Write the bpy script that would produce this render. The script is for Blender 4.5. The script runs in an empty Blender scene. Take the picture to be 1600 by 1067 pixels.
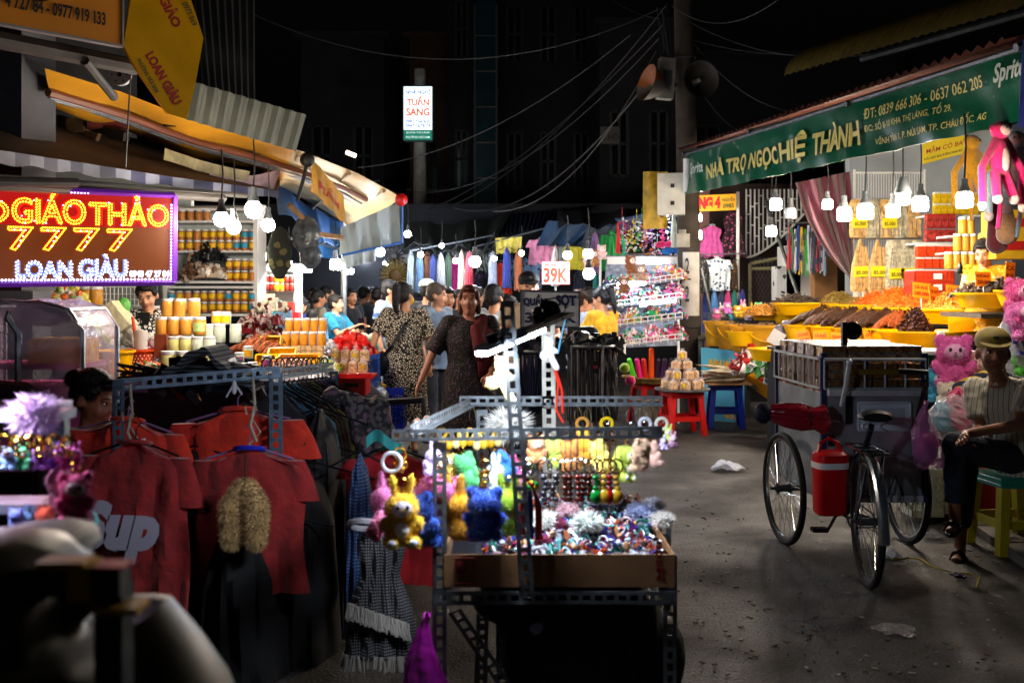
import bpy,math,random
from mathutils import Vector as V,Matrix,Euler,noise
from math import sin,cos,pi,radians as R
random.seed(7)
SC=bpy.context.scene
COL=SC.collection
# ------------------------------------------------------------------ camera, sky, exposure
F=1556.0            # focal length in photograph pixels
EYE=1.55            # eye height, metres
cam_d=bpy.data.cameras.new('camera')
cam=bpy.data.objects.new('camera',cam_d);COL.objects.link(cam)
cam.location=(0,0,EYE);cam.rotation_euler=(R(90),0,0)
cam_d.sensor_width=36;cam_d.lens=36*F/1600;cam_d.shift_y=-76.5/1600
cam_d.clip_start=.05;cam_d.clip_end=400
cam_d.dof.use_dof=True;cam_d.dof.focus_distance=7.0;cam_d.dof.aperture_fstop=3.2
SC.camera=cam
W=bpy.data.worlds.new('World');SC.world=W;W.use_nodes=True
nt=W.node_tree;nt.nodes.clear()
wo=nt.nodes.new('ShaderNodeOutputWorld');bg=nt.nodes.new('ShaderNodeBackground');sk=nt.nodes.new('ShaderNodeTexSky')
sk.sky_type='NISHITA';sk.sun_disc=False;sk.sun_elevation=R(-4);sk.sun_rotation=R(200)
hsv=nt.nodes.new('ShaderNodeHueSaturation');hsv.inputs['Saturation'].default_value=.35;nt.links.new(sk.outputs[0],hsv.inputs['Color']);nt.links.new(hsv.outputs[0],bg.inputs[0]);nt.links.new(bg.outputs[0],wo.inputs[0])
bg.inputs[1].default_value=.04
SC.view_settings.view_transform='Standard'
try:SC.view_settings.look='None'
except Exception:pass
SC.view_settings.exposure=.8;SC.view_settings.gamma=1
SC.render.engine='CYCLES'
SC.cycles.use_denoising=True
SC.cycles.max_bounces=5;SC.cycles.diffuse_bounces=3;SC.cycles.transparent_max_bounces=12
SC.cycles.sample_clamp_indirect=6;SC.cycles.caustics_reflective=False;SC.cycles.caustics_refractive=False
def P(px,py,Y):
 """the point at depth Y (metres from the camera) that a measurement on the photograph gives"""
 return V(((px-800)*Y/F,Y,EYE-(py-457)*Y/F))
ORD='first second third fourth fifth sixth seventh eighth ninth tenth eleventh twelfth thirteenth fourteenth fifteenth sixteenth seventeenth eighteenth'.split()
def G(px,Y):return V(((px-800)*Y/F,Y,0))
def lerp(a,b,t):return a+(b-a)*t
U=random.uniform
# ------------------------------------------------------------------ materials
_m={}
def lin(h):
 if isinstance(h,str):
  h=h.lstrip('#');c=[int(h[i:i+2],16)/255 for i in (0,2,4)]
  return tuple(x/12.92 if x <= .04045 else ((x+.055)/1.055) ** 2.4 for x in c)
 return tuple(h)
def mat(name,col,rough=.6,metal=0,ns=0,na=.25,bump=0,emis=0,ecol=None,trans=0,alpha=1,sheen=0,spec=.5,vary=0,ior=1.45,coat=0,coord='Object',sub=0):
 if name in _m:return _m[name]
 m=bpy.data.materials.new(name);m.use_nodes=True;_m[name]=m
 n=m.node_tree.nodes;l=m.node_tree.links;b=n['Principled BSDF']
 c=lin(col);b.inputs['Base Color'].default_value=(*c,1)
 b.inputs['Roughness'].default_value=rough;b.inputs['Metallic'].default_value=metal
 b.inputs['Specular IOR Level'].default_value=spec;b.inputs['IOR'].default_value=ior
 b.inputs['Transmission Weight'].default_value=trans;b.inputs['Alpha'].default_value=alpha
 b.inputs['Sheen Weight'].default_value=sheen;b.inputs['Coat Weight'].default_value=coat
 if emis:
  b.inputs['Emission Color'].default_value=(*lin(ecol or col),1);b.inputs['Emission Strength'].default_value=emis
 tc=n.new('ShaderNodeTexCoord')
 src=None
 if ns:
  t=n.new('ShaderNodeTexNoise');t.inputs['Scale'].default_value=ns;t.inputs['Detail'].default_value=5
  l.new(tc.outputs[coord],t.inputs['Vector'])
  r=n.new('ShaderNodeMapRange');r.inputs[1].default_value=.3;r.inputs[2].default_value=.7
  r.inputs[3].default_value=1-na;r.inputs[4].default_value=1+na
  l.new(t.outputs[0],r.inputs[0])
  mx=n.new('ShaderNodeVectorMath');mx.operation='SCALE';mx.inputs[0].default_value=c
  l.new(r.outputs[0],mx.inputs['Scale']);src=mx.outputs[0]
  if bump:
   bp=n.new('ShaderNodeBump');bp.inputs['Strength'].default_value=min(1,bump);bp.inputs['Distance'].default_value=.02*max(1,bump)
   l.new(t.outputs[0],bp.inputs['Height']);l.new(bp.outputs[0],b.inputs['Normal'])
 if vary:
  oi=n.new('ShaderNodeObjectInfo');hs=n.new('ShaderNodeHueSaturation')
  if src:l.new(src,hs.inputs['Color'])
  else:hs.inputs['Color'].default_value=(*c,1)
  r=n.new('ShaderNodeMapRange');r.inputs[3].default_value=1-vary;r.inputs[4].default_value=1+vary
  l.new(oi.outputs['Random'],r.inputs[0]);l.new(r.outputs[0],hs.inputs['Value']);src=hs.outputs[0]
 if src:l.new(src,b.inputs['Base Color'])
 return m
def pmat(name,kind,a,b_,scale=20,rough=.8,thr=.5,c3=None,bump=.2,sheen=.0):
 """printed or woven cloth: spots, check, gingham, stripes (vertical), floral"""
 if name in _m:return _m[name]
 m=bpy.data.materials.new(name);m.use_nodes=True;_m[name]=m
 n=m.node_tree.nodes;l=m.node_tree.links;bs=n['Principled BSDF'];bs.inputs['Roughness'].default_value=rough
 bs.inputs['Sheen Weight'].default_value=sheen
 tc=n.new('ShaderNodeTexCoord');mix=n.new('ShaderNodeMix');mix.data_type='RGBA'
 mix.inputs[6].default_value=(*lin(a),1);mix.inputs[7].default_value=(*lin(b_),1)
 def math_(op,x,y=None):
  q=n.new('ShaderNodeMath');q.operation=op
  for i,s in enumerate((x,y)):
   if s is None:continue
   if isinstance(s,(int,float)):q.inputs[i].default_value=s
   else:l.new(s,q.inputs[i])
  return q.outputs[0]
 if kind in ('spots','floral','maze'):
  t=n.new('ShaderNodeTexVoronoi');t.inputs['Scale'].default_value=scale
  if kind == 'maze':t.feature='DISTANCE_TO_EDGE'
  nz=n.new('ShaderNodeTexNoise');nz.inputs['Scale'].default_value=scale*.8
  ad=n.new('ShaderNodeVectorMath');ad.operation='MULTIPLY_ADD'
  l.new(nz.outputs['Color'],ad.inputs[0]);ad.inputs[1].default_value=(.9/scale,)*3
  l.new(tc.outputs['Object'],ad.inputs[2]);l.new(tc.outputs['Object'],nz.inputs['Vector']);l.new(ad.outputs[0],t.inputs['Vector'])
  fac=math_('LESS_THAN',t.outputs['Distance'],thr)
  if kind == 'floral' and c3:
   mx2=n.new('ShaderNodeMix');mx2.data_type='RGBA'
   mx2.inputs[6].default_value=(*lin(b_),1);mx2.inputs[7].default_value=(*lin(c3),1)
   sp=n.new('ShaderNodeSeparateColor');l.new(t.outputs['Color'],sp.inputs[0])
   l.new(math_('GREATER_THAN',sp.outputs[0],.5),mx2.inputs[0]);l.new(mx2.outputs[2],mix.inputs[7])
 else:
  sp=n.new('ShaderNodeSeparateXYZ');l.new(tc.outputs['Object'],sp.inputs[0])
  def line(o,s,w):
   return math_('LESS_THAN',math_('FRACT',math_('ABSOLUTE',math_('MULTIPLY',o,s))),w)
  if kind in ('stripes','cross'):fac=line(math_('ADD' if kind == 'stripes' else 'SUBTRACT',sp.outputs[0],sp.outputs[1]),scale,thr)
  elif kind == 'bands':fac=line(sp.outputs[2],scale,thr)
  else:
   h=line(sp.outputs[2],scale,thr);v=line(math_('ADD',sp.outputs[0],sp.outputs[1]),scale,thr)
   fac=math_('MULTIPLY',math_('ADD',h,v),.5) if kind == 'check' else math_('MULTIPLY',h,v)
 l.new(fac,mix.inputs[0]);l.new(mix.outputs[2],bs.inputs['Base Color'])
 nb=n.new('ShaderNodeTexNoise');nb.inputs['Scale'].default_value=9;l.new(tc.outputs['Object'],nb.inputs['Vector'])
 bp=n.new('ShaderNodeBump');bp.inputs['Strength'].default_value=bump;bp.inputs['Distance'].default_value=.05
 l.new(nb.outputs[0],bp.inputs['Height']);l.new(bp.outputs[0],bs.inputs['Normal'])
 return m
def cloth(h,name=None):
 return mat(name or 'cloth_'+h.lstrip('#'),h,.85,ns=14,na=.2,bump=.5,sheen=.15)
def fur(h):return mat('fur_'+h.lstrip('#'),h,.95,ns=60,na=.2,sheen=.5)
def plastic(h,r=.35):return mat('plastic_'+h.lstrip('#'),h,r,ns=5,na=.1)
# ------------------------------------------------------------------ mesh building
class MB:
 def __init__(s):s.v=[];s.f=[];s.m=[]
 def add(s,vs,fs,m=0):
  o=len(s.v);s.v+=[tuple(p) for p in vs]
  s.f+=[tuple(i+o for i in f) for f in fs];s.m+=[m]*len(fs);return s
 def box(s,c,d,m=0,rot=None,top=1):
  hx,hy,hz=d[0]/2,d[1]/2,d[2]/2;c=V(c)
  vs=[V((x*hx*(top if z>0 else 1),y*hy*(top if z>0 else 1),z*hz)) for z in (-1,1) for x,y in ((-1,-1),(1,-1),(1,1),(-1,1))]
  if rot is not None:vs=[rot @ p for p in vs]
  return s.add([c+p for p in vs],[(0,3,2,1),(4,5,6,7),(0,1,5,4),(1,2,6,5),(2,3,7,6),(3,0,4,7)],m)
 def loft(s,rings,m=0,caps=True,close=False):
  n=len(rings[0]);vs=[p for r in rings for p in r];fs=[]
  K=len(rings)
  for i in range(K if close else K-1):
   j=(i+1) % K
   for k in range(n):
    q=(k+1) % n
    fs.append((i*n+k,i*n+q,j*n+q,j*n+k))
  if caps and not close:
   fs.append(tuple(range(n))[::-1]);fs.append(tuple((K-1)*n+k for k in range(n)))
  return s.add(vs,fs,m)
 def tube(s,pts,r,n=6,m=0,close=False):
  pts=[V(p) for p in pts];rr=r if isinstance(r,(list,tuple)) else [r]*len(pts);rings=[]
  N=len(pts);up=None
  for i,p in enumerate(pts):
   a=pts[(i-1) % N] if (i or close) else p
   b=pts[(i+1) % N] if (i<N-1 or close) else p
   d=(b-a)
   d=d.normalized() if d.length>1e-9 else V((0,0,1))
   if up is None:up=V((0,0,1)) if abs(d.z)<.9 else V((1,0,0))
   x=d.cross(up)
   if x.length<1e-4:x=d.cross(V((1,.3,0)))
   x.normalize();y=d.cross(x);up=-y if False else up
   rings.append([p+(x*cos(2*pi*k/n)+y*sin(2*pi*k/n))*rr[i] for k in range(n)])
  return s.loft(rings,m,close=close)
 def cyl(s,a,b,ra,rb=None,n=12,m=0):return s.tube([a,b],[ra,ra if rb is None else rb],n,m)
 def ell(s,c,r,m=0,n=12,k=8,rot=None,fn=None):
  c=V(c);r=(r,r,r) if isinstance(r,(int,float)) else r;vs=[]
  for i in range(1,k):
   t=pi*i/k
   for j in range(n):
    p=V((sin(t)*cos(2*pi*j/n),sin(t)*sin(2*pi*j/n),cos(t)))
    q=V((p.x*r[0],p.y*r[1],p.z*r[2]))
    if fn:q=q*fn(p)
    vs.append(c+(rot @ q if rot is not None else q))
  fs=[((i)*n+j,(i+1)*n+j,(i+1)*n+(j+1) % n,i*n+(j+1) % n) for i in range(k-2) for j in range(n)]
  t=V((0,0,r[2]));t=rot @ t if rot is not None else t
  a=len(vs);vs+=[c+t,c-t]
  fs+=[(a,j,(j+1) % n) for j in range(n)]+[(a+1,(k-2)*n+(j+1) % n,(k-2)*n+j) for j in range(n)]
  return s.add(vs,fs,m)
 def cap(s,a,b,ra,rb,n=12,m=0):
  a,b=V(a),V(b);s.cyl(a,b,ra,rb,n,m);s.ell(a,ra,m,n,8);s.ell(b,rb,m,n,8);return s
 def lathe(s,prof,c=(0,0,0),n=16,m=0,sx=1,sy=1):
  c=V(c);return s.loft([[c+V((r*cos(2*pi*k/n)*sx,r*sin(2*pi*k/n)*sy,z)) for k in range(n)] for r,z in prof],m)
 def ring(s,c,rad,r,axis='y',n=20,k=5,m=0,tilt=None):
  pts=[]
  for i in range(n):
   t=2*pi*i/n;q={'y':V((cos(t),0,sin(t))),'x':V((0,cos(t),sin(t))),'z':V((cos(t),sin(t),0))}[axis]*rad
   if tilt is not None:q=tilt @ q
   pts.append(V(c)+q)
  # rings with a frame about the axis
  ax={'y':V((0,1,0)),'x':V((1,0,0)),'z':V((0,0,1))}[axis]
  if tilt is not None:ax=tilt @ ax
  rings=[]
  for p in pts:
   o=(p-V(c)).normalized();rings.append([p+(o*cos(2*pi*j/k)+ax*sin(2*pi*j/k))*r for j in range(k)])
  return s.loft(rings,m,close=True)
 def sheet(s,fn,nu,nv,th=.004,m=0,nrm=None):
  """fn(u, v) a surface; two skins th apart and closed at the rim"""
  g=[[V(fn(i/nu,j/nv)) for j in range(nv+1)] for i in range(nu+1)]
  if nrm is None:
   a=g[nu][0]-g[0][0];b=g[0][nv]-g[0][0];nrm=a.cross(b)
   nrm=nrm.normalized() if nrm.length>1e-9 else V((0,1,0))
  A=[p for row in g for p in row];n=len(A);vs=A+[p+nrm*th for p in A]
  id_=lambda i,j:i*(nv+1)+j
  fs=[]
  for i in range(nu):
   for j in range(nv):
    q=(id_(i,j),id_(i,j+1),id_(i+1,j+1),id_(i+1,j));fs.append(q);fs.append(tuple(x+n for x in q[::-1]))
  def edge(a,b):fs.append((a,b,b+n,a+n))
  for i in range(nu):edge(id_(i,0),id_(i+1,0));edge(id_(i+1,nv),id_(i,nv))
  for j in range(nv):edge(id_(0,j+1),id_(0,j));edge(id_(nu,j),id_(nu,j+1))
  return s.add(vs,fs,m)
 def poly(s,pts,th,m=0):
  pts=[V(p) for p in pts];n=(pts[1]-pts[0]).cross(pts[2]-pts[0]).normalized()*th;k=len(pts)
  fs=[tuple(range(k))[::-1],tuple(range(k,2*k))]+[(i,(i+1) % k,(i+1) % k+k,i+k) for i in range(k)]
  return s.add(pts+[p+n for p in pts],fs,m)
 def mesh(s,name,mats,smooth=True):
  me=bpy.data.meshes.new(name);me.from_pydata(s.v,[],s.f)
  mats=mats if isinstance(mats,(list,tuple)) else [mats]
  for x in mats:me.materials.append(x)
  me.polygons.foreach_set('material_index',s.m)
  me.polygons.foreach_set('use_smooth',[smooth]*len(s.f))
  me.update()
  if smooth == 'auto' or smooth is True:
   try:me.set_sharp_from_angle(angle=R(40))
   except Exception:pass
  return me
 def obj(s,name,mats,parent=None,loc=None,smooth=True,rot=None):
  o=bpy.data.objects.new(name,s.mesh(name,mats,smooth));COL.objects.link(o)
  if parent:o.parent=parent
  if loc is not None:o.location=loc
  if rot is not None:o.rotation_euler=rot
  return o
def tag(o,label=None,cat=None,group=None,kind=None):
 if label:o['label']=label
 if cat:o['category']=cat
 if group:o['group']=group
 if kind:o['kind']=kind
 return o
def thing(name,label,cat,loc=(0,0,0),rz=0,group=None):
 o=bpy.data.objects.new(name,None);COL.objects.link(o);o.location=loc;o.rotation_euler=(0,0,rz)
 o.empty_display_size=.1
 return tag(o,label,cat,group)
def dup(o,loc=None,rz=None,label=None,group=None,scale=None,parent=None,swap=None,rot=None):
 """copies a thing with its parts and sub-parts; swap maps one material to another on the copy"""
 def cp(a,par):
  c=a.copy();COL.objects.link(c)
  c.parent=par
  if swap and a.type == 'MESH':
   for i,sl in enumerate(c.material_slots):
    if sl.material and sl.material.name in swap:
     nm=swap[sl.material.name];sl.link='OBJECT';sl.material=nm
  for ch in kids.get(a.name,[]):cp(ch,c)
  return c
 kids={}
 def walk(a):
  ch=list(a.children)
  kids[a.name]=ch
  for x in ch:walk(x)
 walk(o);r=cp(o,parent)
 if loc is not None:r.location=loc
 if rz is not None:r.rotation_euler=(0,0,rz)
 if rot is not None:r.rotation_euler=rot
 if scale is not None:r.scale=(scale,)*3 if isinstance(scale,(int,float)) else scale
 if label:r['label']=label
 if group:r['group']=group
 return r
def recolor(o,swap):
 for a in [o]+list(o.children_recursive):
  if a.type == 'MESH':
   for i,sl in enumerate(a.material_slots):
    k=a.data.materials[i].name
    if k in swap:sl.link='OBJECT';sl.material=swap[k]
_txt={}
def text2d(body,bold=.0,shear=0,outline=False,res=3,spacing=1):
 """the glyph shapes of a line of writing as flat polygons, 0..1 across and 0..1 up, and the aspect"""
 key=(body,bold,shear,outline,spacing)
 if key in _txt:return _txt[key]
 c=bpy.data.curves.new('writing','FONT');c.body=body;c.offset=bold;c.shear=shear;c.resolution_u=res;c.space_character=spacing
 c.align_x='CENTER'
 o=bpy.data.objects.new('writing',c);COL.objects.link(o);bpy.context.view_layer.update()
 if outline:
  c.fill_mode='NONE';bpy.context.view_layer.update()
 me=bpy.data.meshes.new_from_object(o.evaluated_get(bpy.context.evaluated_depsgraph_get()))
 vs=[(v.co.x,v.co.y) for v in me.vertices]
 fs=[tuple(p.vertices) for p in me.polygons] if not outline else [tuple(e.vertices) for e in me.edges]
 bpy.data.meshes.remove(me);bpy.data.objects.remove(o);bpy.data.curves.remove(c)
 x0,x1=min(v[0] for v in vs),max(v[0] for v in vs);y0,y1=min(v[1] for v in vs),max(v[1] for v in vs)
 vs=[((x-x0)/(x1-x0),(y-y0)/(y1-y0)) for x,y in vs]
 _txt[key]=(vs,fs,(x1-x0)/(y1-y0));return _txt[key]
def write(fn,body,x0,x1,y0,y1,m,parent=None,bold=.02,shear=0,name='lettering',spacing=1):
 """lettering laid on the surface fn(x, y); x0..x1, y0..y1 the box of the line on that surface"""
 vs,fs,_=text2d(body,bold,shear,spacing=spacing)
 b=MB();b.add([fn(lerp(x0,x1,x),lerp(y0,y1,y)) for x,y in vs],fs)
 return b.obj(name,m,parent,smooth=False)
def voxel(mb,name,mats,parent,vox,smooth=2,wr=0):
 """fuses the overlapping solids of mb into one continuous skin"""
 me=mb.mesh(name,mats);o=bpy.data.objects.new(name,me);COL.objects.link(o)
 md=o.modifiers.new('r','REMESH');md.mode='VOXEL';md.voxel_size=vox;md.use_smooth_shade=True
 if smooth:
  s=o.modifiers.new('s','SMOOTH');s.factor=.5;s.iterations=smooth
 bpy.context.view_layer.update()
 n=bpy.data.meshes.new_from_object(o.evaluated_get(bpy.context.evaluated_depsgraph_get()))
 o.modifiers.clear();o.data=n;bpy.data.meshes.remove(me);n.name=name
 if wr:
  k=len(n.vertices);a=[0.0]*(3*k);c=[0.0]*(3*k);n.vertices.foreach_get('co',a);n.vertices.foreach_get('normal',c)
  for i in range(0,3*k,3):
   x,y,z=a[i:i+3];d=wr*(noise.noise((x*9,y*9,z*5+x*8))+.5*noise.noise((x*24,y*24,z*24)))
   a[i]+=c[i]*d;a[i+1]+=c[i+1]*d;a[i+2]+=c[i+2]*d
  n.vertices.foreach_set('co',a);n.update()
 if parent:o.parent=parent
 return o
def fuzz(o,n,ln,w,m_index=0,seed=1,gravity=.3):
 """short tufts of pile standing on a furry skin, in the same mesh"""
 rnd=random.Random(seed);me=o.data;me.calc_loop_triangles()
 tris=me.loop_triangles;ar=[t.area for t in tris]
 vs=[tuple(v.co) for v in me.vertices];fs=[tuple(p.vertices) for p in me.polygons];mi=[p.material_index for p in me.polygons]
 pick=rnd.choices(range(len(tris)),ar,k=n)
 for i in pick:
  t=tris[i];a,b,c=(me.vertices[k].co for k in t.vertices);u,v=rnd.random(),rnd.random()
  if u+v>1:u,v=1-u,1-v
  p=a+(b-a)*u+(c-a)*v;nr=t.normal
  d=(nr+V((rnd.uniform(-.6,.6),rnd.uniform(-.6,.6),rnd.uniform(-.6,.6)-gravity))).normalized()*ln*rnd.uniform(.6,1.3)
  sd=nr.cross(V((rnd.uniform(-1,1),rnd.uniform(-1,1),rnd.uniform(-1,1)))).normalized()*w
  k=len(vs);vs+=[tuple(p-sd-nr*ln*.2),tuple(p+sd-nr*ln*.2),tuple(p+d)];fs.append((k,k+1,k+2));mi.append(me.polygons[t.polygon_index].material_index)
 n2=bpy.data.meshes.new(me.name);n2.from_pydata(vs,[],fs)
 for x in me.materials:n2.materials.append(x)
 n2.polygons.foreach_set('material_index',mi);n2.polygons.foreach_set('use_smooth',[True]*len(fs));n2.update()
 o.data=n2;return o
def angle_iron(b,a,c,u,v,w=.04,t=.002,pitch=.036,m=0,both=True,start=0):
 """slotted angle steel from a to c; flanges w wide along u and v, with a row of slots cut through each"""
 a,c,u,v=V(a),V(c),V(u).normalized(),V(v).normalized();d=(c-a);L=d.length;d.normalize()
 def bar(p,q,uu,wu,nn):
  r=(q-p)
  vs=[p,p+uu*wu,p+uu*wu+nn*t,p+nn*t];vs+=[x+r for x in vs]
  b.add(vs,[(0,1,2,3),(7,6,5,4),(0,4,5,1),(1,5,6,2),(2,6,7,3),(3,7,4,0)],m)
 for uu,nn in ((u,v),(v,u)) if both else ((u,v),):
  s=w*.30
  bar(a,c,uu,s,nn);bar(a+uu*(w-s),c+uu*(w-s),uu,s,nn)
  k=int(L/pitch)
  for i in range(k+1):
   p0=i*pitch-.006;p1=p0+pitch*.36
   p0=max(0,p0);p1=min(L,p1)
   if i == k:p1=L
   bar(a+uu*s+d*p0,a+uu*s+d*p1,uu,w-2*s,nn)
 return b
# ------------------------------------------------------------------ common materials
STEEL=mat('galvanised_steel','#8c9296',.42,.75,ns=12,na=.3,bump=.2)
DARKSTEEL=mat('dull_steel','#4a4d50',.5,.6,ns=10,na=.35)
CHROME=mat('chrome','#c8ccd0',.18,1,ns=6,na=.15)
WHITEP=mat('white_paint','#e4e6e4',.45,ns=6,na=.08)
BLACKM=mat('black_matt','#0c0c0d',.6,ns=8,na=.3)
BLACKP=mat('black_plastic','#101113',.35)
RUBBER=mat('tyre_rubber','#0d0d0e',.8,ns=60,na=.3,bump=.3)
YELP=mat('yellow_plastic','#f5b800',.32,ns=4,na=.12,sub=.1)
WOOD=mat('raw_wood','#8a6a44',.7,ns=8,na=.3,bump=.2)
CARD=mat('cardboard','#9c7046',.85,ns=7,na=.15,bump=.1)
CLEAR=mat('clear_plastic','#ffffff',.18,spec=.8,alpha=.22)
FILM=mat('crinkled_film','#f2f4ff',.15,ns=22,na=.1,bump=1,spec=.9,alpha=.30)
GOLD=mat('brass_ring','#d9a83a',.25,1)
SKIN=mat('skin','#b9805c',.55,ns=9,na=.1)
SKINL=mat('skin_light','#cf9877',.5,ns=9,na=.08)
SKIND=mat('skin_dark','#7f4f36',.55,ns=9,na=.12)
HAIR=mat('black_hair','#0b0908',.6,ns=50,na=.4,bump=.5)
GREYHAIR=mat('grey_hair','#5a5048',.6,ns=60,na=.5,bump=.5)
REDHAIR=mat('auburn_hair','#4d1f10',.5,ns=50,na=.5,bump=.5)
EYEW=mat('eye_white','#cfc8c0',.3);EYEB=mat('eye_dark','#120a07',.2);LIP=mat('lip','#8d3f38',.5)
BULB=mat('bulb_glow','#ffffff',.3,emis=190,ecol='#eef2ff')
BULBW=mat('bulb_glow_warm','#ffffff',.3,emis=120,ecol='#ffd9b0')
BULBN=mat('bulb_glow_neutral','#ffffff',.3,emis=190,ecol='#ffeed8')
BULBOFF=mat('bulb_frosted','#dfe3e6',.4)
LEDBAR=mat('led_strip_glow','#ffffff',.3,emis=280,ecol='#e6eeff')
# ------------------------------------------------------------------ ground
def asphalt():
 m=bpy.data.materials.new('asphalt');m.use_nodes=True;n=m.node_tree.nodes;l=m.node_tree.links;b=n['Principled BSDF']
 tc=n.new('ShaderNodeTexCoord')
 def noise(s,d=6):
  t=n.new('ShaderNodeTexNoise');t.inputs['Scale'].default_value=s;t.inputs['Detail'].default_value=d;l.new(tc.outputs['Object'],t.inputs['Vector']);return t.outputs[0]
 r=n.new('ShaderNodeValToRGB');r.color_ramp.elements[0].position=.35;r.color_ramp.elements[0].color=(.014,.0125,.011,1)
 r.color_ramp.elements[1].position=.68;r.color_ramp.elements[1].color=(.060,.051,.041,1)
 a=n.new('ShaderNodeMath');a.operation='MULTIPLY_ADD';a.inputs[1].default_value=.5
 l.new(noise(70,4),a.inputs[0]);q=n.new('ShaderNodeMath');q.operation='MULTIPLY';q.inputs[1].default_value=.5
 l.new(noise(.9),q.inputs[0]);l.new(q.outputs[0],a.inputs[2]);l.new(a.outputs[0],r.inputs[0])
 vo=n.new('ShaderNodeTexVoronoi');vo.feature='DISTANCE_TO_EDGE';vo.inputs['Scale'].default_value=.7
 nz=n.new('ShaderNodeTexNoise');nz.inputs['Scale'].default_value=3;nz.inputs['Detail'].default_value=6;l.new(tc.outputs['Object'],nz.inputs['Vector'])
 va=n.new('ShaderNodeVectorMath');va.operation='MULTIPLY_ADD';va.inputs[1].default_value=(.7,.7,0);l.new(nz.outputs['Color'],va.inputs[0]);l.new(tc.outputs['Object'],va.inputs[2]);l.new(va.outputs[0],vo.inputs['Vector'])
 mr=n.new('ShaderNodeMapRange');mr.inputs[1].default_value=0;mr.inputs[2].default_value=.014;mr.inputs[3].default_value=.3;mr.inputs[4].default_value=1;l.new(vo.outputs['Distance'],mr.inputs[0])
 sc=n.new('ShaderNodeVectorMath');sc.operation='SCALE';l.new(r.outputs[0],sc.inputs[0]);l.new(mr.outputs[0],sc.inputs['Scale']);l.new(sc.outputs[0],b.inputs['Base Color'])
 rr=n.new('ShaderNodeMapRange');rr.inputs[1].default_value=.35;rr.inputs[2].default_value=.65;rr.inputs[3].default_value=.42;rr.inputs[4].default_value=.85
 l.new(noise(1.6),rr.inputs[0]);l.new(rr.outputs[0],b.inputs['Roughness'])
 bp=n.new('ShaderNodeBump');bp.inputs['Strength'].default_value=1;bp.inputs['Distance'].default_value=.016
 l.new(noise(85,5),bp.inputs['Height']);l.new(bp.outputs[0],b.inputs['Normal'])
 return m
ASPH=asphalt()
def gz(x,y):return .008*sin(x*1.3+y*.4)*sin(y*.9)
b=MB();xs=[-60,-25,-12]+[-8+.5*i for i in range(33)]+[12,25,60];ys=[-6,-2]+[.5*i for i in range(60)]+[35,60,120]
b.add([(x,y,gz(x,y) if abs(x)<9 and 0<y<30 else 0) for y in ys for x in xs],[(j*len(xs)+i,j*len(xs)+i+1,(j+1)*len(xs)+i+1,(j+1)*len(xs)+i) for j in range(len(ys)-1) for i in range(len(xs)-1)])
tag(b.obj('street',ASPH),kind='structure')
# broken kerb and raised pavement under the toy stall on the right
CONC=mat('concrete','#6f6a62',.9,ns=6,na=.3,bump=.6)
b=MB()
k0,k1=V((2.72,4.2,0)),V((3.25,8.6,0))
for i in range(10):
 p=k0.lerp(k1,i/10+.005);q=k0.lerp(k1,(i+1)/10-.005);off=U(-.012,.012)
 b.poly([(p.x+off,p.y,-.05),(p.x+.15+off,p.y,-.05),(q.x+.15+off,q.y,-.05),(q.x+off,q.y,-.05)],.10+U(0,.015))
tag(b.obj('kerb',CONC,smooth=False),kind='structure')
b=MB();b.poly([(2.88,4.2,-.05),(9,4.2,-.05),(9,14,-.05),(3.41,8.6,-.05)],.095)
tag(b.obj('pavement',CONC,smooth=False),kind='structure')
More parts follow.
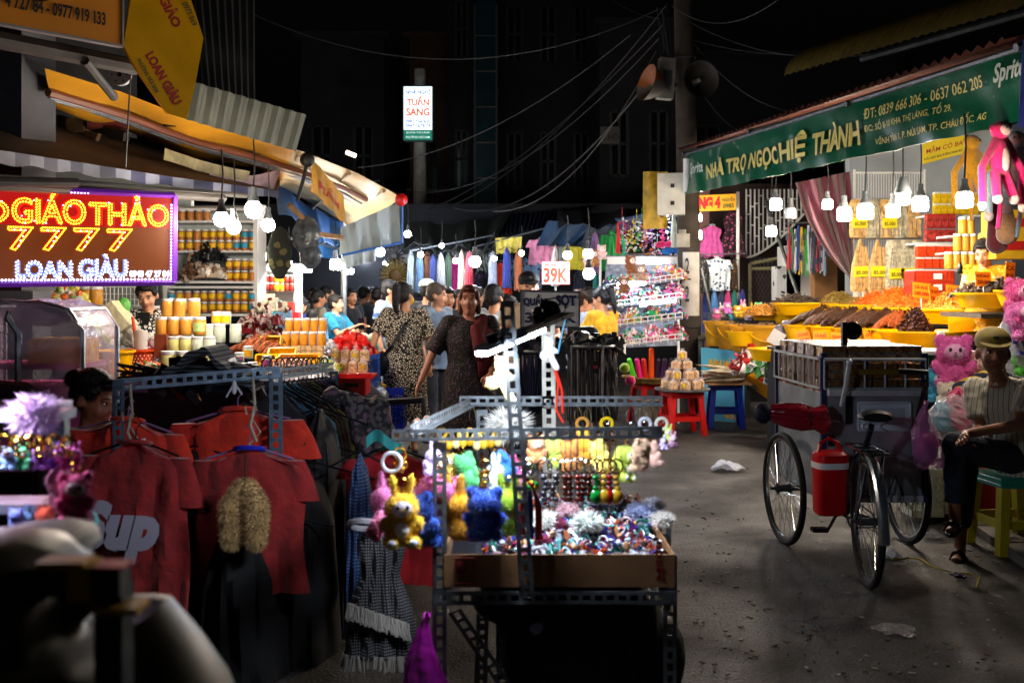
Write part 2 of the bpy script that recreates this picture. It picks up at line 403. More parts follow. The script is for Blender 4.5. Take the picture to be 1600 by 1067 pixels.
# ------------------------------------------------------------------ dark house fronts behind the market
def facade(name,label,px0,px1,pyt,Y,mt,floors=3,cols=3,depth=6,trim=None,rz=0,balcony=False):
 a,c=G(px0,Y),G(px1,Y);w=(c-a).x;top=P(0,pyt,Y).z
 t=thing(name,label,'house',(a.x,Y,0))
 fh=3.2;nf=max(1,int(top/fh));cw=w/cols
 b=MB();hole_w=cw*.5;hz0,hz1=.9,2.4
 # wall built round its openings
 for f in range(nf+1):
  z0=f*fh;z1=min(top,z0+fh)
  if z1-z0<.3:continue
  if z1-z0<2.6 or f == 0:
   b.box((w/2,.1,(z0+z1)/2),(w,.2,z1-z0));continue
  b.box((w/2,.1,z0+hz0/2),(w,.2,hz0));b.box((w/2,.1,(z0+hz1+z1)/2),(w,.2,z1-z0-hz1))
  for c_ in range(cols+1):
   x0=0 if c_ == 0 else c_*cw-(cw-hole_w)/2;x1=w if c_ == cols else c_*cw+(cw-hole_w)/2
   b.box(((x0+x1)/2,.1,z0+(hz0+hz1)/2),(x1-x0,.2,hz1-hz0))
 b.box((.1,depth/2+.2,top/2),(.2,depth,top));b.box((w-.1,depth/2+.2,top/2),(.2,depth,top))
 b.obj('wall',mt,t,smooth=False)
 r=MB();r.box((w/2,depth/2,top+.06),(w+.3,depth+.4,.12));r.obj('roof_slab',mt,t,smooth=False)
 WD=mat('dark_window_glass','#05070a',.15);FR=mat('window_trim',trim or '#1c1f22',.6)
 for f in range(1,nf+1):
  z0=f*fh
  if min(top,z0+fh)-z0<2.6:continue
  for c_ in range(cols):
   cx=(c_+.5)*cw
   fb=MB();hw=hole_w/2
   for sx in (-1,0,1):fb.box((cx+sx*(hw-.03),.09,z0+1.65),(.06,.1,1.5))
   for zz in (.93,1.65,2.37):fb.box((cx,.085,z0+zz),(hole_w-.02,.09,.05))
   fo=fb.obj('window',FR,t,smooth=False)
   g=MB();g.box((cx,.14,z0+1.65),(hole_w-.06,.01,1.46));g.obj('pane',WD,fo,smooth=False)
  if balcony:
   bb=MB();bb.box((w/2,-.4,z0+.06),(w,.8,.12));bo=bb.obj('balcony',mt,t,smooth=False)
   rb=MB();rb.box((w/2,-.78,z0+.95),(w,.04,.04))
   for i in range(int(w/.15)):rb.box((.05+i*.15,-.78,z0+.53),(.02,.02,.82))
   rb.obj('railing',DARKSTEEL,bo,smooth=False)
 return t
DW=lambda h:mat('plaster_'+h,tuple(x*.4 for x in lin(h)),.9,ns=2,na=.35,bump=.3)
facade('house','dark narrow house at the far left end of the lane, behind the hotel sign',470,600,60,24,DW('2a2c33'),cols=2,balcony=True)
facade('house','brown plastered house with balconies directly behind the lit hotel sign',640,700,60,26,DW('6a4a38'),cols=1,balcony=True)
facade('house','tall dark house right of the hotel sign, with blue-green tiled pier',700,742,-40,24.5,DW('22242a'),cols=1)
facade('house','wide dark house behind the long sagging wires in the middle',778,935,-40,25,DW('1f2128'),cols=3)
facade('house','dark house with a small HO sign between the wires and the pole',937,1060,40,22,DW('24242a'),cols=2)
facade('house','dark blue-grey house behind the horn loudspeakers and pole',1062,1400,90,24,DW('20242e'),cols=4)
# tiled pier with bluish shine
t=thing('pier','tall blue-green tiled pier rising above the middle stalls','pier',tuple(G(742,23.8)))
TEAL=mat('teal_tile','#0e2c32',.25,ns=3,na=.3)
b=MB();w=34*23.8/F;b.box((w/2,.6,4),(w*.9,1.2,8));b.obj('core',CONC,t,smooth=False)
tile=MB();tile.box((0,0,0),(w*.98,.03,.82));tm=tile.mesh('tile',TEAL,False)
for i in range(10):
 o=bpy.data.objects.new('tile',tm);COL.objects.link(o);o.parent=t;o.location=(w/2,-.02,.45+i*.85)
b=MB();b.box((w*1.0,-.05,4.2),(.05,.1,8.4));b.box((0,-.05,4.2),(.05,.1,8.4));b.obj('edge_strip',mat('pale_trim','#30383c',.5),t,smooth=False)
# small dark HO sign
def flat_sign(name,label,c0,c1,c2,c3,mt,th=.03,cat='sign',frame=None,fw=.03):
 """rectangular board: corners c0 bottom-left, c1 bottom-right, c2 top-right, c3 top-left"""
 c0,c1,c2,c3=map(V,(c0,c1,c2,c3));base=(c0+c1)/2
 t=thing(name,label,cat,base)
 L=[p-base for p in (c0,c1,c2,c3)]
 n=(L[1]-L[0]).cross(L[3]-L[0]).normalized()
 b=MB();vs=L+[p-n*th for p in L]
 b.add(vs,[(0,1,2,3),(7,6,5,4),(0,4,5,1),(1,5,6,2),(2,6,7,3),(3,7,4,0)]);b.obj('board',mt,t,smooth=False)
 fn=lambda x,y:L[0].lerp(L[1],x).lerp(L[3].lerp(L[2],x),y)+n*(.006 if (c0-c1).length<.7 else .012)
 if frame:
  fb=MB()
  for i in range(4):
   p,q=L[i],L[(i+1) % 4];d=(q-p).normalized();s=d.cross(n)*fw
   fb.add([p-d*fw+n*.012-s*0,q+d*fw+n*.012,q+d*fw+n*.012+s,p-d*fw+n*.012+s,
     p-d*fw-n*(th+.004),q+d*fw-n*(th+.004),q+d*fw-n*(th+.004)+s,p-d*fw-n*(th+.004)+s],
                   [(0,1,2,3),(7,6,5,4),(0,4,5,1),(1,5,6,2),(2,6,7,3),(3,7,4,0)])
  fb.obj('frame',frame,t,smooth=False)
 return t,fn
t,fn=flat_sign('wall_sign','small dim sign reading HO on the dark house left of the pole',P(938,225,21.7),P(968,225,21.7),P(968,198,21.7),P(938,198,21.7),mat('dim_sign_face','#55524c',.8))
write(fn,'9 HỘ',.08,.95,.15,.65,BLACKM,t)
# hotel sign: lit box on a bracket
t,fn=flat_sign('hotel_sign','tall lit sign reading NHA NGHI TUAN SANG high over the lane',P(631,219,20),P(675,219,20),P(675,136,20),P(631,136,20),
                  mat('sign_lightbox','#e8f0f0',.5,emis=1.15,ecol='#e4fbff'),th=.18,frame=mat('sign_rim','#4f6a66',.4),fw=.02)
def lit(h,s=.5):return mat('ink_'+h+str(s),'#'+h,.6,emis=s)
write(fn,'NHÀ NGHỈ',.06,.94,.86,.965,lit('2030c0'),t,.03)
write(fn,'TUẤN',.1,.9,.64,.84,lit('f0502c',.9),t,.04)
write(fn,'SANG',.08,.92,.45,.60,lit('f0502c',.9),t,.04)
write(fn,'0982 556 620',.05,.95,.315,.385,lit('2030c0'),t,.03)
write(fn,'0947 2678 79',.05,.95,.23,.30,lit('2030c0'),t,.03)
b=MB();b.sheet(lambda u,v:fn(.0+u,.0+v*.19)+V((0,-.004,0)),1,1,.002);b.obj('green_band',lit('1c7a66',.5),t,smooth=False)
for s_,y in (('20 KHA THỊ LÀNG',.11),('PHƯỜNG NÚI SAM',.03)):
 write(lambda x,y_:fn(x,y_)+V((0,-.01,0)),s_,.08,.92,y,y+.055,lit('d8f0ea',.5),t,.02)
b=MB();b.box((0,.35,.8),(.06,.6,.06));b.box((0,.35,.2),(.06,.6,.06));b.obj('bracket',DARKSTEEL,t,smooth=False)
b=MB();b.cyl((0,0,0),(0,0,6.2),.16,.12,12);tag(b.obj('utility_pole',CONC,loc=G(656,20.8)),'thin concrete pole carrying the lit hotel sign','pole')
# distant fluorescent tube
b=MB();b.cyl(P(541,238,19),P(556,244,19),.035,n=8)
tag(b.obj('tube_light',mat('tube_warm','#ffffff',.3,emis=9,ecol='#ffd9b0')),'short warm tube lamp glowing far down the lane under the awnings','lamp')
# ------------------------------------------------------------------ main pole
POLE=mat('weathered_concrete','#3c352d',.9,ns=5,na=.35,bump=.5)
t=thing('utility_pole','grey concrete utility pole with painted 2/2 plate, beside the green banner','pole',G(1079,13))
b=MB();b.tube([(0,0,0),(-.03,0,2.6),(-.10,0,5.4),(-.16,0,8)],[.155,.145,.12,.10],16);b.obj('shaft',POLE,t)
b=MB();b.sheet(lambda u,v:V((-.155*sin((u-.35)*1.9)-.005,-.16*cos((u-.35)*1.9),1.25+v*.82)),6,2,.004,nrm=V((0,-1,0)));b.obj('painted_plate',mat('plate_white','#bdbab2',.8,ns=8,na=.15),t)
fnp=lambda x,y:V((-.155+.16*x,-.168,1.25+y*.82))
for s_,y in (('2',.66),('2',.22)):write(fnp,s_,.35,.68,y,y+.25,BLACKM,t,.02)
b=MB();b.box((-.075,-.17,1.72),(.1,.004,.018));b.obj('painted_bar',BLACKM,t,smooth=False)
for z in (1.1,2.25,2.95,4.6):
 b=MB();b.ring((-.03-.02*(z-2),0,z),.165-.005*z,.008,'z',20,4);b.obj('metal_strap',DARKSTEEL,t)
b=MB();b.box((0,0,0),(.34,.22,.52))
for z in (-.12,.1):b.box((.02,-.115,z),(.05,.02,.05),1)
o=b.obj('junction_box',[mat('box_ivory','#c4c2b4',.5,ns=6,na=.15),BLACKM],loc=P(1049,304,12.75),rot=(0,0,R(-12)),smooth=False);tag(o,'ivory electrical box strapped to the concrete pole left of the green banner','electrical box')
b=MB();b.sheet(lambda u,v:V((u*.32-.16,.03*sin(u*7+v*3),v*.75-.4)),6,6,.004);o=b.obj('plastic_wrap',mat('yellow_wrap','#a8861c',.5,ns=9,na=.4,bump=.6),loc=P(1024,310,13.1));tag(o,'crumpled yellow plastic sheet hanging behind the ivory electrical box','plastic sheet')
b=MB();b.box((0,0,0),(.17,.15,.17));b.cyl((0,0,.08),(0,0,.14),.05,n=8);o=b.obj('meter_box',mat('box_dirty','#8f8c80',.6,ns=9,na=.3),loc=P(1066,376,12.8),smooth=False);tag(o,'small grey meter box on the pole just above the 2/2 plate','meter box')
b=MB();b.box((0,0,0),(.2,.14,.52));b.box((0,-.075,0),(.12,.012,.2),1);o=b.obj('switch_box',[mat('box_grey','#77746a',.6,ns=7,na=.3),DARKSTEEL],loc=P(1040,124,12.8),rot=(0,R(4),R(8)),smooth=False);tag(o,'grey switch box between the two horn loudspeakers on the pole','electrical box')
# horn loudspeakers
HORN=mat('horn_grey','#39352f',.6,ns=5,na=.3)
t=thing('loudspeaker','grey horn loudspeaker facing the camera, right of the pole top','loudspeaker',P(1090,127,12.8))
b=MB();pr=[(.235,-.12),(.24,-.125),(.225,-.10),(.19,-.02),(.13,.06),(.07,.13),(.05,.2),(.03,.2),(.05,.12),(.11,.06),(.175,-.02),(.22,-.11)]
rot=Matrix.Rotation(R(12),3,'Z')
def hornpt(r,y,k,n=24):return rot @ V((r*cos(2*pi*k/n),y,r*sin(2*pi*k/n)))
b.loft([[hornpt(r,y,k) for k in range(24)] for r,y in pr],close=True);b.obj('horn',HORN,t)
b=MB();b.cyl(rot @ V((0,.15,0)),rot @ V((0,-.05,0)),.05,.025,12);b.ell(rot @ V((0,-.05,0)),.03);b.obj('driver_cone',mat('horn_core','#8d877b',.5),t)
b=MB();b.cyl((-.02,.2,0),(-.25,.25,0),.015);b.obj('bracket',DARKSTEEL,t)
t=thing('loudspeaker','orange and white horn loudspeaker seen from its side, left of the pole','loudspeaker',P(1023,134,12.7))
rot=Matrix.Rotation(R(-70),3,'Z') @ Matrix.Rotation(R(-14),3,'X')
b=MB();b.loft([[hornpt(r,y,k) for k in range(24)] for r,y in pr],close=True)
for i,f in enumerate(b.f):
 z=sum(b.v[q][2] for q in f)/4
 if z>.02:b.m[i]=1
b.obj('horn',[mat('horn_white','#5a5550',.6,ns=6,na=.25),mat('horn_orange','#8a4810',.5,ns=6,na=.3)],t)
b=MB();b.cyl((.12,.1,0),(.3,.1,0),.05);b.obj('driver',HORN,t)
# ------------------------------------------------------------------ overhead cables
WIRE=mat('cable_grey','#383838',.6);WIRED=mat('cable_dark','#1c1c1e',.6)
def cable(label,a,c,sag,r=.008,m=WIRE,n=18):
 a,c=V(a),V(c);pts=[a.lerp(c,i/n)-V((0,0,4*sag*(i/n)*(1-i/n))) for i in range(n+1)]
 b=MB();base=a;b.tube([p-base for p in pts],r*.8,5)
 return tag(b.obj('power_cable',m,loc=base),label,'cable','overhead cables of the lane')
pt=P(1030,15,12.9)
cable('pale cable sweeping from the top left across the whole sky to the pole top',P(330,-10,13),pt,.75,.010)
cable('grey cable falling from the pole top to the dark tarpaulin at lower left',P(985,55,12.9),P(560,262,15),.35)
cable('pale cable curving from beside the speakers down to the middle tarpaulins',P(1025,80,12.9),P(770,330,14),.55,.009)
cable('upper of the dark cables leading from the pole to the far left awnings',P(1040,10,13),P(640,340,20),.6,.012,WIRED)
cable('lower of the dark cables leading from the pole to the far left awnings',P(1035,40,13),P(650,335,19),.35,.012,WIRED)
cable('steep dark cable rising from the pole top out of the frame at the left',P(1030,30,13),P(900,-60,17),.2,.01,WIRED)
cable('pale cable curving from the pole top up to the right edge of the sky',P(1050,10,12.9),P(1230,-12,11),.28,.008)
cable('dim cable sagging from the pole to the yellow ribbed roof edge',P(1060,25,13),P(1420,72,11),.3,.01,WIRED)
cable('dim cable from the pole running right above the speakers to the roof',P(1055,55,13),P(1500,40,11.5),.3,.008,WIRED)
cable('dim cable dropping from the speakers to the red edge over the green banner',P(1085,70,12.9),P(1250,176,12),.2,.008)
cable('thin pale cable ending in a hook above the green banner',P(1100,150,12.9),P(1168,212,12.4),.08,.006)
cable('cable from the middle awnings down to the bulbs left of the pole',P(905,345,15),P(1040,335,13),.25,.008)
cable('twin grey cable sagging above the dark tarpaulin in the middle',P(1010,130,13),P(690,318,19),.7,.014)
cable('thin dark cable crossing behind the hotel sign toward the pole',P(600,290,20),P(1030,60,13),.8,.01,WIRED)
for i in range(7):
 cable(ORD[i]+' thin loop of the tangled wires round the top of the pole',P(1030+U(-6,12),U(5,30),12.85),P(1035+U(-20,20),U(80,115),12.8),U(.05,.22)*(1 if i % 2 else-1),.006,WIRE if i % 3 else WIRED)
# ------------------------------------------------------------------ builders of repeated things
def make_bulb(label,pos,d=.12,cord=.5,m=None,group='lit bulbs on cords',collar='#4c5054',tee=True):
 t=thing('bulb',label,'light bulb',pos,0,group)
 b=MB();r=d/2
 if tee:b.lathe([(r*.3,-r*1.02),(r*.85,-r),(r,-r*.8),(r,r*.5),(r*.8,r*.85),(r*.45,r*1.0)],n=14)
 else:b.ell((0,0,0),(r,r,r),n=14,k=10)
 b.obj('globe',m or BULB,t)
 b=MB();b.lathe([(r*.72,r*.9),(r*.62,r*1.3),(r*.4,r*1.9),(r*.4,r*2.6),(r*.12,r*2.7)],n=12);b.obj('socket',mat('bulb_collar'+collar,collar,.5),t)
 b=MB();b.tube([(0,0,r*2.6),(.01,0,r*2.6+cord*.5),(0,0,r*2.6+cord)],.006,5);b.obj('cord',BLACKM,t)
 return t
_pl={}
FACEM=mat('plush_face','#f3e6e2',.8,ns=40,na=.06);PINKN=mat('plush_blush','#d98fa0',.8)
def plush(label,loc,size=.18,col='#f0c020',ears='round',face='#f3e6e2',yaw=0,tilt=0,roll=0,cat='plush toy',group=None,belly=None,tufts=2600,ring=True,name='plush_toy',string=.0):
 """soft toy, size tall, hung by a ring or sitting; faces the camera at yaw 0"""
 key=(ears,tufts,belly is not None)
 if key not in _pl:
  t=thing(name,label,cat);b=MB()
  b.ell((0,0,.24),(.22,.18,.25));b.ell((0,-.01,.60),(.27,.23,.23))                       # body, head
  for s in (-1,1):
   b.ell((s*.17,-.12,.08),(.12,.16,.10));b.ell((s*.24,-.05,.32),(.085,.1,.15),rot=Matrix.Rotation(s*.5,3,'Y'))
   if ears == 'round':b.ell((s*.2,.0,.79),(.10,.06,.10))
   elif ears == 'long':b.ell((s*.13,.02,.93),(.07,.05,.2),rot=Matrix.Rotation(s*.2,3,'Y'))
   elif ears == 'droop':b.ell((s*.29,.02,.58),(.08,.1,.26),rot=Matrix.Rotation(-s*.25,3,'Y'))
  o=voxel(b,'fur_body',fur('#ffffff'),t,.03,1);fuzz(o,tufts,.05,.009,seed=len(_pl))
  f=MB();f.ell((0,-.13,.60),(.185,.125,.155));fo=f.obj('face',FACEM,t)
  e=MB()
  for s in (-1,1):e.ell((s*.075,-.245,.635),(.026,.02,.036),n=10,k=6)
  e.ell((0,-.262,.585),(.016,.012,.012),n=8,k=5);e.tube([(-.03,-.252,.555),(0,-.258,.54),(.03,-.252,.555)],.006,5)
  e.obj('eyes_and_mouth',BLACKP,t)
  if belly is not None:
   q=MB();q.ell((0,-.10,.25),(.13,.1,.15))
   for s in (-1,1):q.ell((s*.17,-.25,.08),(.07,.04,.06))
   q.obj('pale_patches',mat('plush_belly','#dfe3f2',.9,ns=40,na=.1),t)
  g=MB();g.ring((0,0,.98),.075,.012,'y',16,5);g.tube([(0,0,.82),(0,0,.91)],.012,5);g.obj('key_ring',GOLD,t)
  _pl[key]=t;first=True
 t0=_pl[key]
 if not t0.get('_used'):
  t=t0;t['_used']=1;t['label']=label
 else:
  t=dup(t0,label=label)
  if '_used' in t:del t['_used']
 t.location=loc;t.rotation_euler=(tilt,roll,yaw);t.scale=(size,size,size)
 if group:t['group']=group
 elif 'group' in t:del t['group']
 sw={'fur_ffffff':fur(col),'plush_face':mat('felt_'+face.lstrip('#'),face,.85,ns=40,na=.06)}
 recolor(t,sw)
 if not ring:
  for ch in list(t.children):
   if ch.name.startswith('key_ring'):bpy.data.objects.remove(ch)
 return t
def tub(name,label,cat,pos,r0,r1,h,m,group=None,n=24,rim=.012,sx=1,sy=1,rz=0,th=.006):
 b=MB();b.lathe([(r0*.2,0),(r0,0),(r1,h),(r1+rim,h),(r1+rim,h-rim),(r1+rim+.002,h+.004),(r1-th,h+.004),(r0-th,th),(r0*.2,th)],n=n,sx=sx,sy=sy)
 return tag(b.obj(name,m,loc=pos,rot=(0,0,rz)),label,cat,group)
def jar(label,pos,r,h,content,group,lid='#eef0f0',lab=None,square=False):
 t=thing('jar',label,'jar',pos,0,group);n=4 if square else 14
 b=MB();b.lathe([(r*.9,0),(r,h*.06),(r,h*.78),(r*.88,h*.86)],n=n);b.obj('jar_body',content,t,smooth=not square)
 b=MB();b.lathe([(r*.95,h*.84),(r*.97,h*.86),(r*.97,h*.985),(r*.9,h)],n=14);b.obj('lid',mat('lid_'+lid,lid,.35,spec=.6),t)
 if lab:
  b=MB();b.sheet(lambda u,v:V(((r+.002)*sin((u-.5)*2.2),-(r+.002)*cos((u-.5)*2.2),h*(.18+.5*v))),6,1,.001,nrm=V((0,-1,0)));b.obj('label',mat('jarlabel_'+lab,lab,.5,ns=40,na=.25),t)
 return t
def stool(label,pos,col,h=.46,w=.30,rz=0,group=None):
 m=plastic(col,.4);t=thing('stool',label,'stool',pos,rz,group)
 b=MB();b.box((0,0,h-.02),(w,w,.035));b.box((0,0,h-.05),(w*.98,w*.98,.03));o=b.obj('seat',m,t,smooth=False)
 bv=o.modifiers.new('bevel','BEVEL');bv.width=.008;bv.segments=2
 for sx in (-1,1):
  for sy in (-1,1):
   b=MB();a0=V((sx*w*.5,sy*w*.5,0));top=V((sx*w*.40,sy*w*.40,h-.05));q=.028
   b.loft([[p+V((dx*q,dy*q,0)) for dx,dy in ((-1,-1),(1,-1),(1,1),(-1,1))] for p in (a0,top)]);b.obj('leg',m,t,smooth=False)
 for k in range(4):
  a=Matrix.Rotation(k*pi/2,3,'Z');b=MB();p=a @ V((-w*.46,-w*.462,h*.33));q=a @ V((w*.46,-w*.462,h*.33));s=(q-p).normalized();nn=a @ V((0,-1,0))
  b.add([p-nn*.006,q-nn*.006,q+nn*.006,p+nn*.006]+[x+V((0,0,.05)) for x in (p-nn*.006,q-nn*.006,q+nn*.006,p+nn*.006)],[(0,3,2,1),(4,5,6,7),(0,1,5,4),(1,2,6,5),(2,3,7,6),(3,0,4,7)])
  b.obj('rail',m,t,smooth=False)
 return t
def crate(label,pos,w,d,h,col,cat='crate',rz=0,group=None,rows=5,cols=8):
 m=plastic(col,.4);t=thing('crate',label,cat,pos,rz,group)
 def side(p,q,n):
  b=MB();p,q,n=V(p),V(q),V(n);L=(q-p).length;dd=(q-p)/L
  def bar(x0,x1,z0,z1):
   a=p+dd*x0;c=p+dd*x1
   vs=[a+V((0,0,z0)),c+V((0,0,z0)),c+V((0,0,z1)),a+V((0,0,z1))];vs+=[x-n*.005 for x in vs]
   b.add(vs,[(0,1,2,3),(7,6,5,4),(0,4,5,1),(1,5,6,2),(2,6,7,3),(3,7,4,0)])
  bar(0,L,0,h*.14);bar(0,L,h*.84,h)
  for i in range(cols+1):x=L*i/cols;bar(max(0,x-L*.022),min(L,x+L*.022),h*.14,h*.84)
  for j in range(1,rows):z=h*(.14+.7*j/rows);bar(0,L,z-h*.02,z+h*.02)
  b.obj('side',m,t,smooth=False)
 hw,hd=w/2,d/2
 side((-hw,-hd,0),(hw,-hd,0),(0,-1,0));side((hw,-hd,0),(hw,hd,0),(1,0,0));side((hw,hd,0),(-hw,hd,0),(0,1,0));side((-hw,hd,0),(-hw,-hd,0),(-1,0,0))
 b=MB();b.box((0,0,.006),(w-.012,d-.012,.01));b.obj('bottom',m,t,smooth=False)
 return t
def shreds(name,label,cat,pos,rx,ry,h,col,n=420,ln=.05,w=.006,group=None,seed=3,peak=1.0,base=None,parent=None,flat=False):
 """a heap of small dried pieces: a core mound and many separate slips lying over it"""
 rnd=random.Random(seed);b=MB()
 prof=lambda r:h*max(0,1-r ** 1.6) ** (peak)
 b.loft([[V((rx*r*cos(2*pi*k/18),ry*r*sin(2*pi*k/18),prof(r)*.93)) for k in range(18)] for r in (1,.85,.65,.45,.25,.06)],caps=True)
 for i in range(n):
  r=math.sqrt(rnd.random())*.98;a=rnd.random()*2*pi
  p=V((rx*r*cos(a),ry*r*sin(a),prof(r)+rnd.uniform(-.005,.012)))
  d=V((rnd.uniform(-1,1),rnd.uniform(-1,1),rnd.uniform(-.5,.5))).normalized()*ln*rnd.uniform(.5,1.2)
  s=d.cross(V((rnd.uniform(-.3,.3),rnd.uniform(-.3,.3),1))).normalized()*w;u=V((0,0,w*rnd.uniform(.5,1.4)))
  q=p+d*.5+V((0,0,ln*.12));e=p+d
  b.add([p-s,p+s,q+s+u,q-s+u,e+s*.4,e-s*.4,q-u],[(0,1,2,3),(3,2,4,5),(0,6,1),(1,6,2),(2,6,4),(4,6,5),(5,6,3),(3,6,0)],1 if rnd.random()<.35 else 0)
 m1=mat('dried_'+col,col,.55,ns=25,na=.3,vary=0);c=lin(col);m2=mat('dried2_'+col,tuple(min(1,x*1.35+.02) for x in c),.5,ns=25,na=.3)
 return tag(b.obj(name,[m1,m2],parent,loc=pos,smooth=False),label,cat,group)
def heap(name,label,cat,pos,rx,ry,h,cols,n=300,s=.012,seed=1,group=None,kind=None,shape='box',parent=None,peak=.8):
 """heap of many little pieces in several colours"""
 rnd=random.Random(seed);b=MB()
 for i in range(n):
  r=math.sqrt(rnd.random());a=rnd.random()*2*pi;z=h*max(0,1-r*r) ** peak*rnd.uniform(.75,1.05)
  p=(rx*r*cos(a),ry*r*sin(a),z);rot=Euler((rnd.random()*6,rnd.random()*6,rnd.random()*6)).to_matrix();k=rnd.randrange(len(cols));q=s*rnd.uniform(.6,1.4)
  if shape == 'box':b.box(p,(q*2,q*1.2,q*.5),k,rot)
  else:b.ell(p,(q,q*.8,q*.6),k,6,4,rot)
 b.loft([[V((rx*r*cos(2*pi*k/14),ry*r*sin(2*pi*k/14),h*max(0,1-r*r) ** peak*.85)) for k in range(14)] for r in (1,.7,.4,.1)],m=0)
 return tag(b.obj(name,[mat('bit_'+str(c),c,.35,ns=30,na=.3) for c in cols],parent,loc=pos,smooth=shape != 'box'),label,cat,group,kind)
def hang_rings(kind,w,h,seed):
 rnd=random.Random(seed);ph=rnd.random()*6;rings=[];n=44;p2,p3=rnd.random()*6,rnd.random()*6
 pr={'shirt':[(0,.20,.03),(.04,.42,.05),(.12,.47,.07),(.35,.45,.08),(.7,.46,.08),(1,.48,.09)],
          'dress':[(0,.16,.03),(.04,.34,.05),(.15,.36,.07),(.38,.28,.08),(.6,.42,.12),(1,.55,.18)],
          'side':[(0,.04,.05),(.05,.10,.2),(.2,.16,.26),(.6,.18,.25),(1,.2,.28)],
          'skirt':[(0,.30,.06),(.08,.31,.08),(.5,.42,.12),(1,.52,.16)],
          'trousers':[(0,.3,.05),(.1,.34,.07),(.5,.3,.07),(1,.26,.06)]}[kind]
 for t,a,d in pr_interp(pr,18):
  amp=.05+.16*t
  def pt(q):
   x=cos(q);s=abs(sin(q)) ** .35
   f=sin(4.2*x*pi+ph+t*2.6)*amp*.20+sin(9*x+7*t+p2)*.018*(1-t*.5)+sin(13*x-16*t+p3)*.010+.02*sin((abs(x)*9-t*11)+ph)*(1-t)
   return V((w*a*x*(1+.04*sin(7*t+ph+2*x)),w*d*sin(q)*(1+.2*amp)+w*f*s,-h*t-h*.018*t*sin(6*x+p3)-h*.085*(1-t) ** 2*x*x))
  rings.append([pt(2*pi*k/n) for k in range(n)])
 return rings
def pr_interp(pr,n):
 out=[]
 for i in range(n+1):
  t=i/n
  for j in range(len(pr)-1):
   if pr[j][0] <= t <= pr[j+1][0]+1e-9:
    s=(t-pr[j][0])/(pr[j+1][0]-pr[j][0]);out.append((t,lerp(pr[j][1],pr[j+1][1],s),lerp(pr[j][2],pr[j+1][2],s)));break
 return out
def garment(kind,label,pos,w,h,m,cat=None,group=None,rz=0,sleeves=None,seed=None,name=None,sl=.5,hook=True,collar=None,mh=None,roll=0,long=False):
 """clothing on a hanger; pos is the top of the neck"""
 seed=random.randrange(9999) if seed is None else seed
 name=name or {'shirt':'shirt','dress':'dress','side':'garment','skirt':'skirt','trousers':'trousers'}[kind]
 cat=cat or name;t=thing(name,label,cat,pos,rz,group)
 if roll:t.rotation_euler[1]=roll
 b=MB();b.loft(hang_rings(kind,w,h,seed))
 if kind in ('shirt',) or sleeves:
  L=h*(sl if not long else .8)
  for s in (-1,1):
   a=V((s*w*.37,0,-h*.085));c=a+V((s*w*(.085 if not long else .05),0,-L*(.55 if not long else 1)))
   b.loft([[p+V((r*cos(q),r*.45*sin(q),0)) for q in [2*pi*k/12 for k in range(12)]] for p,r in ((a,w*.085),(a.lerp(c,.5),w*.115),(c,w*.12))])
 b.obj('cloth',m,t)
 if kind in ('shirt','dress'):
  c=MB();c.ring((0,0,-.004),w*.12,w*.018,'y',20,5,tilt=Matrix.Rotation(R(75),3,'X'));c.obj('neckline',collar or m,t)
 if hook:
  k=MB();k.tube([(0,0,-.02),(0,0,.05),(.02,0,.075),(0,0,.10),(-.02,0,.08)],.003,5)
  k.tube([(-w*.36,0,-h*.075),(0,0,.012),(w*.36,0,-h*.075)],.005,5);k.obj('hanger',mh or BLACKP,t)
 return t
def pack(label,pos,w,d,h,m,group,name='packet',cat='packet',rz=0,tie=True,lab=None):
 """cellophane bag filled with snacks, gathered at its top"""
 t=thing(name,label,cat,pos,rz,group);b=MB()
 b.loft([[V((x*w/2*a,y*d/2*a,z)) for x,y in ((-1,-.8),(-.8,-1),(.8,-1),(1,-.8),(1,.8),(.8,1),(-.8,1),(-1,.8))] for z,a in ((0,.85),(h*.1,1),(h*.6,1),(h*.74,.8))]);b.obj('contents',m,t,smooth=False)
 if tie:
  b=MB();b.loft([[V((r*cos(q)*(1+.15*sin(5*q)),r*.7*sin(q),z)) for q in [2*pi*k/14 for k in range(14)]] for z,r in ((h*.02,w*.53),(h*.66,w*.55),(h*.82,w*.3),(h*.86,w*.12),(h,w*.3))],caps=False);b.obj('bag_film',FILM,t)
 if lab:
  b=MB();b.cyl((0,-d*.57,h*.42),(0,-d*.60,h*.42),w*.26,n=12);b.obj('round_label',mat('lab_'+lab,lab,.5,ns=50,na=.5),t)
 return t
def tarp(name,label,cat,c,mt,nu=14,nv=8,sag=.05,rip=.015,th=.005,seed=0,group=None,k=5):
 """hung cloth between corner points c = bottom-left, bottom-right, top-right, top-left"""
 c=[V(p) for p in c];base=c[3];n=(c[1]-c[0]).cross(c[3]-c[0]).normalized();rnd=random.Random(seed);p1,p2=rnd.random()*6,rnd.random()*6
 fn=lambda u,v:c[0].lerp(c[1],u).lerp(c[3].lerp(c[2],u),v)-base+n*rip*(sin(u*k*3.1+p1)+.6*sin(u*k*7.3+v*2+p2))*(1.1-v*.6)-V((0,0,sag*4*u*(1-u)))
 b=MB();b.sheet(fn,nu,nv,th,nrm=n)
 return tag(b.obj(name,mt,loc=base),label,cat,group),fn,n
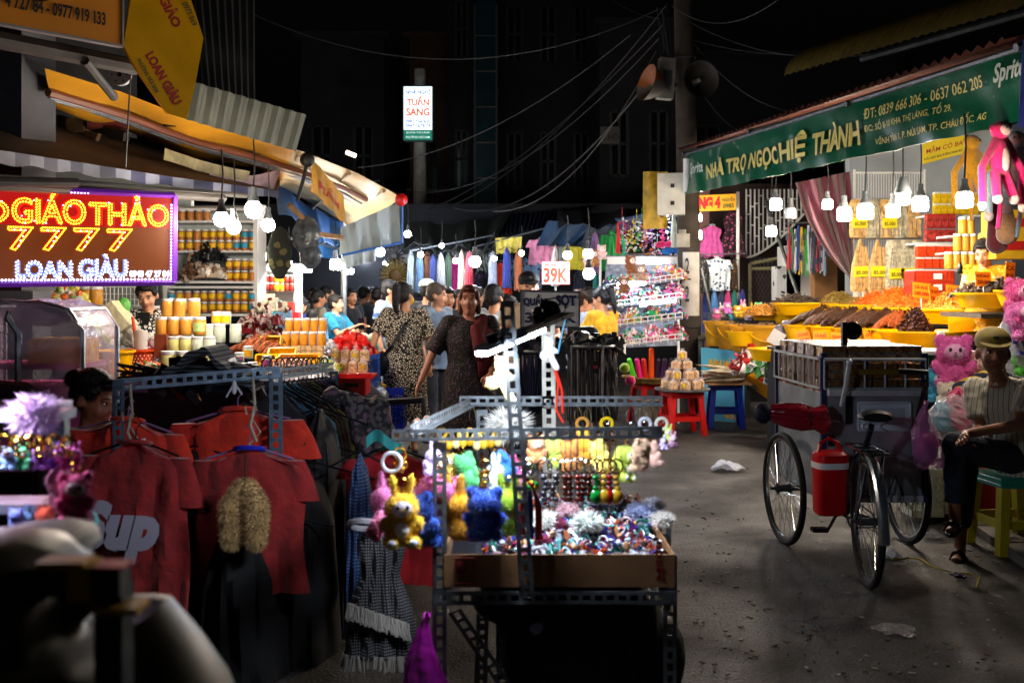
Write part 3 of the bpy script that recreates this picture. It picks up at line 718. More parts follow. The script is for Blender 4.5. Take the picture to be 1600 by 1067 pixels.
# ------------------------------------------------------------------ right side: stall canopy, banner, back wall
GREEN=mat('banner_green','#075038',.32,ns=3,na=.15,bump=.5,coat=.3)
A0,A1=V((2.22,12.7,2.9)),V((3.22,6.2,2.62))      # lower edge ends
B0,B1=V((2.20,12.7,3.34)),V((3.20,6.2,3.10))
A0=P(1071,305,12.7);B0=P(1073,241,12.7);A1=P(1600,190,6.25);B1=P(1600,74,6.25)
t=thing('stall_banner','long green rooming house banner along the stall canopy on the right','banner',A0)
nb=(A1-A0).cross(B0-A0).normalized()
if nb.x>0:nb=-nb
def bfn(x,y,off=0.0):
 L=6.55
 p=(A0.lerp(A1,x)).lerp(B0.lerp(B1,x),y)-A0
 return p+nb*(.018*sin(x*40)*(1-.6*y)+.012*sin(x*97+y*5)*(1-y)+.010*sin(y*7+x*22))+nb*off
b=MB();b.sheet(lambda u,v:bfn(u*1.0-.0,v,-.004),150,8,.004,nrm=nb);b.obj('banner_cloth',GREEN,t)
YL=mat('banner_letter','#c9bd6a',.5,ns=8,na=.12);WL=mat('banner_white','#b8c4bc',.5)
# x runs along the banner in metres-true proportion; measured columns turned into fractions
def bx(px):
 k=(px-800)/F      # X = k*Y on the line A0->A1
 dY=A1.y-A0.y;dX=A1.x-A0.x;return (k*A0.y-A0.x)/(dX-k*dY)
bw=lambda s,p0,p1,y0,y1,m=YL,bold=.02,sh=0:write(lambda x,y:bfn(x,y,.028),s,bx(p0),bx(p1),y0,y1,m,t,bold,sh)
bw('Sprite',1080,1099,.38,.72,WL,.02,.3)
bw('NHÀ TRỌ',1105,1169,.16,.66,YL,.035);bw('NGỌC',1175,1216,.14,.60,YL,.035)
bw('HIỆ',1220,1264,.12,.74,YL,.035);bw('THÀNH',1272,1348,.20,.72,YL,.035)
bw('ĐT: 0839 666 306 - 0637 062 205',1356,1541,.60,.78,YL,.006)
bw('ĐC: SỐ 8-10 KHA THỊ LÁNG, TỔ 29,',1356,1489,.36,.55,YL,.006)
bw('VĨNH TÂN 1, P. NÚI SAM, TP. CHÂU ĐỐC, AG',1370,1545,.12,.30,YL,.006)
bw('Sprite',1561,1612,.52,.86,WL,.03,.3)
b=MB();b.tube([bfn(0,1.0),bfn(.5,1.0),bfn(1,1.0)],.025,8);b.obj('edge_tube',DARKSTEEL,t)
# red-brown roof sheet above the banner
ROOF=mat('rust_sheet','#4a2219',.6,.1,ns=5,na=.35,bump=.3)
t=thing('canopy_roof','rust red corrugated canopy roof above the green banner','canopy',B0)
def rfn(u,v):
 p=B0.lerp(B1,u)-B0+V((-.12,0,.05));return p+V((3.6*v,.3*v,.95*v))+V((0,0,.018*sin(u*330)))
b=MB();b.sheet(rfn,210,2,.003,nrm=V((0,0,1)));b.obj('corrugated_sheet',ROOF,t)
for k in (0,.33,.66,1):
 b=MB();p=rfn(k,.02);q=rfn(k,1);b.tube([p-V((0,0,.07)),q-V((0,0,.07))],.03,6);b.obj('rafter',DARKSTEEL,t)
# yellow ribbed roof higher up
t=thing('ribbed_roof','curled dull yellow ribbed roof edge above the green banner at top right','roof',P(1225,120,11.5))
a,c=P(1226,118,11.5),P(1600,10,8.6)
b=MB();b.sheet(lambda u,v:(c-a)*u+V((.32*(1-cos(v*1.6))*1.6,0,.34*sin(v*1.6) ))+V((-.0,0,.02*abs(sin(u*90)))),240,6,.004,nrm=V((0,0,1)));b.obj('ribbed_sheet',mat('yellow_sheet','#4c4010',.55,ns=8,na=.3),t)
b=MB();b.tube([(.9,0,.2),(c-a)+V((.9,0,.2))],.04,6);b.obj('ridge_beam',DARKSTEEL,t)
# blue cloth at the extreme right of the banner
o,_,_=tarp('blue_banner','end of a deep blue banner at the right edge beside the green one','banner',[P(1586,196,6.0),P(1680,175,5.6),P(1680,40,5.6),P(1598,62,6.0)],mat('banner_blue','#1a2470',.4,ns=4,na=.2))
# posts of the canopy
b=MB();b.cyl((0,0,0),(0,0,.42),.045,n=10);tag(b.obj('pipe_piece',WHITEP,loc=P(1073,300,12.6)),'short white pipe standing at the left end of the green banner','pipe')
# back wall of the seafood shop: painted panels, side wall and rear
WALLG=mat('wall_grey_paint','#9aa4a8',.8,ns=2.5,na=.12,bump=.1)
b=MB();b.add([(4.57,13.47,0),(7.6,11.6,0),(7.6,11.6,3.6),(4.57,13.47,3.6),(4.57,13.67,0),(7.6,11.8,0),(7.6,11.8,3.6),(4.57,13.67,3.6)],[(0,1,2,3),(7,6,5,4),(0,4,5,1),(1,5,6,2),(2,6,7,3),(3,7,4,0)])
tag(b.obj('wall',WALLG,smooth=False),'grey painted back wall of the dried seafood shop','wall',kind='structure')
def wall_y(x):return 14.5+(x-2.9)*(-2.9/4.7)
def onwall(px,py,off=.12):
 k=(px-800)/F;x=k*(14.5+2.9*2.9/4.7)/(1+k*2.9/4.7);Y=wall_y(x)-off;return P(px,py,Y),Y
# side wall right
b=MB();b.box((6.2,8.2,1.8),(.15,8,3.6));tag(b.obj('side_wall',mat('wall_dark_blue','#2b3440',.85,ns=3,na=.2)),'dark side wall at the right end of the seafood shop','wall',kind='structure')
# ---- tiered tables of the seafood stall
TBL=mat('table_ply','#4d4438',.8,ns=6,na=.3)
tiers=[]
def tier(c0,c1,z,dpt,label):
 """table from c0 to c1 (front edge, seen by the lane)"""
 c0,c1=V((c0[0],c0[1],0)),V((c1[0],c1[1],0));d=(c1-c0).normalized();n=V((-d.y,d.x,0));t=thing('display_table',label,'table',c0)
 b=MB();q=[V((0,0,z)),(c1-c0)+V((0,0,z)),(c1-c0)+n*dpt+V((0,0,z)),n*dpt+V((0,0,z))];b.poly([p-V((0,0,.03)) for p in q],.03);b.obj('table_top',TBL,t,smooth=False)
 L=(c1-c0).length
 for u in (.03,.5,.97):
  for v in (.06,.94):
   p=d*L*u+n*dpt*v;b=MB();b.box((p.x,p.y,(z-.03)/2),(.05,.05,z-.03));b.obj('leg',DARKSTEEL,t,smooth=False)
 return t
def Gz(px,py,z):
 """the point at height z seen at (px, py)"""
 Y=(EYE-z)*F/(py-457);return V(((px-800)*Y/F,Y,z))
tier((2.30,12.35),(3.5,12.1),1.0,1.3,'left end table of the seafood stall carrying yellow buckets')
tier((2.95,10.1),(4.05,8.8),.90,.85,'front low table of the seafood stall under the first tray row')
tier((3.15,11.2),(4.9,9.1),1.02,1.0,'middle table of the seafood stall under the dried fish')
tier((3.9,12.3),(5.9,9.6),1.16,1.1,'rear table of the seafood stall under the shredded shrimp heaps')
def tray(label,px,py,Y,r,h=.10,sy=.8,group='yellow display trays'):
 p=P(px,py,Y);return tub('tray',label,'tray',p,r*.82,r,h,YELP,group,sy=sy)
# front row trays (z ~1)
for i,(px,py,Y,r) in enumerate([(1215,563,10.2,.30),(1290,566,9.9,.32),(1352,570,9.5,.26),(1400,574,9.1,.28)]):
 tray('%s yellow tray of the front row behind the tricycle cart' % ['leftmost','second','third','rightmost'][i],px,py,Y,r,.12)
heap('dried_berries','dark dried berries heaped in the rightmost front yellow tray','dried fruit',P(1400,560,9.1),.2,.14,.07,['#3a120c','#6b2415','#8a3a22'],260,.014,5)
heap('dried_shrimp','pale dried shrimp in the second front yellow tray behind the cart','dried seafood',P(1290,556,9.9),.24,.16,.05,['#c9a06a','#b08050','#d8b888'],260,.014,6)
heap('dried_shrimp','brown dried shrimp in the leftmost front yellow tray','dried seafood',P(1215,553,10.2),.22,.15,.05,['#a07848','#8a6238','#c09a68'],220,.014,8)
for i in range(3):
 pos=P(1306+i*33,549,9.0);bx_=thing('food_box','%s clear box of brown sweets standing in front of the fish tray' % ['left','middle','right'][i],'box',pos,0,'clear boxes of sweets')
 b=MB();b.box((0,0,.035),(.16,.12,.07));b.obj('contents',mat('sweets_brown','#8a5a24',.5,ns=40,na=.5),bx_,smooth=False)
 b=MB();b.box((0,0,.088),(.17,.13,.03));b.obj('lid',mat('box_lid_clear','#c9cfd2',.25),bx_,smooth=False)
# second row: tubs with price cards
for i,(px,py,Y,r) in enumerate([(1175,540,11.8,.30),(1262,532,10.9,.26),(1300,535,10.6,.24),(1345,538,10.3,.28),(1394,540,10.0,.30),(1447,545,9.4,.44)]):
 tray('%s of six yellow tubs in the second stall row' % ['first from the left','second','third','fourth','fifth','largest'][i],px,py,Y,r,.17)
# dried fish bundles: each fan of fish is a thing, each fish a part
FISH=[mat('dried_fish_%d' % i,c,.45,ns=34,na=.85,bump=.5) for i,c in enumerate(['#38241a','#4c3226','#8a4420','#402a20'])]
def fishfan(label,p,n,L,mt,seed,ang=.5,parent=None):
 rnd=random.Random(seed);t=thing('fish_bundle',label,'dried fish',p,0,'fans of dried fish')
 b=MB();rings=[]
 for x,wy,wz in ((-.5,.015,.006),(-.42,.05,.018),(-.2,.085,.026),(.1,.075,.022),(.32,.03,.012),(.40,.02,.008),(.5,.075,.004)):
  rings.append([V((x*L,wy*L*1.1*cos(2*pi*k/8),wz*L*2*sin(2*pi*k/8))) for k in range(8)])
 b.loft(rings);me=b.mesh('dried_fish',mt)
 for i in range(n):
  o=bpy.data.objects.new('dried_fish',me);COL.objects.link(o);o.parent=t
  u=i/(n-1)-.5;o.location=(u*.32+rnd.uniform(-.008,.008),rnd.uniform(-.015,.015)+.04*u,.07+rnd.uniform(-.006,.02)+.05*(1-4*u*u))
  o.rotation_euler=(1.0+rnd.uniform(-.12,.12),-.35+rnd.uniform(-.1,.1),ang+rnd.uniform(-.12,.12)+u*.3)
 return t
lb=['leftmost fan','second fan','third fan','fourth fan','fifth fan','sixth fan']
for i,(px,py,Y) in enumerate([(1272,508,11.0),(1297,509,10.8),(1321,510,10.6),(1347,512,10.4),(1373,514,10.2)]):
 fishfan(lb[i]+' of dark dried fish on the middle tray row',P(px,py,Y),13,.40,FISH[i % 2],i,.75)
fishfan('reddish fan of dried fish at the right end of the middle row',P(1400,516,10.0),12,.40,FISH[2],9,.8)
shreds('jerky_cone','dark brown cone of dried meat strips on the large yellow tub','dried meat',P(1430,522,9.5),.15,.13,.24,'#3a1710',420,.05,.010,seed=4,peak=1.1)
# third row trays and heaps
for i,(px,py,Y,r) in enumerate([(1272,492,12.0,.5),(1355,496,11.2,.4),(1420,501,10.6,.42),(1496,505,9.9,.50)]):
 tray('%s wide yellow tray of the rear row under the heaps' % ['leftmost','second','third','rightmost'][i],px,py,Y,r,.14)
for i,(px,py,Y,rx,h,col,lab) in enumerate([
  (1247,488,12.3,.28,.10,'#6a5a24','low olive heap of dried herbs at the left of the rear row'),
  (1312,484,11.8,.26,.20,'#8a7434','olive brown heap of dried shoots left of the orange heaps'),
  (1345,485,11.5,.2,.13,'#9a8040','small pale olive heap beside the leftmost orange heap'),
  (1368,488,11.2,.24,.22,'#e8741c','leftmost orange heap of shredded dried shrimp'),
  (1400,488,10.9,.30,.26,'#f07f20','tallest orange heap of shredded dried squid behind the fish'),
  (1436,488,10.6,.28,.21,'#e87a24','third orange heap just behind the dark meat cone'),
  (1462,490,10.3,.22,.15,'#e09038','low red and yellow heap between two orange heaps'),
  (1491,491,10.0,.31,.22,'#e0a040','golden heap of shredded dried fish at the right end')]):
 shreds('dried_heap',lab,'dried seafood',P(px,py,Y),rx,rx*.8,h,col,700,.05,.006,'heaps of dried seafood',seed=20+i,peak=.75)
# upper right trays in front of the woman
for lab,px,py,Y,r in (('upper yellow tray directly in front of the seller woman',1562,481,8.8,.40),('yellow tray at the right edge above the toys',1612,478,8.4,.30)):
 tray(lab,px,py,Y,r,.13,.6)
shreds('dried_squid','dark grey dried squid pieces on the upper tray by the seller','dried seafood',P(1530,463,8.85),.24,.16,.10,'#5c4c40',300,.06,.014,seed=41)
shreds('dried_ray','second dark pile of dried rays at the right end of the upper tray','dried seafood',P(1572,464,8.7),.20,.16,.13,'#4c4440',160,.11,.022,seed=43)
b=MB();b.poly([P(1482,492,9.3),P(1558,485,9.2),P(1556,540,9.2),P(1482,520,9.3)],.01);tag(b.obj('yellow_cloth',mat('yellow_cover','#f0b800',.45,ns=6,na=.1)),'bright yellow plastic sheet hanging under the upper tray','plastic sheet')
b=MB();b.box((0,0,0),(1.0,.8,.04));tag(b.obj('stand_board',TBL,loc=P(1588,492,8.8),smooth=False),'board under the upper yellow trays','board')
for px in (1470,1560):
 b=MB();b.box((0,0,.6),(.05,.05,1.2));o=b.obj('stand_post',WHITEP,loc=G(px,9.0),smooth=False);tag(o,'white post under the upper trays, %s one' % ('left' if px<1500 else 'right'),'post')
b=MB();b.box((0,0,0),(.62,.5,.03));tag(b.obj('shelf_board',WHITEP,loc=P(1455,549,8.6),smooth=False),'white shelf edge under the large yellow tub right of the cart','shelf')
for px,lab in ((1412,'left'),(1462,'right')):
 o,_,_=tarp('green_net_bag','%s dark green net bag hanging below the white shelf' % lab,'net bag',[P(px-20,628,8.6),P(px+16,628,8.6),P(px+22,555,8.6),P(px-22,552,8.6)],mat('green_net','#1d5a48',.7,ns=20,na=.5),8,6,0,.03)
b=MB();b.box((0,.3,.5),(2.0,.5,1.0));tag(b.obj('under_stall_boxes',mat('dark_board','#1c1d1e',.9,ns=4,na=.4),loc=(3.6,9.6,0),smooth=False),'dark storage box under the middle of the seafood stall','box')  # box in one dark colour with slight noise
# price cards
CARD_O=mat('price_card','#f58a10',.5,ns=3,na=.05);CARD_T=mat('price_ink','#a01408',.6)
cardtxt={}
def price_card(label,px,py,Y,w=.16,h=.15,txt=('CÁ KHÔ','180.000'),rz=0.15,tilt=-.2,mt=None):
 t=thing('price_card',label,'price card',P(px,py,Y),rz,'orange price cards');t.rotation_euler=(tilt,.12*sin(px),rz)
 b=MB();b.box((0,0,0),(w,.006,h));b.obj('card',mt or CARD_O,t,smooth=False)
 for i,s in enumerate(txt):write(lambda x,y:V(((x-.5)*w,-.0055,(y-.5)*h)),s,.1,.9,.58-i*.42,.84-i*.42,CARD_T,t,.04)
 b=MB();b.cyl((0,.008,-h*.5),(0,.01,-h*.5-.2),.005,n=6);b.obj('stick',WHITEP,t)
names=['on the second yellow tub','on the third yellow tub','on the fourth yellow tub','left one on the fifth tub','on the rim before the dark meat cone']
for i,(px,py,Y) in enumerate([(1255,527,10.6),(1282,529,10.3),(1309,531,10.1),(1362,527,9.9),(1393,530,9.7)]):
 price_card('orange price card '+names[i],px,py,Y)
price_card('orange price card stuck above the dark meat cone',1440,454,10.2,.2,.16)
price_card('orange price card between the third orange heap and golden heap',1460,461,10.0,.17,.18,rz=.6)
price_card('orange price card at the top of the golden heap',1491,458,9.9,.17,.16)
price_card('orange price card leaning against the sauce bottles',1397,447,11.6,.17,.22)
price_card('large yellow price card in front of the seller woman',1536,436,8.7,.15,.13,('KHÔ MỰC','250.000'))
price_card('yellow price card on a stick right of the seller woman',1578,425,8.6,.09,.17,('CÁ','90.000'),tilt=0)
price_card('small orange price card on the front tray behind the cart',1262,545,9.9,.13,.12)
# left end: buckets, board, small toys
for i,(px,py,Y,r) in enumerate([(1122,540,12.3,.17),(1143,545,12.1,.18),(1166,549,11.9,.19),(1196,548,11.7,.24)]):
 pos=P(px,py,Y);t=thing('bucket','%s of the four tall yellow buckets above the blue board' % ['leftmost','second','third','rightmost'][i],'bucket',pos,0,'tall yellow buckets')
 b=MB();hh=.3;b.lathe([(r*.2,0),(r*.82,0),(r,hh),(r+.015,hh),(r+.015,hh-.03),(r+.018,hh+.004),(r-.008,hh+.004),(r*.8,.01),(r*.2,.01)],n=24);b.obj('pail',mat('yellow_pail','#c88f10',.4,ns=5,na=.2),t)
 b=MB();b.tube([V((r*cos(a),-r*abs(sin(a))*.9-.02,hh-.02-.17*sin(a))) for a in [pi*k/12 for k in range(13)]],.008,6);b.obj('handle',YELP,t)
 heap('dried_goods','dried goods filling the %s tall yellow bucket' % ['leftmost','second','third','rightmost'][i],'dried seafood',pos+V((0,0,.24)),r*.85,r*.85,.09,['#7a5a3a','#9a7a4a','#5a4a3a'],160,.012,i)
for i,(px,py,Y) in enumerate([(1170,497,13.0),(1205,500,12.6),(1240,505,12.3)]):
 tray('%s yellow basin in the back row over the buckets' % ['left','middle','right'][i],px,py,Y,.26,.14)
shreds('dried_heap','small golden heap left of the dried fish over the buckets','dried seafood',P(1192,492,12.4),.26,.2,.12,'#b8822c',300,.05,.007,seed=60)
shreds('dried_heap','dull brown heap of dried fish at the far left rear tray','dried seafood',P(1243,478,12.8),.35,.2,.12,'#4d4036',200,.1,.016,seed=61)
# wrapped grey bundles
WR=mat('dark_wrap','#6d6670',.25,ns=14,na=.7,bump=.8)
for i,(px,py,r) in enumerate([(1224,520,.09),(1243,521,.10),(1231,510,.08),(1219,516,.07)]):
 b=MB();b.ell((0,0,0),(r,r*.8,r*.9),n=14,k=10,fn=lambda p:1+.12*sin(p.x*9)*sin(p.z*8+p.y*6));o=b.obj('wrapped_bundle',WR,loc=P(px,py,11.0));tag(o,['left dark foil bundle beside the rightmost bucket','right dark foil bundle beside the rightmost bucket','top dark foil bundle lying on two others','smallest foil bundle at the left of the pile'][i],'bundle')
b=MB();b.box((0,0,0),(.16,.01,.16),0,Euler((.3,.5,.2)).to_matrix());tag(b.obj('paper_note',mat('paper','#cfd0d2',.8),loc=P(1213,528,10.8),smooth=False),'crumpled white paper note leaning on the foil bundles','paper')
# blue board BAN MAM
t,fn=flat_sign('board_sign','light blue board reading BAN MAM BA SAU leaning under the yellow buckets',P(1097,655,12.2),P(1162,662,11.9),P(1162,549,11.9),P(1095,543,12.2),mat('board_sky_blue','#58b4d8',.5,ns=4,na=.08))
write(fn,'BÁN MẮM',.2,.85,.76,.90,YELP,t,.04);write(fn,'BÀ SÁU',.04,.80,.50,.68,mat('ink_red','#b01818',.6),t,.05);write(fn,'0939',.55,.98,.04,.2,YELP,t,.04)
# yellow vinyl front panel curving below the trays
PAN=mat('vinyl_yellow','#d99a06',.35,ns=5,na=.15,bump=.2)
t=thing('vinyl_panel','rounded yellow vinyl apron with red letters under the stall front','panel',P(1165,600,11.6))
c0,c1=P(1160,575,11.6),P(1330,600,10.3);
def pfn(u,v):
 q=c0.lerp(c1,u)-c0;lo=.12+.55*u ** .8;lo=min(lo,.62);return q+V((.02,-.14*sin(v*2.6),-lo*(1-v)-.02))
b=MB();b.sheet(pfn,18,10,.005,nrm=V((-.3,-1,0)));b.obj('vinyl_skin',PAN,t);t.location=c0
RI=mat('ink_red2','#a81410',.5)
write(lambda x,y:pfn(x,y)+V((-.01,-.03,0)),'Ó GIÁ',.05,.78,.52,.92,RI,t,.05)
write(lambda x,y:pfn(x,y)+V((-.01,-.03,0)),'SỈ 097',.5,.95,.12,.42,RI,t,.05)
# packets heaped over the panel (red/white and green)
for i,(px,py,rx,cols,lab) in enumerate([(1172,566,.2,['#b01a18','#e8e0dc','#7a1414'],'red and white sweets packets heaped left on the yellow apron'),(1200,568,.22,['#e6e6e2','#3a8a2c','#d8c8b8'],'white and green sweets packets heaped over the yellow apron'),(1222,585,.17,['#1f5a34','#123','#cfd8dc'],'dark green and silver packets hanging beside the cart')]):
 cols=[c if len(c) == 7 else '#112233' for c in cols]
 heap('sweets_packets',lab,'packets',P(px,py+14,11.0-.3*i),rx,rx*.7,.24,cols,90,.045,70+i)
# toys on the small rack at the far left of the stall
b=MB()
for i in range(9):b.box((-.36+i*.09,0,.05),(.008,.3,.008))
for z in (0,.05,.1):
 for y in (-.15,.15):b.box((0,y,z),(.76,.008,.008))
for x in (-.36,.36):
 for y in (-.15,.15):b.box((x,y,.05),(.008,.008,.12))
tag(b.obj('wire_basket',DARKSTEEL,loc=P(1148,502,12.9),smooth=False),'dark wire basket holding small toys, right of the concrete pole','basket')
cols=['#e05a9a','#f0e8e0','#d070c8','#50b8c8','#f2c020','#f0a0b8','#c8b8e8','#f2c818','#70d090','#f0c0a0','#e03858']
cn={'#e05a9a':'hot pink','#f0e8e0':'cream','#d070c8':'magenta','#50b8c8':'turquoise','#f2c020':'amber','#f0a0b8':'rose','#c8b8e8':'lilac','#f2c818':'bright yellow','#70d090':'mint','#f0c0a0':'peach','#e03858':'crimson'}
for i,c in enumerate(cols):
 plush('tiny %s toy figure in the wire basket right of the pole' % cn[c],P(1120+i*8.2,500-(i % 3)*5,12.85+(i % 2)*.1),.17,c,['round','long'][i % 2],ring=False,yaw=U(-.5,.5),tufts=600)
# hanging goods behind: clear bags of dried snacks with yellow labels
BAGC=mat('dried_bag','#c9a468',.4,ns=18,na=.45,bump=.6);BAGP=mat('pale_dried_bag','#b9b49a',.3,ns=26,na=.5,bump=.8)
LABY=mat('label_yellow','#f2e21c',.5,ns=30,na=.12)
def snackbag(label,px,py,Y,w,h,m,lab=True,cone=False,group='hanging clear bags of dried snacks'):
 t=thing('snack_bag',label,'bag',P(px,py,Y),0,group);b=MB()
 pr=[(0,.1),(.12,.3),(.5,.85),(.9,1),(1,.9)] if cone else [(0,.75),(.1,1),(.5,1),(.95,1),(1,.9)]
 b.loft([[V((w/2*a*cos(q),.05*a*sin(q),-h*z)) for q in [2*pi*k/12 for k in range(12)]] for z,a in pr]);b.obj('contents',m,t)
 b=MB()
 for k in range(9):
  x=-w*.4+w*.1*k+U(-.01,.01);b.tube([(x*.6,-.055,-h*.15),(x,-.06,-h*.5),(x+U(-.02,.02),-.055,-h*.95)],.009,4)
 b.obj('dried_strips',m,t)
 if lab:
  b=MB();b.box((0,-.085,-h*.62),(w*.85,.008,.12),0,Euler((0,U(-.08,.08),0)).to_matrix());b.obj('label',LABY,t,smooth=False)
  write(lambda x,y:V(((x-.5)*w*.8,-.0925,-h*.62-.05+.1*y)),'85.000',.1,.9,.15,.6,mat('ink_olive','#6a6410',.6),t,.03)
 return t
snackbag('cone shaped snack bag with yellow label left of the hanging row',1344,373,11.6,.24,.62,BAGC,cone=True)
snackbag('second cone shaped snack bag with yellow label',1371,374,11.5,.24,.60,BAGC,cone=True)
for i,px in enumerate((1397,1415,1432)):snackbag('%s tall pale bag of dried fish sticks hanging behind the heaps' % ['left','middle','right'][i],px,375,11.4,.2,.62,BAGP,i<2)
for i,px in enumerate((1340,1362,1386,1405,1425)):snackbag('%s pale bag in the upper hanging row behind the bulbs' % ['first','second','third','fourth','fifth'][i],px,312,11.7,.2,.45,BAGP if i % 2 else BAGC,i in (0,2))
b=MB()
for px in (1335,1445):b.cyl(P(px,265,12),P(px,470,12),.015,n=6)
for py in (270,312,374):b.cyl(P(1335,py,12),P(1445,py,12),.012,n=6)
for i in range(28):
 px=1337+i*4;b.cyl(P(px,270,12.01),P(px,470,12.01),.004,n=4)
tag(b.obj('wire_rack',WHITEP,smooth=False),'white wire grid rack behind the hanging snack bags','rack')
# sauce bottles
for i in range(9):
 t=thing('sauce_bottle',ORD[i]+' orange chilli sauce bottle in the row behind the orange heaps','bottle',P(1341+i*10.5,468,11.9-i*.05),0,'row of orange sauce bottles')
 b=MB();b.lathe([(.033,0),(.036,.01),(.036,.15),(.016,.23),(.013,.25)],n=12);b.obj('bottle_glass',mat('chilli_sauce','#d8441a',.25,ns=12,na=.2),t)
 b=MB();b.lathe([(.016,.25),(.016,.29),(.008,.33)],n=10);b.obj('cap',mat('cap_yellow','#e8b018',.4),t)
 b=MB();b.lathe([(.038,.03),(.038,.12)],n=12);b.obj('label',mat('bottle_label','#e6e0d0',.5,ns=60,na=.4),t)
b=MB();b.box((0,0,-.02),(.85,.3,.03));tag(b.obj('bottle_shelf',WHITEP,loc=P(1383,468,11.75),smooth=False),'narrow white shelf under the orange sauce bottles','shelf')
# stacked red crates, boxes and jars at the right
REDC=mat('red_box_goods','#b8321c',.35,ns=30,na=.5)
def boxrow(label,px0,px1,py0,py1,Y,n,m,group,cat='box',lidm=None,name='package'):
 w=(px1-px0)/n
 for i in range(n):
  a=P(px0+w*i+.6,py1,Y);c=P(px0+w*(i+1)-.6,py0,Y);W_,H_=c.x-a.x,c.z-a.z
  t=thing(name,ORD[i]+' '+label,cat,((a.x+c.x)/2,Y,a.z),0,group)
  b=MB();b.box((0,W_*.5,H_*.42),(W_,W_*.9,H_*.84));b.obj('contents',m,t,smooth=False)
  b=MB();b.box((0,W_*.5,H_*.92),(W_*.98,W_*.9,H_*.14));b.obj('lid',lidm or WHITEP,t,smooth=False)
boxrow('red packaged box with white label in the top red stack right of the bulbs',1448,1494,334,357,10.9,4,mat('red_pack_w','#b03a34',.4,ns=16,na=.9),'upper row of red packages',lidm=mat('lid_red','#a82820',.5))
boxrow('red packaged box in the second row of the red stack',1448,1494,359,377,10.9,3,mat('red_pack_w','#b03a34',.4),'second row of red packages',lidm=mat('lid_red','#a82820',.5))
boxrow('clear tub of orange sweets on the shelf left of the seller',1434,1490,382,401,10.8,4,mat('orange_sweets','#d8431a',.35,ns=30,na=.4),'upper row of orange tubs')
boxrow('clear tub of orange sweets on the lower shelf left of the seller',1434,1480,402,419,10.8,4,mat('orange_sweets','#d8431a',.35),'lower row of orange tubs')
CR2='#c23a20'
for i,(py,lab) in enumerate(((440,'upper'),(457,'lower'))):
 p=P(1451,py+1,10.6);crate('%s red basket of orange snacks below the tubs' % lab,p,.42,.3,.12,CR2,'basket',rows=2,cols=10)
 b=MB();b.box((0,0,.05),(.4,.27,.09));tag(b.obj('snack_fill',mat('orange_sweets','#d8431a',.35),loc=p,smooth=False),'orange snacks inside the %s red basket' % lab,'snacks')
 b=MB();b.box((.03,-.158,.06),(.09,.006,.06));o=b.obj('paper_tag',WHITEP,loc=p,smooth=False);tag(o,'white paper tag on the %s red basket' % lab,'tag')
JY=mat('honey_jar','#e8a838',.35,ns=9,na=.12,vary=.08)
for r_,(py,px0,n) in enumerate(((366,1504,2),(392,1496,3),(420,1482,5))):
 for i in range(n):jar(ORD[i]+' tall amber jar, in %s of the stepped stack beside the seller' % ['the top row','the middle row','the bottom row'][r_],P(px0+i*12,py,10.2-.0*i),.042,.175,JY,'amber jars %s' % ['top','middle','bottom'][r_])
boxrow('small jar with yellow label in the upper wall rack over the red boxes',1460,1530,300,318,11.2,7,mat('jar_yellow_small','#e8c21c',.4,ns=20,na=.3),'upper wall rack jars')
boxrow('small jar with yellow label in the lower wall rack over the red boxes',1460,1530,318,335,11.2,7,mat('jar_yellow_small','#e8c21c',.4),'lower wall rack jars')
for i,(px0,px1,py,Y,lab) in enumerate([(1445,1540,336,11.1,'under the yellow wall jars'),(1430,1500,379,10.95,'under the red packages'),(1430,1520,421,10.7,'under the orange tubs'),(1425,1500,459,10.65,'under the red baskets'),(1480,1560,368,10.3,'under the top amber jars'),(1478,1560,394,10.3,'under the middle amber jars')]):
 a,c=P(px0,py,Y),P(px1,py,Y);b=MB();b.box(((a.x+c.x)/2,Y+.12,a.z-.012),(c.x-a.x,.3,.02));tag(b.obj('shelf',WHITEP,smooth=False),'thin white shelf board '+lab,'shelf')
# yellow wall banner over the jars
t,fn=flat_sign('wall_banner','bright yellow shop banner on the wall above the jars',*[onwall(*q)[0] for q in ((1441,257),(1506,240),(1510,208),(1441,225))],mat('banner_yellow','#e8cf10',.5,ns=4,na=.08))
write(fn,'MẮM CÔ BA',.1,.95,.45,.8,RI,t,.008);write(fn,'ĐỐI DIỆN BƯU ĐIỆN CHÙA BÀ',.05,.95,.12,.3,BLACKM,t,.02)
b=MB()
for i in range(12):b.cyl(P(1500+i*0+4,300+i*0,11),P(1504,300,11)+V((0,.01,0)),.005,n=4)
for lab,px,py,Y in (('upper',1580,385,9.2),('lower',1584,350,9.4)):
 b=MB();b.box((0,0,0),(.45,.35,.24));b.box((0,-.18,.0),(.3,.01,.08),1);o=b.obj('carton',[mat('carton_yellow','#c9a21a',.6,ns=4,na=.2),mat('ink_red','#b01818',.6)],loc=P(px,py,Y),smooth=False);tag(o,'%s yellow carton on the dark shelf behind the seller' % ('lower' if lab == 'upper' else 'upper'),'carton')
for py in (402,364,455):
 a,c=P(1548,py,9.6),P(1640,py,9.6);b=MB();b.box(((a.x+c.x)/2,9.6,a.z),(c.x-a.x,.5,.03));tag(b.obj('shelf',mat('shelf_grey','#6f7880',.6),smooth=False),'%s grey shelf at the right edge behind the seller' % {402:'middle',364:'top',455:'bottom'}[py],'shelf')
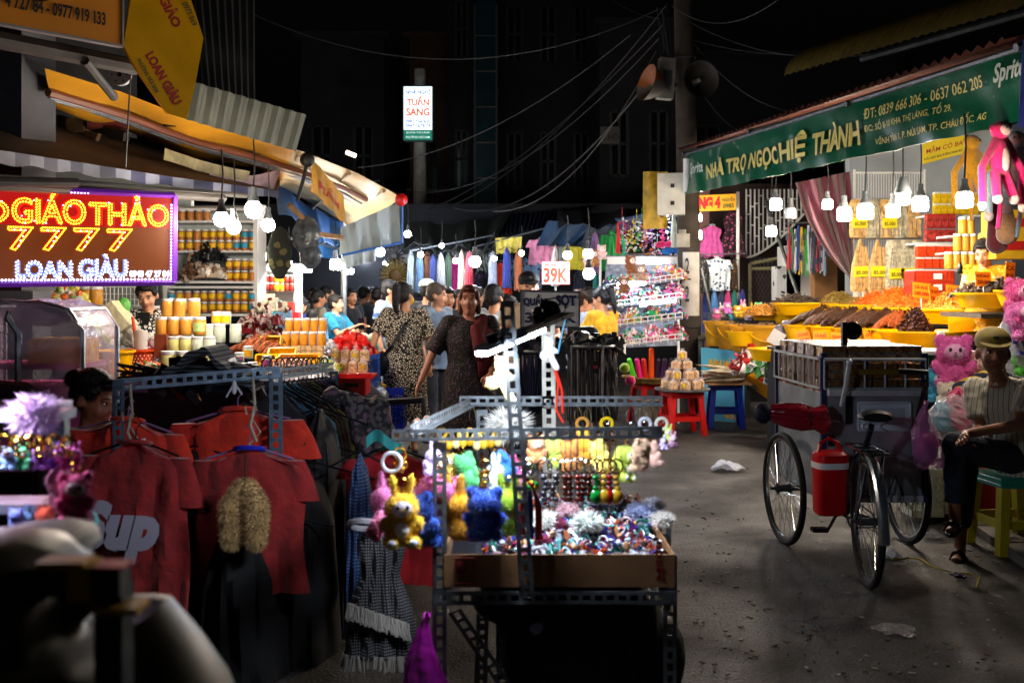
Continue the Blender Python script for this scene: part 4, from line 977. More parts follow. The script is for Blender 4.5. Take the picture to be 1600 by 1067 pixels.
# burgundy curtain
def curtain():
 pts_t=[(1243,286),(1262,283),(1285,279),(1308,274),(1328,268)];out=[]
 left=[(1243,286),(1252,318),(1262,345),(1278,374),(1296,400),(1315,422),(1336,442)]
 right=[(1328,268),(1330,300),(1331,330),(1332,360),(1333,390),(1334,418),(1337,442)]
 def at(l,v):
  f=v*(len(l)-1);i=min(int(f),len(l)-2);return lerp(l[i][0],l[i+1][0],f-i),lerp(l[i][1],l[i+1][1],f-i)
 def fn(u,v):
  a,c=at(left,v),at(right,v);x,y=lerp(a[0],c[0],u),lerp(a[1],c[1],u)
  return P(x,y,11.9+.10*sin(u*14+v*3)*(1-.5*v)+.05*sin(u*31-v*2))-P(1290,280,11.9)
 b=MB();b.sheet(fn,40,24,.006,nrm=V((0,-1,0)));return b
tag(curtain().obj('curtain',mat('burgundy_cloth','#5e2236',.8,ns=5,na=.25,sheen=.3),loc=P(1290,280,11.9)),'burgundy cloth curtain gathered down to the right of the stall','curtain')
# ---- further shop between pole and curtain
t,fn=flat_sign('price_banner','red and yellow sale banner hanging left under the green banner',P(1086,331,15),P(1150,328,15),P(1150,303,15),P(1086,306,15),mat('banner_orange','#e0a018',.5,ns=5,na=.15))
write(fn,'NG 4',.08,.62,.12,.9,mat('ink_red','#b01818',.6),t,.08);write(fn,'NGUYỄN',.66,.97,.55,.85,mat('ink_green','#244a20',.6),t,.03);write(fn,'0985',.68,.95,.12,.42,mat('ink_green','#244a20',.6),t,.03)
b=MB();b.box((0,0,1.7),(1.1,.1,3.4));tag(b.obj('shop_wall',mat('wall_pinkish','#b98a84',.8,ns=3,na=.12),loc=G(1115,17.2),smooth=False),'pinkish wall behind the clothes right of the pole','wall',kind='structure')
b=MB();b.box((0,0,1.7),(3.4,.1,3.4));tag(b.obj('shop_wall',mat('wall_brown_dark','#3a2c28',.85,ns=3,na=.2),loc=G(1265,17.0),smooth=False),'dark brown wall behind the white grille','wall',kind='structure')
# grille: frame + bars as parts
t=thing('window_grille','white metal grille with curved lower edge right of the pole','grille',P(1200,300,16))
b0=P(1200,300,16)
bar=MB();bar.box((0,0,0),(.022,.02,1));bme=bar.mesh('bar',WHITEP,False)
def low(px):return 402-70*max(0,(px-1168)/90) ** 1.5
for i in range(15):
 px=1166+i*6.6;a,c=P(px,296,16),P(px,low(px),16);o=bpy.data.objects.new('bar',bme);COL.objects.link(o);o.parent=t
 o.location=(a+c)/2-b0;o.scale=(1,1,(a-c).z)
b=MB();b.tube([P(px,low(px),16)-b0 for px in range(1166,1262,6)],.02,6);b.obj('lower_rail',WHITEP,t)
cb=MB()
for i in range(14):
 px=1166+i*6.6
 for k in range(3):
  py=306+(i*17+k*29) % 80
  if py<low(px)-5:q=P(px+3.3,py,16)-b0;cb.box(q,(.07,.018,.02))
cb.obj('cross_pieces',WHITEP,t,smooth=False)
# brown gate with diamond mesh
t=thing('gate','brown mesh gate in a cream frame behind the seafood stall','gate',G(1195,15.6));g0=G(1195,15.6)
b=MB()
for a,c in (((1172,412),(1172,500)),((1218,403),(1218,500)),((1172,412),(1218,403)),((1174,420),(1216,420))):b.tube([P(*a,15.6)-g0,P(*c,15.6)-g0],.03,6)
b.obj('gate_frame',mat('cream_metal','#8f8a6a',.5),t)
b=MB();b.box((P(1195,470,15.65)-g0),(.5,.02,1.1));b.obj('backing',mat('gate_brown','#37241c',.8),t,smooth=False)
b=MB()
for i in range(-10,14):
 for s in (-1,1):
  x0=i*.06-.22;pts=[V((x0+s*z*.5*1,-.02*s,1.1+z)) for z in (0,1.0)]
  a,c=pts
  # clip to gate width
  def cl(a,c):
   ts=[0,1];
   for lim in (-.24,.24):
    if (a.x-lim)*(c.x-lim)<0:ts.append((lim-a.x)/(c.x-a.x))
   ts=sorted(x for x in ts if-.245 <= a.x+(c.x-a.x)*x <= .245);return (a.lerp(c,ts[0]),a.lerp(c,ts[-1])) if len(ts)>1 else None
  r=cl(a,c)
  if r:b.tube(r,.006,4)
b.obj('diamond_mesh',DARKSTEEL,t)
b=MB();b.box((0,0,.5),(.62,.5,1.0));b.obj
p=P(1251,495,14.6);
b=MB();b.box((0,0,.45),(.55,.5,.95));tag(b.obj('carton',mat('box_white','#b4b8ba',.7,ns=3,na=.1),loc=(p.x,p.y,1.3),smooth=False),'tall white carton right of the brown gate','carton')
p=P(1279,495,14.4);b=MB();b.box((0,0,.45),(.32,.5,.95));tag(b.obj('carton',CARD,loc=(p.x+.03,p.y,1.3),smooth=False),'tall brown cardboard carton beside the burgundy curtain','carton')
b=MB();b.box((0,0,.65),(2.3,.9,1.3));tag(b.obj('counter',mat('counter_dark','#23262a',.8,ns=3,na=.3),loc=(4.2,14.6,0),smooth=False),'dark counter carrying the tall cartons at the back','counter')
p=P(1228,470,14.5);b=MB();b.box((0,0,0),(.34,.3,1.0));tag(b.obj('patterned_panel',pmat('bw_print','spots','#b8bcc0','#22252c',9,thr=.35),loc=p,smooth=False),'grey and black flower printed panel right of the gate','panel')
b=MB();b.tube([P(1196,312,15.0),P(1262,505,13.5)],.03,6);tag(b.obj('prop_pole',DARKSTEEL),'slanting grey prop pole in front of the white grille','pole')
b=MB();b.tube([P(1096,420,14.2),P(1118,520,13.2)],.02,6);tag(b.obj('prop_pole',DARKSTEEL),'thin slanting prop just right of the concrete pole','pole')
b=MB();b.cyl(G(1153,15.2),P(1153,300,15.2),.025,n=8);tag(b.obj('white_post',WHITEP),'slim white post between the pink clothes and the grille','post')
# clothes there
b=MB();b.tube([P(1085,398,15.1),P(1165,396,15.1)],.012,6);tag(b.obj('clothes_rail',STEEL),'thin rail over the printed tunic right of the pole','rail')
garment('dress','hot pink dress hanging right of the concrete pole',P(1112,352,15.6),.42,.5,cloth('#d05aa8'),collar=cloth('#8fc0c8'))
garment('dress','black and pink flowered sleeveless dress by the slim white post',P(1145,330,15.6),.42,.72,pmat('floral_bp','spots','#241018','#b04a80',22,thr=.32))
garment('shirt','white and blue printed tunic right of the 2/2 plate',P(1121,402,15.0),.42,.5,pmat('print_wb','spots','#c8d4dc','#22406a',16,thr=.32))
garment('side','dark floral blouse half hidden behind the concrete pole',P(1098,400,14.9),.5,.55,pmat('print_dark','spots','#14161a','#6a6a60',22,thr=.3))
garment('side','brown and yellow printed blouse next to the slim white post',P(1146,405,15.1),.35,.5,pmat('print_by','spots','#3a2418','#a07a20',16,thr=.3))
for i,(px,c,n_) in enumerate([(1103,'#1a2f70','navy'),(1116,'#4a80c0','sky blue'),(1127,'#1c2c50','dark blue'),(1137,'#c03880','magenta'),(1147,'#0e6a60','teal'),(1160,'#1e2a88','royal blue')]):
 garment('side','%s trousers hanging low behind the yellow buckets' % n_,P(px,452,15.0),.34,.75,cloth(c),'trousers',name='trousers')
# beaded chains / keyrings at px 1225-1290, y 350-420
for i in range(12):
 c=['#c02828','#28a040','#e8e8e8','#2850a0','#e8c020','#18b838','#e0e4f0','#c8d0e0','#303848','#e03040','#dfe6f2','#9ab0d0'][i]
 nm=['red','green','white','blue','yellow','bright green','pale','silver','black','scarlet','ivory','steel blue'][i]
 p=P(1232+i*5.2,352+(i % 3)*3,13.6);b=MB();rnd=random.Random(i)
 for k in range(7):
  x_=rnd.uniform(-.03,.03);b.tube([(x_*.3,0,0),(x_,rnd.uniform(-.02,.02),-.3),(x_+rnd.uniform(-.02,.02),0,-.55-rnd.uniform(0,.1))],.008,4,rnd.choice([0,0,0,1]))
 b.box((rnd.uniform(-.03,.03),-.02,rnd.uniform(-.5,-.1)),(.04,.01,.08),1)
 tag(b.obj('lanyard',[plastic(c),plastic('#50586c')],loc=p,smooth=False),'%s lanyard bundle hanging left of the burgundy curtain' % nm,'lanyard','lanyards by the curtain')
b=MB();b.tube([P(1228,349,13.6),P(1296,347,13.6)],.012,6);tag(b.obj('rail',STEEL),'rail carrying the coloured lanyards','rail')
# bulbs of the right side: label, px, py, Y, diameter(px), warm?, cord
for lab,px,py,Y,d,k,cd in [
  ('lit bulb second from the left along the green banner',1212,319,10.6,22,1,.35),
  ('unlit large frosted bulb third along the green banner',1235,333,10.0,22,0,.4),
  ('lit bulb hanging lower left in front of the white grille',1205,361,12.0,20,1,.9),
  ('warm yellowish lit bulb in the middle of the green banner',1293,319,9.6,19,2,.3),
  ('large lit bulb right of the warm one',1319,334,9.2,27,1,.4),
  ('largest lit bulb over the hanging snack bags',1352,330,8.8,30,1,.5),
  ('lit bulb between the largest bulb and the grey shaded one',1395,329,9.4,26,1,.5),
  ('lit bulb right of the grey shaded lamp',1438,318,8.4,29,1,.45),
  ('rightmost lit bulb, under the yellow toy monkey',1507,312,6.1,31,1,.4),
  ('upper lit bulb just right of the concrete pole',1091,340,14.2,14,1,.3),
  ('lower lit bulb just right of the concrete pole',1090,367,14.0,17,1,.5)]:
 make_bulb(lab,P(px,py,Y),d*Y/F*.8,cd,{0:BULBOFF,1:BULBN,2:BULBW}[k],'bulbs along the green banner')
t=thing('shaded_lamp','grey shaded lamp hanging among the bulbs under the green banner','lamp',P(1411,302,8.6))
b=MB();b.lathe([(.03,.14),(.045,.10),(.06,.05),(.075,0),(.07,0),(.05,.05)],n=16);b.obj('shade',mat('shade_grey','#5a6064',.5),t)
b=MB();b.lathe([(.015,-.11),(.055,-.10),(.062,-.06),(.06,0)],n=16);b.obj('globe',BULBOFF,t);b=MB();b.tube([(0,0,.14),(0,0,.7)],.007,5);b.obj('cord',BLACKM,t)
# long armed plush monkeys hung at the right end
def monkey(label,pos,s,col,pale,yaw=0,spread=.5):
 t=thing('plush_monkey',label,'plush toy',pos,yaw)
 b=MB();b.ell((0,0,-.08),(.09,.085,.085));b.ell((0,0,-.32),(.10,.085,.19))
 for x in (-1,1):
  b.ell((x*.09,0,-.06),(.03,.015,.035));
  b.cap((x*.06,0,-.18),(x*(.17+.1*spread),-.02,-.42),.038,.036);b.cap((x*(.17+.1*spread),-.02,-.42),(x*(.16+.12*spread),-.03,-.72),.036,.036)
  b.cap((x*.05,0,-.46),(x*.09,-.06,-.66),.05,.045)
 for i,p in enumerate(b.v):pass
 voxel(b,'plush_body',fur(col),t,.012,2)
 f=MB();f.ell((0,-.05,-.08),(.06,.05,.055));f.ell((0,-.06,-.34),(.05,.04,.11))
 for x in (-1,1):f.ell((x*(.16+.12*spread),-.03,-.76),(.042,.042,.05));f.ell((x*.09,-.07,-.70),(.048,.05,.045))
 f.obj('pale_patches',fur(pale),t);e=MB()
 for x in (-1,1):e.ell((x*.022,-.098,-.07),(.007,.005,.009),n=8,k=5)
 e.obj('eyes',BLACKP,t);q=MB();q.tube([(0,.02,-.45),(.06,.06,-.7),(.02,.05,-.95)],.02,7);q.obj('tail',fur(col),t)
 t.scale=(s,s,s);return t
monkey('bright pink long armed plush monkey hanging at the right under the banner',P(1563,190,6.4),.72,'#d81868','#e8b8b0',.3)
monkey('pale blue long armed plush monkey behind the pink one',P(1586,205,6.7),.75,'#a8c4d8','#e0c8c8',-.3)
monkey('mustard yellow long armed plush monkey left of the pink one',P(1519,212,6.9),.62,'#c89018','#b8881c',.2,.7)
for lab,px,py,Y,c in (('maroon plush leg hanging below the pink monkey',1553,345,6.9,'#5a1824'),('beige plush leg hanging below the pink monkey',1569,330,6.8,'#a8805c')):
 b=MB();b.cap((0,0,.1),(.02,0,-.16),.035,.07,12);tag(b.obj('plush_limb',fur(c),loc=P(px,py,Y)),lab,'plush toy')
# ------------------------------------------------------------------ left side: canopies
TARPY=mat('tarp_yellow','#c88c20',.45,ns=2.2,na=.25,bump=.4)
TARPP=mat('tarp_pale','#b8a070',.5,ns=3,na=.25,bump=.4)
t=thing('awning','large yellow tarpaulin awning on rails above the food shop at left','awning',P(300,200,8.5));o0=P(300,200,8.5)
out=[P(70,108,6.6),P(190,145,7.3),P(300,188,8.0),P(400,215,8.7),P(480,240,9.4),P(560,272,10.4),P(626,308,11.5)]
inn=[P(92,168,8.0),P(200,205,9.2),P(285,243,10.4),P(385,268,11.4),P(440,292,12.0),P(500,325,12.6),P(545,352,13.2)]
def along(l,u):
 f=u*(len(l)-1);i=min(int(f),len(l)-2);return l[i].lerp(l[i+1],f-i)
def tf(u,v):return along(out,u).lerp(along(inn,u),v)-o0-V((0,0,.10*sin(pi*v)+.03*sin(u*23)*sin(pi*v)))
b=MB();b.sheet(lambda u,v:tf(u*.62,v),30,8,.004,nrm=V((0,0,1)));b.obj('yellow_sheet',TARPY,t)
b=MB();b.sheet(lambda u,v:tf(.62+u*.38,v),20,8,.004,nrm=V((0,0,1)));b.obj('pale_sheet',TARPP,t)
for k,(d,r) in enumerate(((.10,.03),(.2,.018),(.26,.018))):
 b=MB();b.tube([along(out,u).lerp(along(inn,u),d+.1)-o0-V((0,0,.10)) for u in [i/10*.9 for i in range(11)]],r,6);b.obj('rail',[STEEL,mat('rail_brown','#6a3a24',.5)][k == 0],t)
for u in (.64,.8,.93):
 b=MB();b.tube([tf(u,0)-V((0,0,.03)),tf(u,1)-V((0,0,.05))],.022,6);b.obj('rib',mat('rib_wood','#9a8a6c',.6),t)
b=MB();q=P(480,250,9.2)-o0;b.ell(q,.07,n=10);b.tube([q,q+V((-.02,0,-.12)),q+V((-.09,0,-.38))],.018,6);b.obj('crank_handle',BLACKM,t)
b=MB();q=P(627,312,11.4)-o0;b.ell(q,.075,n=12);b.obj('red_end_cap',plastic('#c01818'),t)
b=MB();b.cyl((0,0,0),(0,0,3.1),.04,n=8);tag(b.obj('awning_post',STEEL,loc=(along(inn,.97).x,along(inn,.97).y,0)),'steel post under the far corner of the yellow awning','post')
# corrugated sheets
CORR=mat('corrugated_zinc','#4c5048',.5,.3,ns=4,na=.3,bump=.2)
def corr(name,label,c,m,n=9,amp=.03):
 c=[V(p) for p in c];nn=(c[1]-c[0]).cross(c[3]-c[0]).normalized();N=n*8
 def f(u,v):
  w=(u*n) % 1;h=amp if .35<w<.65 else (0 if w<.2 or w>.8 else amp*(1-abs(w-.5)*0)*.5)
  return c[0].lerp(c[1],u).lerp(c[3].lerp(c[2],u),v)-c[0]+nn*h
 b=MB();b.sheet(f,N,2,.002,nrm=nn);return tag(b.obj(name,m,loc=c[0],smooth=False),label,'roof sheet')
corr('corrugated_sheet','grey green corrugated metal panel above the yellow awning',(P(290,187,7.8),P(462,237,9.1),P(478,180,9.1),P(300,128,7.8)),CORR,9)
corr('corrugated_sheet','tall dark corrugated metal wall above the grey green panel',(P(318,152,9.5),P(397,170,10.2),P(397,-30,10.2),P(300,-30,9.5)),mat('zinc_dark','#26282a',.55,.4,ns=3,na=.3),8,.04)
# dark building body above left shop
b=MB();b.box((0,0,0),(4.2,5.5,3.0));tag(b.obj('upper_storey',DW('35312e'),loc=(-6.6,9.2,4.85),smooth=False),'dark upper storey over the food shop at the far left','building')
b=MB();b.box((0,0,0),(1.4,.5,2.3));tag(b.obj('wall_block',mat('plaster_grey','#4a4b50',.85,ns=3,na=.2,bump=.2),loc=P(5,150,6.9)+V((-.45,0,-.2)),smooth=False),'grey plaster wall piece below the orange sign at the left edge','wall')
# beams
for label,a,c,r in (('thick grey beam running under the orange sign at top left',P(-40,55,5.6),P(212,105,6.6),.055),('diagonal grey strut below the beam beside the white dial',P(132,95,6.2),P(178,152,6.8),.03),('thin black hanging cord in front of the yellow awning',P(205,100,6.6),P(196,262,6.8),.006),
                     ('horizontal lower tube of the striped awning above the lit sign',P(-20,276,5.9),P(385,306,8.4),.022),('second tube just above the lit red sign',P(-20,290,5.9),P(350,310,7.8),.03),('purple lit tube at the left above the sign',P(-20,284,5.7),P(120,286,6.2),.03)):
 base=(a+c)/2;b=MB();b.tube([a-base,c-base],r,8);tag(b.obj('beam',mat('beam_grey','#3c3a38',.6,ns=5,na=.3),loc=base),label,'beam')
t=thing('dial','round white dial disc with black markings under the beam','dial',P(187,117,6.9))
b=MB();b.cyl((0,0,0),(0,.03,0),.075,n=24);b.obj('disc',mat('dial_white','#a9acae',.5),t)
b=MB();b.cyl((0,-.008,0),(0,-.002,0),.016,n=12)
for k in range(6):a=k*pi/3;b.cyl((.05*cos(a),-.008,.05*sin(a)),(.05*cos(a),-.002,.05*sin(a)),.006,n=6)
b.obj('markings',BLACKM,t)
# dark striped awning sheet over the lit sign
t=thing('striped_awning','brown canopy with blue and white striped hem above the lit sign','awning',P(0,250,5.8));s0=P(0,250,5.8)
oe=[P(-60,236,5.5),P(0,243,5.8),P(130,262,6.6),P(270,283,7.6),P(435,303,9.4)]
ie=[P(-60,120,6.6),P(0,128,7.0),P(110,170,8.0),P(270,225,9.4),P(440,268,11.5)]
ie=[V((p.x-1.2,p.y+.3,p.z+.0)) if False else p for p in ie]
b=MB();b.sheet(lambda u,v:along(oe,u).lerp(along([P(-60,190,7.2),P(0,195,7.5),P(110,215,8.6),P(270,250,10),P(440,280,12)],u),v)-s0+V((0,0,.12*v)),24,6,.005,nrm=V((0,0,1)));b.obj('canopy_sheet',mat('canopy_brown','#4a382c',.7,ns=3,na=.3,bump=.3),t)
STB=mat('stripe_blue','#0c1236',.6,ns=8,na=.2);STW=mat('stripe_white','#5c6070',.6,ns=8,na=.2)
for i in range(24):
 u0,u1=i/24,(i+1)/24
 b=MB();b.sheet(lambda u,v:along(oe,lerp(u0,u1,u))-s0-V((0,0,-.03+.075*(1-v)+.01*sin((lerp(u0,u1,u))*50)*(1-v))),3,2,.003,nrm=V((0,-1,0)));b.obj('hem_stripe',STB if i % 2 else STW,t)
# crumpled banner roll under awning
tarp('hanging_banner','faded white banner with printed marks hanging below the yellow awning','banner',[P(258,250,8.2),P(385,283,9.2),P(390,268,9.2),P(258,232,8.2)],mat('faded_banner','#8d8560',.6,ns=9,na=.5,bump=.4),14,4,.02,.01)
tarp('hanging_banner','sagging pink and white banner end beside the awning crank','banner',[P(320,296,8.8),P(425,298,9.6),P(438,264,9.6),P(330,268,8.8)],mat('pink_banner','#a08890',.6,ns=7,na=.6,bump=.4),14,5,.05,.015)
b=MB()
for i in range(14):b.box((U(-.7,.7),U(-.2,.2),U(-.12,.12)),(U(.1,.5),U(.03,.1),U(.02,.12)),i % 3,Euler((U(-.3,.3),U(-.4,.4),U(-.4,.4))).to_matrix())
tag(b.obj('clutter',[BLACKM,mat('clutter_wood','#6b5034',.8),mat('clutter_red','#5a1c1c',.8)],loc=P(150,190,8.2),smooth=False),'dark boards and rags stuffed between the striped and the yellow awnings','clutter')
# ---- signs at top left
t,fn=flat_sign('shop_sign','orange shop sign with black phone number at the top left corner',P(-75,22,5.0),P(189,71,5.9),P(190,-90,5.9),P(-75,-150,5.0),mat('sign_orange','#e08c14',.45,ns=2,na=.12,coat=.3),frame=mat('sign_frame_white','#9a9a9a',.4),fw=.012)
write(fn,'4 727 84 - 0977 919 133',.27,.885,.15,.28,mat('ink_black','#0c0a08',.5),t,.035)
b=MB();q=fn(.47,.47);b.cyl(q+V((0,-.002,0)),q+V((0,.01,0)),.12,n=20);b.obj('brown_mark',mat('ink_brown','#4a1c10',.5),t)
# yellow angled hanging sign, an eight-sided sheet
YS=mat('sign_yellow','#e0a814',.22,ns=3,na=.15,bump=.25,coat=.6)
t=thing('hanging_sign','tilted eight sided yellow sign with red letters beside the orange sign','sign',P(255,90,6.4));h0=P(255,90,6.4)
poly=[(207,-20),(193,72),(213,108),(262,178),(292,187),(306,128),(318,60),(292,-20)]
b=MB();b.poly([P(x,y,6.4+(x-255)*.004)-h0 for x,y in poly][::-1],.02);b.obj('board',YS,t,smooth=False)
def rot_text(s,cx,cy,L,H,deg,m):
 a=R(deg);ux=V((cos(a),sin(a)));uy=V((sin(a),-cos(a)))
 def f(x,y):
  px=cx+ux.x*(x-.5)*L+uy.x*(y-.5)*H;py=cy+ux.y*(x-.5)*L+uy.y*(y-.5)*H
  return P(px,py,6.4+(px-255)*.004-.006)-h0
 write(f,s,0,1,0,1,m,t,.05)
rot_text('GIẢO',268,18,52,20,62,RI);rot_text('LOAN GIÀU',257,122,92,19,60,RI);rot_text('PHƯỜNG NÚI SAM',232,118,60,9,60,mat('ink_olive','#6a6410',.6));rot_text('0977 919',297,22,40,9,66,mat('ink_olive','#6a6410',.6))
# small yellow banner & grey tarps
o_,fn,n=tarp('hanging_banner','yellow banner with red letters hanging under the awning above the grey tarpaulin','banner',[P(489,300,9.4),P(538,350,10.6),P(536,306,10.6),P(489,250,9.4)],mat('banner_amber','#c08a1c',.4,ns=6,na=.3,bump=.5,coat=.3),12,8,0,.012)
write(lambda x,y:fn(x,y)+V((.012,-.02,0)),'MẮM',.15,.85,.3,.7,RI,o_,.01)
GT=mat('tarp_grey','#8a979a',.55,ns=3,na=.15,bump=.5);BT=mat('tarp_blue','#2c62a8',.5,ns=3,na=.2,bump=.4)
tarp('grey_tarp','grey tarpaulin with blue hem hanging from the awning corner','tarpaulin',[P(534,398,11.0),P(627,378,11.5),P(628,314,11.5),P(534,355,11.0)],GT,20,10,0,.03)
tarp('grey_tarp','lower narrower pale tarpaulin strip below the large grey one','tarpaulin',[P(537,420,11.1),P(586,408,11.3),P(587,384,11.3),P(536,397,11.1)],mat('tarp_palegrey','#a0adb0',.55,ns=3,na=.15,bump=.4),14,6,0,.02)
b=MB();b.tube([P(628,312,11.45),P(628,380,11.45)],.018,5);b.tube([P(534,399,10.97),P(580,389,11.2),P(627,379,11.45)],.014,5);tag(b.obj('blue_hem',BT),'bright blue hem along the edges of the grey tarpaulin','hem')
tarp('blue_tarp','blue tarpaulin ceiling behind the black hanging bags at left','tarpaulin',[P(440,330,10.5),P(535,385,12.0),P(535,345,13),P(430,285,12)],BT,16,8,.05,.03)
b=MB();b.tube([P(452,320,10.2),P(498,366,10.6),P(534,371,11.0)],.03,6);tag(b.obj('wooden_beam',WOOD),'brown wooden bar bent under the blue tarpaulin','beam')
# ---- LED shop sign
t=thing('led_sign','red lit shop sign edged with glowing dots over the food shop','sign',P(130,370,6.4));e0=P(130,370,6.4)
c=[P(-90,444,5.95),P(272,441,6.9),P(273,306,6.9),P(-90,290,5.95)];C=[p-e0 for p in c]
ln=(C[1]-C[0]).cross(C[3]-C[0]).normalized()
fn=lambda x,y,off=0:C[0].lerp(C[1],x).lerp(C[3].lerp(C[2],x),y)+ln*off
def led_panel():
 m=bpy.data.materials.new('led_panel_face');m.use_nodes=True;n=m.node_tree.nodes;l=m.node_tree.links;b=n['Principled BSDF']
 b.inputs['Base Color'].default_value=(.07,.02,.005,1);b.inputs['Roughness'].default_value=.35
 b.inputs['Emission Color'].default_value=(.75,.14,.012,1);b.inputs['Emission Strength'].default_value=.10
 return m
b=MB();vs=C+[p-ln*.08 for p in C];b.add(vs,[(0,1,2,3),(7,6,5,4),(0,4,5,1),(1,5,6,2),(2,6,7,3),(3,7,4,0)]);b.obj('panel',led_panel(),t,smooth=False)
b=MB();b.sheet(lambda u,v:fn(u*.985,.62+v*.36,.002),1,1,.002,nrm=ln);b.obj('upper_red_field',mat('led_red_field','#3a0604',.4,emis=.42,ecol='#d01008'),t,smooth=False)
fr=MB()
for i in range(4):
 p,q=C[i],C[(i+1) % 4];fr.tube([p,q],.022,4)
fr.obj('frame',mat('led_frame','#5a2090',.4,emis=.25),t)  # faint violet emission stands in for light from the dots on the frame
# which x on the panel is a photograph column
def sx(px):
 k=(px-800)/F;dX,dY=(c[1]-c[0]).x,(c[1]-c[0]).y;return (k*c[0].y-c[0].x)/(dX-k*dY)
def dots(pts,r,m,name,off=.012):
 b=MB();w=(C[1]-C[0]).length;ux=(C[1]-C[0]).normalized()
 for x,y in pts:
  q=fn(x,y,off);b.add([q+ux*r*cos(a)+V((0,0,r*sin(a))) for a in [2*pi*k/6 for k in range(6)]]+[q+ln*r*.8],[(i,(i+1) % 6,6) for i in range(6)])
 o=b.obj(name,m,t,smooth=False);o['kind']='stuff';return o
WPAN=(c[1]-c[0]).length;HPAN=.58
def outline_pts(s,x0,x1,y0,y1,step,bold=0.0):
 vs,es,_=text2d(s,bold,0,True,4);out=[];acc=0
 for a,e in es:
  p=V((lerp(x0,x1,vs[a][0]),lerp(y0,y1,vs[a][1])));q=V((lerp(x0,x1,vs[e][0]),lerp(y0,y1,vs[e][1])))
  L=math.hypot((q-p).x*WPAN,(q-p).y*HPAN)
  if L<1e-6:continue
  while acc<L:out.append(tuple(p.lerp(q,acc/L)));acc+=step
  acc-=L
 return out
LR=mat('led_letter_red','#a01008',.4,emis=1.3,ecol='#ff1c08');DO=mat('led_dot_amber','#ffb040',.4,emis=7,ecol='#ff9418');DWh=mat('led_dot_white','#ffffff',.4,emis=7,ecol='#d8d8ff');DP=mat('led_dot_violet','#c090ff',.4,emis=6,ecol='#c89cff')
for s_,a,z in (('Ò',-32,12),('GIÁO',18,132),('THẢO',138,261)):
 x0,x1=sx(a),sx(z);top=.97 if s_ != 'Ò' else .93
 write(lambda x,y:fn(x,y,.006),s_,x0,x1,.64,top,LR,t,.075)
 dots(outline_pts(s_,x0,x1,.64,top,.017,.08),.0062,DO,'amber_dots')
 rnd=random.Random(3);vs,fs,_=text2d(s_,.05)
 dots([(lerp(x0,x1,vs[i][0]),lerp(.64,top,vs[i][1])) for i in range(0,len(vs),9)],.004,DP,'violet_dots',.014)
for i in range(4):
 a=12+i*51.5;x0,x1=sx(a),sx(a+38)
 write(lambda x,y:fn(x,y,.006),'7',x0,x1,.36,.59,mat('led_seven','#5a1408',.4,emis=.5,ecol='#a02008'),t,.06);dots(outline_pts('7',x0,x1,.355,.595,.014,.075),.0055,DO,'amber_dots')
 dots([(lerp(x0,x1,u),lerp(.36,.59,v)) for u,v in ((.25,.9),(.5,.9),(.7,.88),(.6,.6),(.5,.4),(.42,.15))],.005,DP,'violet_dots',.014)
LW=mat('led_letter_white','#6070c0',.4,emis=.45,ecol='#8098ff')
for s_,a,z,top in (('LOAN',24,112,.24),('GIÀU',122,198,.31)):
 write(lambda x,y:fn(x,y,.006),s_,sx(a),sx(z),.055,top,LW,t,.06);dots(outline_pts(s_,sx(a),sx(z),.055,top,.021,.02),.0042,DWh,'white_dots')
write(lambda x,y:fn(x,y,.006),'0948 47 27 84',sx(202),sx(264),.06,.135,mat('led_small_white','#c8d4ff',.4,emis=4,ecol='#c8d4ff'),t,.03)
for i in range(58):
 x=.25+i*.0125
dots([(x_,.035) for x_ in [sx(-20+i*5.6) for i in range(52)] if x_<.98],.0065,DWh,'border_dots')
dots([(sx(266),.06+i*.036) for i in range(24)],.0068,DP,'border_dots');dots([(sx(-20+i*5.2),.985) for i in range(31)],.0068,DP,'border_dots')
# ---- white shelf unit with jars
t=thing('shelf_unit','tall white shelf unit full of yellow labelled jars behind the sign','shelf',P(340,490,10));u0=P(340,490,10)
for py in (328,347,393,441,449,492):
 a,c_=P(262,py,10),P(403,py,10);b=MB();b.box(((a.x+c_.x)/2,10.1,a.z)-0*u0 if False else V(((a.x+c_.x)/2,10.1,a.z))-u0,(c_.x-a.x,.34,.025));b.obj('shelf_board',WHITEP,t,smooth=False)
for px in (262,402):
 a,c_=P(px,318,10),P(px,492,10);b=MB();b.box(V((a.x,10.1,(a.z+c_.z)/2))-u0,(.04,.36,a.z-c_.z));b.obj('upright',WHITEP,t,smooth=False)
b=MB();a,c_=P(262,318,10),P(403,492,10);b.box(V(((a.x+c_.x)/2,10.3,(a.z+c_.z)/2))-u0,(c_.x-a.x,.02,a.z-c_.z));b.obj('back_panel',mat('shelf_back','#b8c2c4',.6,ns=4,na=.1),t,smooth=False)
b=MB();b.cyl((0,0,0),(0,0,.085),.035,n=12);jm1=b
def smalljar(label,pos,grp,h=.105,r=.036,body='#e8b41c',blue=False):
 b=MB();b.lathe([(r,0),(r,h*.26),(r*1.01,h*.27),(r*1.01,h*.72),(r,h*.73),(r*.92,h*.86)],n=10);b.lathe([(r*.96,h*.84),(r*.96,h),(r*.5,h)],n=10,m=2)
 for i in range(len(b.f)):
  z=[b.v[q][2] for q in b.f[i]]
  if b.m[i] == 0 and min(z) >= h*.25 and max(z) <= h*.735:b.m[i]=1
 return b
JM={}
for key,cc,lc in (('y','#a8642c','#f0c010'),('b','#a8642c','#2a9ac0'),('o','#b8743c','#c8823c'),('r','#4a1010','#a02018')):
 JM[key]=smalljar('',(0,0,0),'').mesh('small_jar',[mat('jar_fill'+key,cc,.4,ns=20,na=.3),mat('jar_lab'+key,lc,.5,ns=40,na=.15),mat('jar_lid_clear','#d8dcdc',.3)])
